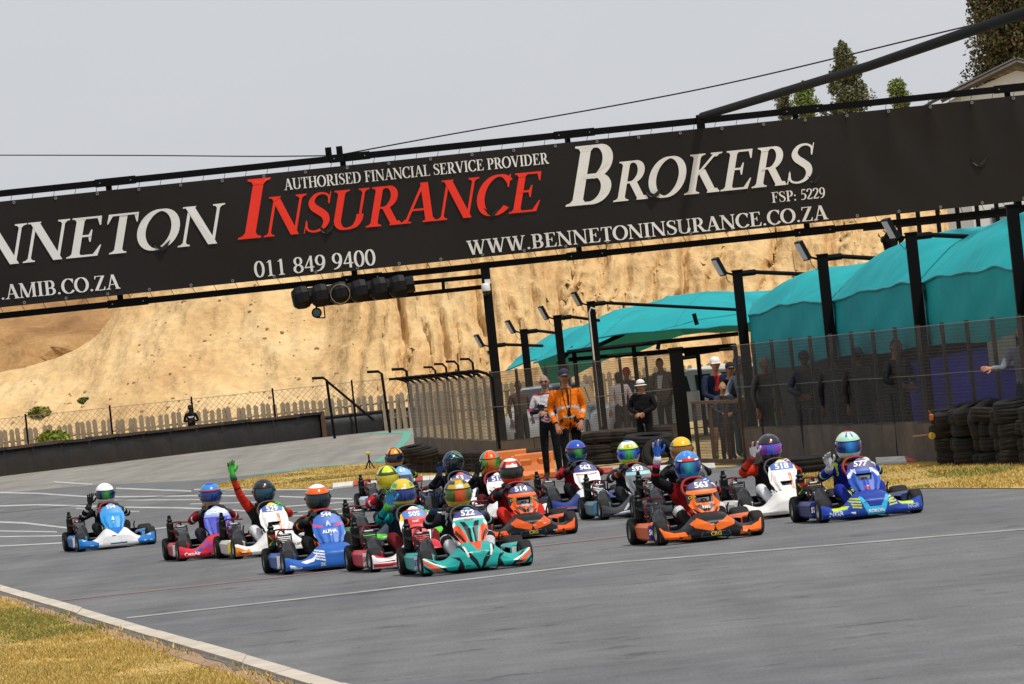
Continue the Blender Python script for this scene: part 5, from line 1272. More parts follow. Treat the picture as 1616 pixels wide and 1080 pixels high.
def put_text(parent, txt, y, z, h, col, fx, bold=.03, shear=0, wmax=None, slope=0.0):
    vs, fs, asp = text_polys(txt, bold, shear); sx = (h if not wmax else min(h, wmax / asp)) * (1.28 if txt.isdigit() and not wmax else 1)
    mb = MB(); mb.v = []
    for a, b in vs: Y = y + a * sx; Z = z + b * h + slope * a * sx; mb.v.append((fx(Y, Z) + .008, Y, Z))
    mb.f = list(fs); mb.c = [col] * len(fs); mb.m = [0] * len(fs)
    o = mb.build('lettering', M_PAINT, parent)
    bm = bmesh.new(); bm.from_mesh(o.data)
    for f in bm.faces:
        if f.normal.x < 0: f.normal_flip()
    bm.to_mesh(o.data); bm.free(); return o

GLV = {}
def stickers(col, seed):
    rnd = random.Random(seed); out = []
    for k in range(5):
        y = rnd.uniform(-.5, .46); z = rnd.uniform(.055, .085) if abs(y) > .15 else rnd.uniform(.13, .2); w_ = rnd.uniform(.03, .07); h = rnd.uniform(.008, .014)
        out.append((rnd.choice(col), [(y, z), (y + w_, z), (y + w_, z + h), (y, z + h)]))
    return out
def kart(spec):
    num = spec['num']; h = R(spec['head']); rz = h - math.pi / 2; c_, s_ = math.cos(rz), math.sin(rz)
    w_ = G(*spec['px']); lx, ly = .52, -.5; org = Vector((w_.x - (c_ * lx - s_ * ly), w_.y - (s_ * lx + c_ * ly), 0))
    e = empty('racing_kart', org, rz); tag(e, spec['label'], 'kart', 'racing karts')
    for n_, me in (('chassis_frame', ME_FRAME), ('floor_tray', ME_TRAY), ('seat', ME_SEAT), ('engine', ME_ENG), ('carburettor', ME_CARB), ('air_box', ME_AIR), ('exhaust', ME_EXH), ('hose', ME_HOSE), ('loom', ME_WIRE), ('rear_bumper', ME_RB), ('steering_column', ME_COL), ('fuel_tank', ME_TANK), ('battery', ME_BATT)): inst(n_, me, e)
    inst('steering_wheel', ME_SWR if spec.get('redwheel') else ME_SW, e, (.07, 0, .535), (0, R(-32), 0))
    st = R(spec.get('steer', 3))
    for x, y, a, b in ((.52, -.5, FW, FWR), (.52, .5, FW, FWR), (-.52, -.545, RW, RWR), (-.52, .545, RW, RWR)):
        wh = inst('wheel', a, e, (x, y, .128 if x > 0 else .14), (random.uniform(0, 0), 0, st if x > 0 else 0)); inst('rim', b, wh)
    nf = paintf(spec['nose'][0], list(spec['nose'][1]) + stickers(['#e0e0de', '#20242a', '#c8c8c4', spec['pod'][0]], spec['num'])); hi = spec['num'] not in ('51', '61', '5', '533', '517'); no = make_nose(e, nf, hi)
    pf_ = paintf(spec['panel'][0], list(spec['panel'][1]) + [(c, [(a * .3, b * .9 + .22) for a, b in q]) for c, q in stickers(['#e0e0de', '#1c1e22', spec['pod'][1]], spec['num'] + 'p')]); pa = make_panel(e, pf_, spec.get('scoop'), hi)
    pd = spec['pod']; make_pod(e, -1, pd[0], pd[1:3]); make_pod(e, 1, pd[0], pd[1:3])
    for t in spec.get('ptext', ()): put_text(pa, *t[:5], fx=pan_x, **(t[5] if len(t) > 5 else {}))
    for t in spec.get('ntext', ()): put_text(no, *t[:5], fx=nose_x, **(t[5] if len(t) > 5 else {}))
    if spec.get('podtext'): put_text(e, spec['podtext'], -.56, .14, .058, spec.get('podtc', '#ffffff'), fx=lambda y, z: .374, wmax=.064)
    if spec.get('flag'):
        f = MB()
        for col, poly in (('#1a6a40', [(-.04, -.06), (.04, -.06), (.04, .06), (-.04, .06)]), ('#d8b020', [(-.04, -.06), (.02, 0), (-.04, .06)]), ('#151515', [(-.04, -.045), (.005, 0), (-.04, .045)]), ('#b02020', [(-.01, .03), (.04, .02), (.04, .06), (-.03, .06)])):
            f.col = col; f.poly([(-.353 + .0012 * len(f.f), -.53 + a, .36 + b) for a, b in poly])
        f.build('flag_sticker', M_PAINT, e)
    driver(e, org, rz, spec)
    return e
def driver(k, org, rz, spec):
    d = inst('person', None); me = bpy.data.meshes.new('body'); bpy.data.objects.remove(d)
    d = inst('person', me, None, org, (0, 0, rz)); su = spec['suit']; tag(d, spec['dlabel'], 'person', 'kart drivers')
    lean = spec.get('lean', 0.0)
    V = {'pelvis': (-.33, 0, .2), 'belly': (-.37, lean * .3, .33), 'chest': (-.37, lean * .7, .46), 'neckb': (-.335, lean, .575), 'neck': (-.30, lean, .65), 'head': (-.27, lean, .75)}
    Rr = {'pelvis': (.15, .12), 'belly': (.14, .11), 'chest': (.165, .125), 'neckb': .095, 'neck': .058, 'head': .085}
    E = [('pelvis', 'belly', 'torso'), ('belly', 'chest', 'torso'), ('chest', 'neckb', 'torso'), ('neckb', 'neck', 'collar'), ('neck', 'head', 'skin')]
    wav = spec.get('wave'); hands = {}
    for nm, sg in (('r', -1), ('l', 1)):
        S = (-.35, sg * .165 + lean * .8, .54); H = (.045, sg * .158, .545) if not (wav and nm == 'r') else wav[:3]
        hint = (-.15, sg * .9, -.6) if not (wav and nm == 'r') else (wav[3] if len(wav) > 3 else (.1, -1, -.5))
        L1, L2 = (.26, .245) if not (wav and nm == 'r') else (.27, .26)
        el, wr = ik(S, H, L1, L2, hint)
        V['sh' + nm] = S; V['el' + nm] = el; V['wr' + nm] = wr; Rr['sh' + nm] = .075; Rr['el' + nm] = .052; Rr['wr' + nm] = .036
        E += [('chest', 'sh' + nm, 'torso'), ('sh' + nm, 'el' + nm, 'uarm' + nm), ('el' + nm, 'wr' + nm, 'farm' + nm)]; hands[nm] = (Vector(el), Vector(wr))
        V['hip' + nm] = (-.27, sg * .1, .185); V['kn' + nm] = (.12, sg * .225, .335); V['an' + nm] = (.43, sg * .16, .15); V['to' + nm] = (.53, sg * .15, .2)
        Rr['hip' + nm] = .098; Rr['kn' + nm] = .068; Rr['an' + nm] = .05; Rr['to' + nm] = .036
        E += [('pelvis', 'hip' + nm, 'thigh'), ('hip' + nm, 'kn' + nm, 'thigh'), ('kn' + nm, 'an' + nm, 'shin'), ('an' + nm, 'to' + nm, 'boot')]
    base, sleeve, stripe, leg = su['torso'], su.get('sleeve', su['torso']), su.get('stripe'), su.get('leg', su['torso'])
    def cf(z, t, c):
        if z == 'skin': return '#1a1a1a'
        if z == 'collar': return stripe or base
        if z == 'torso': return (stripe if stripe and (abs(c.y) > .13 and c.z > .45 or abs(c.y) < .012) else base)
        if z in ('uarmr', 'uarml'): return stripe if stripe and t < .15 else sleeve
        if z in ('farmr', 'farml'): return su.get('cuff', sleeve) if t > .6 else (stripe if stripe and .3 < t < .4 else sleeve)
        if z == 'thigh': return stripe if stripe and .55 < t < .7 else leg
        if z == 'shin': return su.get('knee', leg) if t < .3 else leg
        return su.get('boot', '#202022')
    skin_body(d, V, E, Rr, None, cf)
    gl = su.get('glove', ('#18181a', '#2a2a2c'))
    for nm, sg in (('r', -1), ('l', 1)):
        el, wr = hands[nm]; z = (wr - el).normalized(); mb = MB()
        if wav and nm == 'r':
            z = (z * .45 + Vector((.08, spec.get('ht', -.1), .9))).normalized(); M_ = frame_from(z, (1, .1, 0)); hand_mb(mb, 'wave', 1, 1.08, gl[0], gl[1], Matrix.Translation(wr + z * .03) @ M_.to_4x4())
            mb.col = gl[1]; mb.tube([wr - (wr - el).normalized() * .06, wr + z * .02], [.044, .036], 10)
        else:
            M_ = frame_from((z + Vector((0, 0, .6))).normalized(), (.3, -sg * .9, -.2)); hand_mb(mb, 'fist', -sg * 1, 1.05, gl[0], gl[1], Matrix.Translation(wr) @ M_.to_4x4())
            mb.col = gl[1]; mb.tube([wr - z * .05, wr + z * .01], [.044, .038], 10)
        mb.build('glove', M_GLOVE, d, True)
    hl = helmet(d, (-.25, lean, .765), R(spec.get('look', -4)), R(spec.get('tilt', 6)), spec['helmet'], spec['visor'])
    # neck brace / collar roll
    mb = MB(); mb.tube([(-.29 + .085 * math.cos(a / 4), lean + .1 * math.sin(a / 4), .615) for a in range(26)], .026, 8, False); mb.build('neck_collar', M_RUBH, d, True)
# ================================================================ THE FIELD OF KARTS
def rule(*rs, default):                  # rs: (test, colour)
    def f(az, el):
        for t, c in rs:
            if t(az, el): return c
        return default
    return f
def bars(y0, z0, n, w_, g, h, sk, col): return [(col, [(y0 + sk * 0 , z0 - i * (w_ + g)), (y0 + h, z0 - i * (w_ + g) + sk), (y0 + h, z0 - i * (w_ + g) - w_ + sk), (y0, z0 - i * (w_ + g) - w_)], True) for i in range(n)]
BLK, WHT = '#141416', '#e6e6e4'
PLATE = [(-.125, .535), (.125, .535), (.125, .615), (-.125, .615)]
SC1 = [(-.06, .40), (.06, .40), (.075, .46), (-.075, .46)]
def crg(o):
    nose = (BLK, [(o, [(.02, .10), (.20, .15), (.235, .19), (.16, .245), (.08, .2), (.0, .165)], True), (o, [(.27, .04), (.5, .06), (.54, .20), (.5, .15), (.40, .115), (.30, .12)], True), (BLK, [(.33, .05), (.38, .05), (.36, .09)], True), (o, [(.25, .04), (.285, .04), (.27, .085)], True), (BLK, [(-.17, .045), (.17, .045), (.145, .105), (-.145, .105)]), ('#4a5a70', [(-.16, .05), (.16, .05), (.14, .1), (-.14, .1)]), ('#16181c', [(-.15, .054), (.15, .054), (.132, .096), (-.132, .096)])])
    panel = (o, [(BLK, [(-.2, .52), (.2, .52), (.2, .66), (-.2, .66)]), ('#3b3a7a', [(-.13, .535), (.13, .535), (.12, .605), (-.12, .605)]), (BLK, [(.10, .47), (.2, .50), (.2, .40), (.16, .38)], True), (BLK, [(-.09, .39), (.09, .39), (.10, .475), (-.10, .475)]), (BLK, [(.03, .30), (.10, .36), (.06, .38), (0, .33), (0, .30)], True), (BLK, [(.08, .25), (.14, .33), (.12, .34), (.05, .255)], True)])
    return nose, panel
n1, p1 = crg('#e0581a'); n2, p2 = crg('#e86a1c')
K_ = [
 dict(num='554', px=(128.6, 871), head=10.5, label='light blue and white kart number 554, alone at the far left', dlabel='driver in plain white helmet with green visor waving a black glove',
  nose=('#e2e3e4', [('#1e6cb4', [(.30, 0), (.56, 0), (.56, .3), (.47, .2), (.36, .15), (.27, .1)], True), ('#9fc4e0', [(.40, .15), (.5, .19), (.48, .14)], True), ('#1e6cb4', [(-.13, .3), (.13, .3), (0, .2)]), ('#2c5a86', [(-.12, .07), (.12, .07), (.12, .085), (-.12, .085)])]),
  panel=('#2f92d6', [('#1d74bc', [(.09, .2), (.2, .2), (.21, .52), (.16, .42)], True), ('#d8e4ee', [(-.03, .40), (.0, .46), (.02, .40)])]), ptext=[('554', 0, .585, .05, WHT)], 
  pod=('#2b78b8', '#e6e8ea', '#7fb4dc'), suit=dict(torso='#1c1c1e', sleeve='#1d1d20', stripe='#d8d8d6', cuff='#d8d8d8'), wave=(-.1, -.25, .62, (.2, -1, -.6)), helmet=rule((lambda a, e: e < -30, '#c9cac8'), default='#eceded'), visor=vis('#1c2c60', .55, '#2f9a3c'), redwheel=True, look=4),
 dict(num='558', px=(288, 885.7), head=8.5, label='red kart with purple front panel number 558, left pack', dlabel='driver in blue helmet with orange lower edge, behind purple panel',
  nose=('#c8283a', [('#5a48b0', bars(.13, .22, 4, .012, .012, .08, -.02, '')[0][1], False)] + bars(-.24, .225, 5, .010, .009, .085, -.012, '#5248b4')[:5] + [('#2a4aa0', [(-.36, .1), (-.28, .15), (-.24, .15), (-.3, .09)])]),
  panel=('#4d4fb4', [('#8fa0d8', [(-.16, .5), (.16, .5), (.16, .66), (-.16, .66)]), ('#c8d8e8', [(-.13, .53), (.13, .53), (.13, .61), (-.13, .61)]), ('#2a2c80', [(-.05, .22), (.05, .22), (.02, .48), (-.02, .48)]), ('#7080d8', [(.08, .25), (.12, .25), (.15, .48), (.12, .48)], True)]), ptext=[('558', 0, .57, .052, '#f0f4f8')], ntext=[('CemAir', -.39, .085, .045, '#f2e0e0', dict(slope=.05))],
  pod=('#b82834', '#d8d4d4', '#c04050'), suit=dict(torso='#3a1a20', sleeve='#7a1820', stripe='#c8c8cc', leg='#2a2430'), helmet=rule((lambda a, e: e > 58, '#2a3a9a'), (lambda a, e: e < -28, '#d89a30'), (lambda a, e: abs(a) > 95 and -10 < e < 5, '#e07a28'), (lambda a, e: abs(a) < 60 and 22 < e < 32, '#c8402c'), default='#2f86d0'), visor=vis('#223c86')),
 dict(num='529', px=(376, 882.4), head=10.5, label='white kart number 529 with orange flames on its wings', dlabel='black-helmeted driver raising a red sleeve and bright green glove high',
  nose=('#e4e2de', [('#e0862c', [(.36, .04), (.56, .04), (.56, .16), (.48, .13), (.42, .10), (.39, .12)], True), ('#c04a1c', [(.38, .05), (.5, .05), (.52, .10), (.45, .08)], True)]),
  panel=('#e6e4e0', [('#e0c02c', [(-.2, .60), (.2, .60), (.2, .66), (-.2, .66)]), ('#3d62ac', [(-.125, .525), (.125, .525), (.125, .595), (-.125, .595)]), ('#e88a2c', [(.04, .25), (.055, .25), (.055, .5), (.04, .5)]), ('#d84a24', [(.06, .25), (.072, .25), (.072, .5), (.06, .5)]), ('#d0a090', [(-.14, .42), (-.12, .50), (-.13, .5)])]), scoop=[(-.05, .36), (.05, .36), (.06, .40), (-.06, .40)],
  ptext=[('529', 0, .56, .058, '#f2f2f0')], ntext=[('KART', .2, .12, .03, '#6a6a70')], pod=('#d8d6d2', '#e8d23a', '#e07828'), suit=dict(torso='#1c1c20', sleeve='#c83020', stripe='#2a2a2c', cuff='#d03420', leg='#d8d8da', glove=('#40c838', '#167030')), wave=(-.2, -.37, 1.0, (.3, -1, -.2)), ht=.05, helmet=rule((lambda a, e: 40 < e < 50 and abs(a) < 50, '#3a3c42'), (lambda a, e: abs(a) < 9 and 28 < e < 35, '#d86050'), default='#22242a'), visor=vis('#1c4a60')),
 dict(num='544', px=(455.4, 906.7), head=9.5, label='blue kart number 544 with white bars on its nose', dlabel='driver in white-topped orange and black helmet behind blue panel',
  nose=('#2a62b4', [(c, p) for c, p, m_ in bars(-.23, .245, 4, .016, .014, .1, -.025, '#e8ecf2')] + [('#e8ecf2', [(-.38, .12), (-.26, .15), (-.2, .2), (-.25, .12), (-.33, .10)]), ('#e8ecf2', [(-.5, .06), (-.4, .05), (-.46, .09), (-.5, .10)], True)]),
  panel=('#3468bc', [('#27509c', [(-.2, .2), (.2, .2), (.2, .3), (-.2, .3)]), ('#d04a70', [(-.16, .47), (-.06, .46), (-.06, .48), (-.16, .5)], True), ('#e8ecf2', [(-.165, .35), (-.155, .35), (-.18, .44), (-.19, .44)], True)]),
  ptext=[('544', 0, .595, .045, '#e8ecf4'), ('A', 0, .5, .055, '#e8ecf4'), ('ALPHA', 0, .415, .038, '#f2f4f8')], ntext=[('ZK', -.16, .08, .032, '#d8e0ee')], pod=('#2b58a0', '#d8dce4', '#3a6ab8'), suit=dict(torso='#1a1a1c', sleeve='#1b1b1d', stripe='#e86a1c', leg='#1c1c1e'), redwheel=True, flag=True,
  helmet=rule((lambda a, e: e > 52, '#f0efec'), (lambda a, e: 24 < e <= 52, '#e8641c'), (lambda a, e: e < -34, '#e8741c'), (lambda a, e: abs(a) > 70 and e > 12, '#e8641c'), default='#1c1c20'), visor=vis('#16303c')),
 dict(num='505', px=(592.5, 903), head=10.5, label='red and white striped kart with blue number plate in the pack', dlabel='driver in yellow helmet with green band, blue glove raised',
  nose=('#e2dedc', [('#c42a34', [(-.54, .05), (-.3, .06), (-.2, .10), (-.36, .09), (-.54, .09)], True), (BLK, [(-.54, .1), (-.34, .1), (-.2, .13), (-.3, .115)], True), ('#c42a34', [(-.14, .0), (.14, .0), (.2, .3), (-.2, .3)]), ('#d86a70', [(-.02, .0), (.02, .0), (.02, .3), (-.02, .3)]), ('#c42a34', [(.3, .12), (.5, .15), (.54, .2), (.4, .145)], True)]),
  panel=('#c83038', [('#ece8e4', [(-.2, .46), (-.09, .2), (-.06, .2), (-.13, .5), (-.16, .66), (-.22, .66)], True), ('#e8c43a', [(-.18, .5), (-.12, .48), (-.13, .58), (-.17, .58)]), (BLK, [(-.17, .40), (-.12, .25), (-.11, .25), (-.15, .44)], True), ('#ece8e4', [(-.2, .6), (.2, .6), (.2, .66), (-.2, .66)]), ('#3f7fc8', [(-.12, .52), (.12, .52), (.12, .585), (-.12, .585)])]), ptext=[('505', 0, .555, .05, '#e8f0f8'), ('KART', 0, .48, .022, '#f2e0e0')],
  pod=('#c83440', '#dcdcdc', '#b82a30'), podtext='505', podtc='#b82a30', suit=dict(torso='#20303c', sleeve='#1c9aa4', stripe='#101214', leg='#6a1c20', glove=('#3aa0e0', '#58c83c')), wave=(.06, -.21, .66, (.2, -1, -.7)), ht=-.05, helmet=rule((lambda a, e: 24 < e - .12 * abs(a) < 42 and abs(a) > 40, '#3c9a50'), (lambda a, e: abs(a) < 10 and 24 < e < 31, '#e8e8e8'), (lambda a, e: e < -36, '#3c9a50'), default='#d8b834'), visor=vis('#2a3f86')),
 dict(num='51', px=(572, 861), head=9.5, label='kart almost hidden behind the yellow-helmeted driver, grey and green', dlabel='driver in fluorescent yellow-green helmet, partly hidden',
  nose=('#2c3440', [('#5cc838', [(.2, .05), (.5, .06), (.5, .14), (.25, .12)], True)]), panel=('#2a2e36', [('#e0e0e0', PLATE)]), pod=('#3a8a3c', '#d8d8d8', '#c03030'), suit=dict(torso='#26262a', sleeve='#b02430', stripe='#d8d8d8', leg='#2a2a2c'),
  helmet=rule((lambda a, e: abs(abs(a) - 50) < 12 and e > 20, '#38402c'), (lambda a, e: 20 < e < 34 and abs(a) < 40, '#3c5a28'), default='#c8e02c'), visor=vis('#c8b820', .2)),
 dict(num='61', px=(590, 807), head=9, label='kart with light blue number plate 61, farthest back in the pack', dlabel='driver in orange and black helmet farthest back by the tyre row',
  nose=('#2a5a9c', [('#e2e2e2', [(-.2, .05), (.2, .05), (.2, .15), (-.2, .15)])]), panel=('#3c4654', [('#58a0d8', [(-.16, .5), (.16, .5), (.16, .64), (-.16, .64)])]), ptext=[('61', .02, .575, .06, '#e8eef4')], pod=('#d8dce0', '#4a90c8', '#2a4a80'), suit=dict(torso='#20242a', sleeve='#2a3a2c', stripe='#a8d838', leg='#202428'),
  helmet=rule((lambda a, e: e > 66, '#22222a'), (lambda a, e: abs(abs(a) - 40) < 9 and e > 24, '#2a2a30'), (lambda a, e: 18 < e < 27, '#2b2748'), default='#f0961e'), visor=vis('#242a3a')),
 dict(num='522', px=(673.5, 909.7), head=8.5, label='teal, black and orange kart number 522 leading the left pack', dlabel='driver in yellow and silver helmet with orange visor, black glove raised',
  nose=('#1fa098', [(BLK, [(.0, .02), (.03, .02), (.22, .26), (.16, .27), (.03, .12)], True), ('#1fa098', [(.02, .03), (.05, .03), (.2, .24), (.18, .25)], True), (BLK, [(.16, .03), (.24, .03), (.2, .12), (.27, .17), (.2, .16), (.17, .1)], True), (BLK, [(.30, .03), (.34, .03), (.5, .16), (.45, .15), (.36, .08)], True), ('#e0dcd4', [(.33, .08), (.38, .075), (.54, .17), (.54, .19), (.44, .125)], True), ('#e0512c', [(.38, .04), (.44, .045), (.54, .13), (.54, .16), (.42, .085)], True), (BLK, [(.46, .04), (.49, .04), (.54, .08), (.54, .11)], True), ('#dcdcd4', [(.1, .16), (.13, .26), (.15, .26), (.12, .15)], True), ('#e0512c', [(-.06, .30), (.06, .30), (.02, .22), (-.02, .22)])]),
  panel=('#27aaa2', [('#3a3480', [(-.2, .535), (.2, .535), (.16, .62), (-.16, .62)]), ('#e0e0dc', [(-.2, .50), (-.08, .52), (.08, .52), (.2, .50), (.2, .535), (-.2, .535)]), ('#e0522e', [(.03, .22), (.14, .28), (.2, .42), (.12, .47), (.07, .38)], True), (BLK, [(.10, .3), (.17, .38), (.15, .42), (.08, .3)], True), (BLK, [(.0, .2), (.025, .2), (.06, .4), (.1, .5), (.05, .49), (.0, .40)], True), ('#2cb4aa', [(-.012, .22), (.012, .22), (.012, .42), (0, .5), (-.012, .42)]), ('#e0e0dc', [(.14, .47), (.18, .43), (.19, .45), (.15, .5)], True)]), ptext=[('522', 0, .578, .055, '#f0f0f4'), ('ITALKART', 0, .515, .016, '#c03030')],
  pod=('#2aa49c', '#b8bcd8', '#d4e4e0'), podtext='522', podtc='#302c78', suit=dict(torso='#202226', sleeve='#1c1c20', stripe='#c8c8c8', leg='#c6c6ca', knee='#1c1c20', boot='#dcdcdc', glove=('#18181c', '#22345c')), wave=(.0, -.28, .64, (.1, -1, -.7)), ht=-.02, helmet=rule((lambda a, e: e > 64, '#8a6a30'), (lambda a, e: 40 < e < 60 and abs(a) > 25, '#3a3a44'), (lambda a, e: abs(a) < 22 and 26 < e < 42, '#d8d8d6'), (lambda a, e: abs(abs(a) - 75) < 12 and e > -10, '#34343c'), (lambda a, e: abs(a) < 30 and e < -34, '#8a8f96'), default='#c8a82c'), visor=vis('#3a6a30', .5, '#e8481c'), look=2),
 dict(num='533', px=(680, 826), head=9, label='red-topped white kart number 53 behind the teal kart', dlabel='driver in dark blue helmet with lime flashes, raising a blue-black glove',
  nose=('#d8d8da', [('#c03034', [(-.2, .0), (.2, .0), (.1, .2), (-.1, .2)])]), panel=('#e0e0e2', [('#b82c38', [(-.2, .6), (.2, .6), (.2, .66), (-.2, .66)]), ('#2c3a80', [(-.13, .52), (.13, .52), (.13, .6), (-.13, .6)])]), ptext=[('53', -.02, .56, .062, '#f0f0f4')], pod=('#c83034', '#e0e0e0', '#2c3a80'), suit=dict(torso='#1c2026', sleeve='#1a1e26', stripe='#38485c', leg='#1c2026', glove=('#2c4a80', '#16181c')), wave=(-.02, -.23, .62, (.2, -1, -.7)), ht=-.25,
  helmet=rule((lambda a, e: abs(((a * 1.3 + e * 2.1) % 50) - 25) < 4 and a > 10 and e > -20, '#8ac838'), (lambda a, e: abs(((a - e * 1.7) % 60) - 30) < 5 and e > 15, '#2c6ab0'), default='#16243c'), visor=vis('#20262e'), look=-28),
 dict(num='517', px=(737, 830), head=9, label='white kart number 51 with red and black stripes behind the orange kart', dlabel='driver in orange-red helmet with rainbow visor, black glove raised',
  nose=('#e4e2e0', [('#b82830', [(.1, .04), (.5, .06), (.5, .1), (.12, .08)], True)]), panel=('#e6e4e2', [('#2c3478', [(-.14, .52), (.10, .52), (.10, .6), (-.14, .6)]), ('#b82830', [(-.17, .36), (-.155, .36), (-.06, .22), (-.075, .22)]), (BLK, [(-.15, .42), (-.13, .42), (-.04, .25), (-.055, .25)]), ('#b82830', [(-.1, .46), (-.085, .46), (.02, .28), (.0, .28)])]), ptext=[('517', -.01, .56, .062, '#f0f0f4')], pod=('#e0e0e0', '#c03038', '#e0e0e0'), suit=dict(torso='#1c1c1e', sleeve='#18181a', stripe='#3a3a3c', leg='#5a1c20'), wave=(-.02, -.22, .62, (.2, -1, -.7)), redwheel=True,
  helmet=rule((lambda a, e: e > 68, '#f08a4a'), (lambda a, e: abs(abs(a) - 62) < 14 and e > -5, '#3a8a80'), (lambda a, e: abs(abs(a) - 25) < 8 and e > 30, '#d83a20'), default='#ee6a24'), visor=vis('#4a9a40', .5, '#e0641c')),
 dict(num='514', px=(767, 857), head=9.5, label='orange and black kart number 514 beside the teal kart', dlabel='driver in white, red and black helmet with dark visor', nose=n1, panel=p1, scoop=SC1, ptext=[('514', 0, .57, .058, '#e8ecf4'), ('DUO', .0, .385, .025, '#e8e8e8'), ('CRG', -.118, .455, .026, '#c0a030', dict(slope=.3)), ('CRG', .118, .455, .026, '#c0a030', dict(slope=-.3))], ntext=[('CRG', 0, .077, .04, '#c8ae40', dict(wmax=.2))], pod=('#e0581a', '#3b4a90', '#20242c'), redwheel=True,
  suit=dict(torso='#7a1c20', sleeve='#1c1c1e', stripe='#c83028', leg='#c82c24'), helmet=rule((lambda a, e: e > 56, '#ecebe8'), (lambda a, e: abs(a) < 14 and e > 40, '#c83a30'), (lambda a, e: abs(a) < 30 and 24 < e < 38, '#e4e2de'), (lambda a, e: abs(abs(a) - 48) < 10 and 15 < e < 56, '#24242a'), (lambda a, e: abs(abs(a) - 80) < 14 and -25 < e < 10, '#26262c'), default='#e0421c'), visor=vis('#16161a', .2)),
 dict(num='562', px=(875, 811.7), head=9, label='white and dark blue kart number 562 left of the grey kart', dlabel='driver in royal blue helmet with red band and green visor', nose=('#243a7c', [('#e0e2e6', [(-.16, 0), (.16, 0), (.2, .3), (-.2, .3)]), ('#d8dce4', [(.25, .05), (.54, .05), (.54, .075), (.25, .07)], True), ('#b83038', [(.26, .075), (.5, .08), (.5, .088), (.26, .083)], True)]), panel=('#e4e4e6', [('#262c70', [(-.2, .5), (.2, .5), (.2, .66), (-.2, .66)]), ('#3a4a98', [(-.12, .62), (.12, .62), (.1, .64), (-.1, .64)]), ('#c03840', [(-.14, .47), (-.02, .46), (-.02, .47), (-.14, .485)], True)]), scoop=[(-.09, .32), (.09, .32), (.1, .37), (-.1, .37)], ptext=[('562', 0, .565, .058, '#f2f2f6')],
  pod=('#2c4a88', '#dcdfe6', '#b8303a'), suit=dict(torso='#8a1820', sleeve='#9a1c24', stripe='#16161a', cuff='#18181a', leg='#1c1c20'), helmet=rule((lambda a, e: 14 < e < 27, '#b02c34'), (lambda a, e: e < -36, '#4a8aa0'), default='#2450b8'), visor=vis('#20305c', .55, '#3aa048'), look=3),
 dict(num='593', px=(954, 820.6), head=8, label='silver-grey and black kart number 593 in the middle', dlabel='driver in lime and white helmet with green-blue mirrored visor', nose=('#34363a', [('#c8cace', [(-.45, .05), (-.2, .06), (-.12, .1), (-.3, .09)], True), ('#56595e', [(-.1, .0), (.1, .0), (.2, .3), (-.2, .3)]), ('#b8bcc0', [(-.3, .10), (-.27, .1), (-.2, .18), (-.23, .18)], True)]), panel=('#6c7075', [('#8ac4cc', [(-.15, .5), (.15, .5), (.15, .54), (-.15, .54)]), ('#2a3a58', [(-.15, .54), (.15, .54), (.14, .61), (-.14, .61)]), ('#9ca0a4', [(.12, .2), (.2, .2), (.2, .48), (.16, .42)], True)]), scoop=[(-.08, .38), (.08, .38), (.09, .43), (-.09, .43)], ptext=[('593', 0, .575, .056, '#f0f4f6')], redwheel=True,
  pod=('#5a7a88', '#4a8ab0', '#9ac0c8'), suit=dict(torso='#22242a', sleeve='#2a2c32', stripe='#c8c8cc', cuff='#e06a20', leg='#26282c'), helmet=rule((lambda a, e: e > 66, '#4a8ac8'), (lambda a, e: 48 < e <= 66, '#f0f0ee'), (lambda a, e: abs(abs(a) - 45) < 12 and e > 30, '#f0f0ee'), (lambda a, e: abs(a) < 12 and 32 < e < 48, '#e08a2a'), default='#b8e02c'), visor=vis('#1f48c8', .55, '#48c040')),
 dict(num='5', px=(1038, 818), head=8, label='black kart mostly hidden behind the orange kart 563', dlabel='driver in yellow helmet with green sides, half hidden', nose=('#26282c', [('#e0e0e0', [(-.2, .04), (.2, .04), (.2, .1), (-.2, .1)])]), panel=('#2c2e34', [('#e0e0e0', PLATE)]), pod=('#303238', '#302c80', '#c8ccd0'), suit=dict(torso='#202024', stripe='#3a3a40', sleeve='#1c1c1e'),
  helmet=rule((lambda a, e: abs(abs(a) - 80) < 22 and 5 < e < 40, '#2f8a44'), (lambda a, e: e < -25, '#d8602c'), default='#f0b820'), visor=vis('#8a5a28', .3)),
 dict(num='563', px=(1044.6, 861), head=9.5, label='orange and black kart number 563 in front on the right', dlabel='driver in blue helmet with mirrored visor raising a pink-cuffed blue glove', nose=n2, panel=p2, scoop=SC1, ptext=[('563', .01, .57, .06, '#f2f4f8'), ('RMG', .0, .345, .03, '#e8e8ea'), ('CRG', -.118, .455, .028, '#c0a030', dict(slope=.3)), ('K', 0, .275, .03, '#e8e8e8')], ntext=[('CRG', 0, .077, .042, '#d0b840', dict(wmax=.22)), ('27', .4, .09, .04, '#e86a1c')], pod=('#e0621c', '#2c3a98', '#20242c'), podtext='563', redwheel=True,
  suit=dict(torso='#8a1a1e', sleeve='#1c1a1e', stripe='#c82a2c', cuff='#e83a90', leg='#1e1e22', knee='#c8c8ca', glove=('#2a6ad0', '#d8d8e0')), wave=(-.1, -.33, .88, (.2, -1, -.3)), ht=-.12, helmet=rule((lambda a, e: abs(a) < 34 and 23 < e < 36, '#d83a34'), (lambda a, e: 34 <= abs(a) < 60 and 18 < e < 30, '#e8e8ea'), (lambda a, e: abs(abs(a) - 20) < 3 and e > 50, '#8ac0ec'), (lambda a, e: e < -40, '#c83a34'), default='#2f84d4'), visor=vis('#1c3c90', .55, '#2cb0c0')),
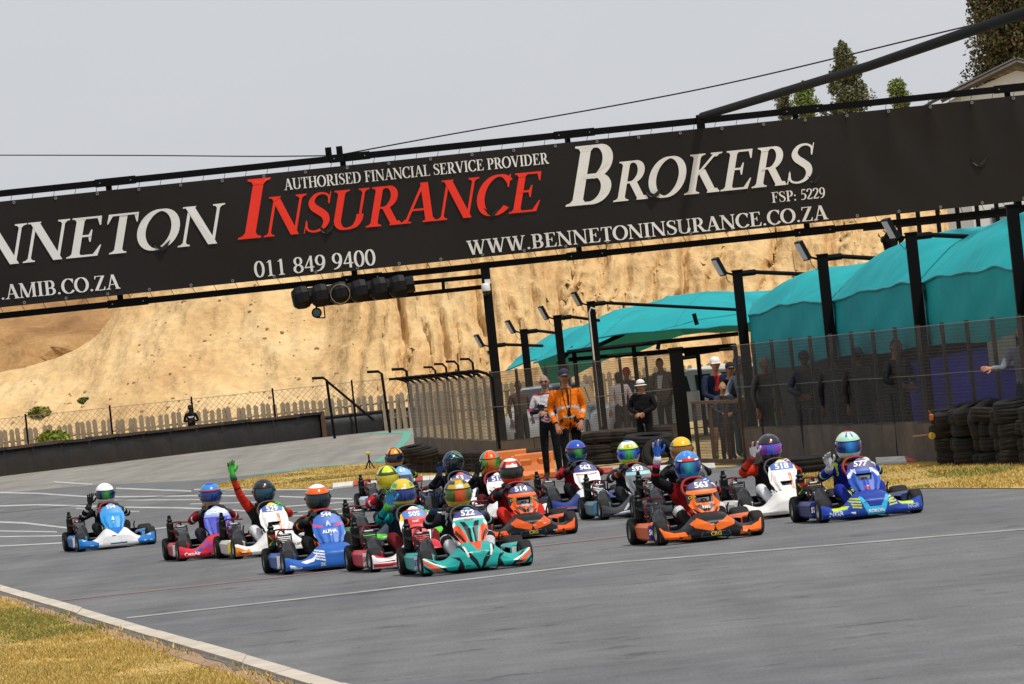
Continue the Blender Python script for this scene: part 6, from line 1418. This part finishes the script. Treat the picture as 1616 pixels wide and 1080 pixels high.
 dict(num='518', px=(1178, 822), head=9, label='plain white kart number 518 between the orange and the blue karts', dlabel='driver in black helmet with violet visor, red sleeve and raised white-red glove', nose=('#e0deda', [('#b8b2a8', [(-.3, .05), (-.1, .06), (-.1, .075), (-.3, .07)])]), panel=('#e4e2de', [('#e0c83a', [(-.2, .61), (.2, .61), (.2, .66), (-.2, .66)]), ('#3f66b4', [(-.13, .52), (.13, .52), (.13, .6), (-.13, .6)]), ('#e8802c', [(.045, .3), (.06, .3), (.06, .48), (.045, .48)]), ('#d84a24', [(.065, .3), (.078, .3), (.078, .48), (.065, .48)]), ('#c8a090', [(-.16, .4), (-.15, .4), (-.12, .5), (-.13, .5)])]), scoop=[(-.055, .345), (.055, .345), (.065, .39), (-.065, .39)], ptext=[('518', 0, .56, .062, '#f4f4f2')],
  pod=('#dcdad6', '#e0e0e0', '#d8d4d0'), suit=dict(torso='#1c1c1e', sleeve='#c83420', stripe='#2a2a2c', leg='#dcdce0', glove=('#d8d4d4', '#8a2028')), wave=(-.03, -.24, .68, (.1, -1, -.6)), ht=-.15, helmet=rule((lambda a, e: abs(a) < 30 and e > 62, '#50525a'), (lambda a, e: abs(a) < 9 and 27 < e < 34, '#d86a60'), default='#2c2c30'), visor=vis('#8a48c0', .55, '#4a60d8')),
 dict(num='577', px=(1300, 825.3), head=8, label='blue kart number 577 with yellow stripes, rightmost', dlabel='rightmost driver in pale mint helmet with blue visor, white glove raised', nose=('#1f3f98', bars(-.24, .235, 4, .016, .013, .09, -.012, '#c8d82a') + [('#3ab4e0', [(-.16, .24), (-.13, .24), (-.06, .13), (.06, .13), (.13, .24), (.16, .24), (.09, .045), (-.09, .045)]), ('#1f3f98', [(-.125, .25), (.125, .25), (.05, .14), (-.05, .14)]), ('#c8d82a', [(-.43, .11), (-.29, .125), (-.26, .155), (-.33, .148), (-.44, .138)], True), ('#3ab4e0', [(-.42, .105), (-.29, .118), (-.28, .123), (-.42, .11)], True)]),
  panel=('#2350b0', [('#d8dce8', [(-.2, .44), (-.15, .43), (-.08, .52), (-.1, .53)], True), ('#2c2c78', [(-.17, .52), (.17, .52), (.14, .63), (-.14, .63)]), ('#1a3c8c', [(-.12, .21), (.12, .21), (.17, .3), (-.17, .3)]), ('#c8304a', [(-.03, .335), (.03, .35), (.035, .325), (.0, .32), (.025, .30), (-.01, .312)])]), scoop=[(-.065, .405), (.065, .405), (.085, .47), (-.085, .47)], ptext=[('577', 0, .575, .058, '#e8e8f0', dict(shear=.2)), ('N', -.1, .5, .05, '#d8dce8'), ('R', .1, .5, .05, '#d8dce8'), ('ROKON', 0, .275, .032, '#f0f2f8')],
  ntext=[('ROKON', 0, .085, .035, '#f0f2f8'), ('NGR', -.41, .085, .05, '#b8c0d0', dict(shear=.2, slope=.05)), ('NGR', .42, .09, .05, '#8a9ab8', dict(shear=.2))], pod=('#23306c', '#23388c', '#3a4a5c'), podtext='577', flag=True, redwheel=True,
  suit=dict(torso='#1c2480', sleeve='#1e2c94', stripe='#c8e03a', leg='#20308e', glove=('#d8d8d4', '#c8c8c4')), wave=(.04, -.27, .55, (-.1, -1, -.7)), ht=-.55, helmet=rule((lambda a, e: e > 70, '#c84a4a'), (lambda a, e: abs(abs(a) - 20) < 8 and 40 < e < 66, '#3a7aa8'), (lambda a, e: 22 < e < 40 and abs(a) < 60, '#a8d8c0'), (lambda a, e: abs(a) > 70 and e > 0, '#c8e0b8'), (lambda a, e: abs(a) < 60 and e < -35, '#d8c838'), default='#c4dcd4'), visor=vis('#142a78', .55, '#2494e8'), look=-2),
]
for s_ in K_: kart(s_)
# ================================================================ ONLOOKERS AND MARSHALS
M_CAP = mat('cap_cloth', attr=True, rough=.85); 
def head_extra(skin, hair, H, off=(0, 0, 0), yaw=0.0, beard=None, bald=False, pitch=0.0):
    """head with brow, nose, lips, chin and ears, facing -Y, centred on its own pivot"""
    def f(mb):
        n, m = 26, 22; P = []; M_ = Matrix.Translation(Vector((0, -.015, 1.625)) * H + Vector(off)) @ Matrix.Rotation(yaw, 4, 'Z') @ Matrix.Rotation(pitch, 4, 'X') @ Matrix.Scale(H, 4)
        for i in range(n):
            a = 2 * math.pi * i / n; row = []
            for j in range(m + 1):
                e = lerp(-math.pi / 2, math.pi / 2, j / m); x, y, z = .076 * math.cos(e) * math.sin(a), -.096 * math.cos(e) * math.cos(a), .118 * math.sin(e)
                fr = max(0, math.cos(a)) * math.cos(e)
                if z < 0: x *= 1 - .22 * (-math.sin(e)); y -= .008 * fr
                if abs(a if a < math.pi else a - 2 * math.pi) < .26 and -.04 < z < .015: y -= .02 * (1 - abs(a if a < math.pi else a - 2 * math.pi) / .26) * (1 - max(0, z) / .015 * .7)
                if .018 < z < .04 and fr > .5: y -= .006
                row.append(tuple(M_ @ Vector((x, y, z))))
            P.append(row)
        Mi = M_.inverted()
        def cf(p):
            q = Mi @ p; az = math.degrees(math.atan2(q.x, -q.y))
            if (q.z > .062 or (abs(az) > 75 and q.z > -.03) or (abs(az) > 110 and q.z > -.07)) and hair and not bald: return hair
            if 10 < abs(az) < 28 and .004 < q.z < .02: return '#2a2422'
            if beard and q.z < -.035 and abs(az) < 80 and not (abs(az) < 14 and -.066 < q.z < -.052): return beard
            if abs(az) < 18 and -.066 < q.z < -.054: return '#9a4a40'
            return skin
        mb.quadgrid(P, cf, closeu=True)
        mb.col = skin
        for s_ in (-1, 1):
            c = M_ @ Vector((s_ * .078, .008, .0)); mb.ellipsoid(c, (.012 * H, .02 * H, .03 * H), 8, 6)
    return f
def hivis(z, t, c):
    if z == 'torso':
        if 1.13 < c.z < 1.17 or .98 < c.z < 1.02: return '#c4c4b8'
        if c.y < -.02 and abs(c.x - .01) < .012: return '#3a2a1c'
        if c.z > 1.43: return '#2a2a30'
        return '#f07a18' if c.z > .80 else '#1a1a1c'
    if z == 'leg' and c.z > .83: return '#f07a18'
    if z == 'farm' and .28 < t < .45: return '#c4c4b8'
    if z == 'farm' and t > .9: return '#2a2a2c'
    if z in ('uarm', 'farm'): return '#f07a18'
def raceshirt(z, t, c):
    if z == 'torso' and .97 < c.z < 1.17: return '#b04050' if int((c.z - abs(c.x) * .6) * 40) % 2 else '#d8d4d6'
    if z == 'torso' and c.z > 1.42: return '#b03a48'
    if z == 'uarm' and t > .75: return '#d03a70'
    if z == 'farm': return '#22242c'
POSES = {
 'stand': {},
 'crossed': dict(elr=(-.27, .0, 1.14), wrr=(-.02, -.17, 1.17), ell=(.27, .0, 1.14), wrl=(.03, -.19, 1.12)),
 'pockets': dict(elr=(-.265, .07, 1.13), wrr=(-.205, -.07, .90), ell=(.265, .07, 1.13), wrl=(.19, -.10, .92)),
 'lean': dict(elr=(-.25, -.2, 1.12), wrr=(-.12, -.42, 1.05), ell=(.25, -.2, 1.12), wrl=(.1, -.42, 1.05)),
 'point': dict(elr=(-.28, -.12, 1.2), wrr=(-.42, -.3, 1.22), ell=(.25, -.15, 1.15), wrl=(.1, -.36, 1.12)),
 'camera': dict(elr=(-.25, -.22, 1.32), wrr=(-.09, -.24, 1.56), ell=(.25, -.22, 1.32), wrl=(.09, -.24, 1.56)),
 'clasp': dict(elr=(-.28, -.02, 1.16), wrr=(-.05, -.2, 1.06), ell=(.28, -.02, 1.16), wrl=(.05, -.2, 1.06)),
 'behind': dict(elr=(-.30, .08, 1.16), wrr=(-.12, .16, .98), ell=(.30, .08, 1.16), wrl=(.12, .16, .98)),
 'walk': dict(elr=(-.27, .08, 1.14), wrr=(-.27, .05, .9), ell=(.26, -.06, 1.14), wrl=(.2, -.22, .98), knr=(-.1, .03, .5), anr=(-.1, .2, .12), tor=(-.1, .08, .05), knl=(.1, -.12, .52), anl=(.1, -.14, .09), tol=(.1, -.3, .04)),
}
def person(pos, height, yaw, label, top, legs, skin='#b98a6c', hair='#4a3a2c', pose='stand', sleeve=None, short=False, cap=None, bulk=1.0, shoes='#2a2826', jacket=0.0, extra_cf=None, beard=None, glasses=None, headyaw=0.0, hatbrim=None, group=None, lean=0.0, shorts=False, longhair=False, bald=False):
    H = height / 1.75; ob = inst('person', bpy.data.meshes.new('body'), None, pos, (0, 0, yaw)); tag(ob, label, 'person', group)
    V = {'pelvis': (0, 0, .95), 'waist': (0, -.01, 1.08), 'chest': (0, 0, 1.3), 'neckb': (0, .01, 1.45), 'neck': (0, .0, 1.51), 'head': (0, -.005, 1.60)}
    B = bulk; j = 1 + jacket
    Rr = {'pelvis': (.155 * B * j, .115 * B * j), 'waist': (.145 * B * j, .115 * B * j), 'chest': (.175 * B * j, .12 * B * j), 'neckb': .075, 'neck': .055, 'head': .06}
    E = [('pelvis', 'waist', 'torso'), ('waist', 'chest', 'torso'), ('chest', 'neckb', 'torso'), ('neckb', 'neck', 'neck'), ('neck', 'head', 'neck')]
    if jacket: V['hem'] = (0, 0, .83); Rr['hem'] = (.165 * B * j, .125 * B * j); E.append(('pelvis', 'hem', 'torso'))
    for nm, sg in (('r', -1), ('l', 1)):
        V.update({'sh' + nm: (sg * .175 * B, .01, 1.41), 'el' + nm: (sg * .25 * B, .04, 1.14), 'wr' + nm: (sg * .25 * B, -.04, .90), 'hip' + nm: (sg * .09, 0, .88), 'kn' + nm: (sg * .1, -.02, .5), 'an' + nm: (sg * .11, .02, .1), 'to' + nm: (sg * .125, -.14, .045)})
        Rr.update({'sh' + nm: .068 * j * B, 'el' + nm: .05 * j, 'wr' + nm: .038 * j, 'hip' + nm: .092 * B, 'kn' + nm: .066, 'an' + nm: .05, 'to' + nm: .042})
        E += [('chest', 'sh' + nm, 'torso'), ('sh' + nm, 'el' + nm, 'uarm'), ('el' + nm, 'wr' + nm, 'farm'), ('pelvis', 'hip' + nm, 'leg'), ('hip' + nm, 'kn' + nm, 'leg'), ('kn' + nm, 'an' + nm, 'shin'), ('an' + nm, 'to' + nm, 'shoe')]
    V.update(POSES[pose])
    def bend(p):
        p = Vector(p)
        if p.z > .95 and lean: p = Vector((p.x, p.y - (p.z - .95) * math.sin(lean), .95 + (p.z - .95) * math.cos(lean)))
        return p
    V = {k: bend(v) * H for k, v in V.items()}; Rr = {k: (tuple(a * H for a in r) if isinstance(r, tuple) else r * H) for k, r in Rr.items()}
    sl = sleeve or top
    def cf(z, t, c):
        if extra_cf:
            r = extra_cf(z, t, c / H)
            if r: return r
        if z == 'torso': return top if (c.z / H > .97 or jacket) else legs
        if z == 'leg' and jacket and c.z / H > .84: return top
        if z == 'neck': return skin
        if z == 'uarm': return sl if not short or t < .6 else skin
        if z == 'farm': return skin if short else sl
        if z == 'leg': return legs if not shorts or t < .85 else skin
        if z == 'shin': return skin if shorts else legs
        return shoes
    hoff = bend((0, -.0, 1.6)) - Vector((0, 0, 1.6)); hx = head_extra(skin, hair, H, hoff * H, headyaw, beard, bald)
    hands = [(V['elr'], V['wrr'], 1), (V['ell'], V['wrl'], -1)]
    def extra(mb):
        hx(mb)
        for el, wr, sd_ in hands:
            z = (wr - el).normalized(); hand_mb(mb, 'wave', sd_, .95 * H, skin, skin, Matrix.Translation(wr + z * .03) @ frame_from(z, (0, .6, -.4) if abs(z.y) < .8 else (0, 0, -1)).to_4x4())
    skin_body(ob, V, E, Rr, None, cf, extra, 3 if extra_cf in (hivis, raceshirt) else 2)
    hc = Vector((0, -.015, 1.625)) * H + hoff * H
    if cap:
        mb = MB(); mb.col = cap; mb.lathe([(.086 * H, -.005 * H), (.09 * H, .02 * H), (.086 * H, .055 * H), (.066 * H, .09 * H), (.03 * H, .108 * H), (0, .112 * H)], 'Z', 18)
        if hatbrim:
            mb.lathe([(.084 * H, .0), (.13 * H, -.012 * H), (.135 * H, -.02 * H), (.084 * H, -.006 * H)], 'Z', 18); mb.col = hatbrim; mb.lathe([(.0915 * H, .004), (.0925 * H, .03 * H)], 'Z', 18)
        else:
            P = []
            for i in range(9):
                a = lerp(-1.1, 1.1, i / 8); P.append([(.084 * H * math.sin(a), -.084 * H * math.cos(a), .012 * H), (.09 * H * math.sin(a), (-.09 - .075 * math.cos(a * 1.15)) * H, -.004 * H)])
            mb.quadgrid(P); mb.quadgrid([[(a, b, c - .006) for a, b, c in r] for r in P])
        mb.build('hat' if hatbrim else 'cap', M_CAP, ob, True, hc + Vector((0, .0, .022 * H)), (0, 0, headyaw))
    if glasses:
        mb = MB(); mb.col = glasses
        for s_ in (-1, 1): mb.ellipsoid((s_ * .034 * H, -.094 * H, .014 * H), (.028 * H, .012 * H, .019 * H), 10, 6)
        mb.box((0, -.104 * H, .02 * H), (.02 * H, .006, .006)); 
        for s_ in (-1, 1): mb.box((s_ * .073 * H, -.04 * H, .018 * H), (.005, .1 * H, .006))
        mb.build('sunglasses', M_CAP, ob, False, hc, (0, 0, headyaw))
    if longhair:
        mb = MB(); mb.col = hair; mb.ellipsoid((0, .03 * H, -.03 * H), (.085 * H, .075 * H, .15 * H), 12, 8); mb.build('hair', M_CAP, ob, True, hc)
    return ob
def at(px, d): r = ray(px, 560); return Vector((r.x / r.y * d, d, 0))
hv = G(907, 759); person(hv, 1.84, R(6), 'marshal in orange reflective jacket and dark cap beside the white-shirted man', '#f07a18', '#1b1b1d', '#b07a5c', '#8a8078', 'pockets', cap='#20243a', jacket=.14, bulk=1.08, extra_cf=hivis, glasses=None)
wm = G(875, 758); person(wm + Vector((0, .15, 0)), 1.77, R(-6), 'bearded man in white and red shirt with arms crossed and sunglasses', '#d8d4d4', '#1a1a1c', '#b3836a', '#8c8680', 'crossed', short=False, sleeve='#d8d4d4', extra_cf=raceshirt, beard='#8a8078', glasses='#1c2a50', bulk=1.02)
mb = MB(); mb.tube(catmull([(-.07, -.1, 1.5), (-.06, -.19, 1.3), (0, -.2, 1.14), (.05, -.19, 1.3), (.07, -.1, 1.5)], 5), .008, 5); mb.box((0, -.2, 1.1), (.06, .01, .09)); ln = mb.build('lanyard', M_BLK2, None, False, hv, (0, 0, R(6))); tag(ln, 'black lanyard round the neck of the orange-jacketed marshal', 'lanyard')
person(at(1006, 100), 1.50, R(-20), 'short person in black coat and white sun hat behind the tyres', '#18181b', '#17171a', '#a87a60', '#3a3a3a', 'clasp', cap='#dcd8d0', hatbrim='#3a4a6a', jacket=.18, bulk=1.1)
person(at(1040, 122), 1.82, R(-35), 'tall man in grey jacket seen through the middle fence', '#6a6660', '#3a3a40', '#8a6248', '#2a2420', 'behind', jacket=.12, extra_cf=lambda z, t, c: '#d0d4e0' if z == 'torso' and c.y < -.05 and abs(c.x) < .05 and c.z > 1.1 else None)
person(at(985, 124), 1.68, R(30), 'person in red cap behind the middle fence', '#5a5258', '#34343c', '#9a6a50', '#2a2420', 'clasp', cap='#c03030')
person(at(972, 119.5), 1.62, R(-160), 'woman in pale shirt with dark long hair behind the middle fence', '#d0c4c8', '#3a3a44', '#a87a60', '#2c221e', 'stand', longhair=True)
person(at(812, 120.5), 1.66, R(20), 'dark-haired person in brown top behind the fence by the silver car', '#5c4a40', '#2c2c30', '#7c5440', '#241c18', 'stand')
# group leaning on the railing
person(at(1124, 97.6), 1.78, R(10), 'older man in white cap and navy jacket leaning on the railing', '#242c44', '#2c3038', '#c48a70', '#c8c4bc', 'lean', cap='#e8e6e2', bulk=1.1, lean=.22, shorts=True, shoes='#9ac83a', extra_cf=lambda z, t, c: '#b82c30' if z == 'torso' and c.y < -.05 and abs(c.x) < .03 and c.z > 1.15 else None)
person(at(1134, 96.4), 1.34, R(8), 'fair-haired boy leaning on the railing below the man in white cap', '#3a4048', '#3a3a40', '#cf9a7a', '#b08a58', 'lean', lean=.1)
person(at(1147, 97.2), 1.66, R(15), 'person in dark cap and sunglasses beside the boy at the railing', '#1c1e24', '#24304a', '#b07c60', '#2a221e', 'lean', cap='#17171a', lean=.15, glasses='#16161a')
person(at(1160, 97.6), 1.74, R(20), 'dark-skinned spectator in black cap with yellow badge at the railing', '#20242a', '#2a7a86', '#4a3226', '#17130f', 'lean', cap='#141416', lean=.12)
person(at(1170, 96.8), 1.72, R(-25), 'spectator in grey jacket with yellow wristband at the railing end', '#7c8690', '#206a78', '#9a6e54', '#241e1a', 'lean', cap='#22283a', lean=.2, shoes='#38b890', extra_cf=lambda z, t, c: '#c8d83a' if z == 'farm' and t > .85 else None)
# dim figures under the right canopy
person(at(1203, fd(1203) + .6), 1.72, R(35), 'grey-haired spectator with lime strap just behind the right fence', '#4a4a44', '#2c2c30', '#a07860', '#8a847c', 'stand', extra_cf=lambda z, t, c: '#a8e020' if z in ('torso', 'leg') and .07 < c.x < .1 and c.y < .02 and c.z < 1.2 else None)
person(at(1268, fd(1268) + .65), 1.74, R(-10), 'spectator in dark grey jacket and cap under the first canopy bay', '#3a3c42', '#2a2a2e', '#7a5844', '#1e1a18', 'clasp', cap='#26262a', jacket=.1)
person(at(1314, fd(1311) + .7), 1.70, R(160), 'dark-clothed spectator standing behind the second canopy pole', '#2e2a2c', '#222226', '#6a4a3a', '#1c1816', 'stand')
person(at(1352, fd(1352) + .65), 1.72, R(150), 'spectator in blue cap with back turned under the second canopy bay', '#3c3632', '#26282c', '#7c5a48', '#241e1a', 'stand', cap='#2c4a7a')
person(at(1414, fd(1414) + .6), 1.80, R(40), 'man with green strap and grey gloves beside the blue curtain', '#2c3030', '#26282a', '#a8745c', '#3a2c24', 'clasp', extra_cf=lambda z, t, c: '#3a6a48' if z == 'torso' and abs(c.x - (c.z - 1.2) * .4) < .03 and c.y < 0 else '#8a8c90' if z == 'farm' and t > .8 else None)
person(at(1617, fd(1600) + .55), 1.84, R(-8), 'spectator at the right edge in grey sleeves stretching out a hand', '#9098a6', '#2c3440', '#c08a72', '#4a3a30', 'point')
person(Vector((D(1405, 380, 133.6).x, 133.6, D(1405, 366, 133.6).z - 1.55)), 1.76, R(12), 'photographer in black on the deck aiming a camera', '#131316', '#1a1a1e', '#b58468', '#241e1a', 'camera')
pc = D(1407, 366, 133.3); e = empty('camera_body', pc); mb = MB(); mb.rbox((0, 0, 0), (.15, .08, .11), .02); mb.build('body', M_BLK2, e); mb = MB(); mb.lathe([(0, -.26), (.045, -.26), (.045, -.1), (.038, -.04)], 'Y', 14); mb.build('lens', M_BLK2, e); tag(e, 'black camera held by the photographer on the deck', 'camera')
# far marshal behind the black barrier
person(at(291, 213.5), 1.74, R(5), 'marshal in black standing behind the far black barrier', '#17181c', '#17181c', '#3c2a20', '#141210', 'crossed', cap='#141416', extra_cf=lambda z, t, c: '#c8c8cc' if z == 'torso' and c.y < -.06 and abs(c.x) < .09 and 1.27 < c.z < 1.31 else None)
finish_bodies()
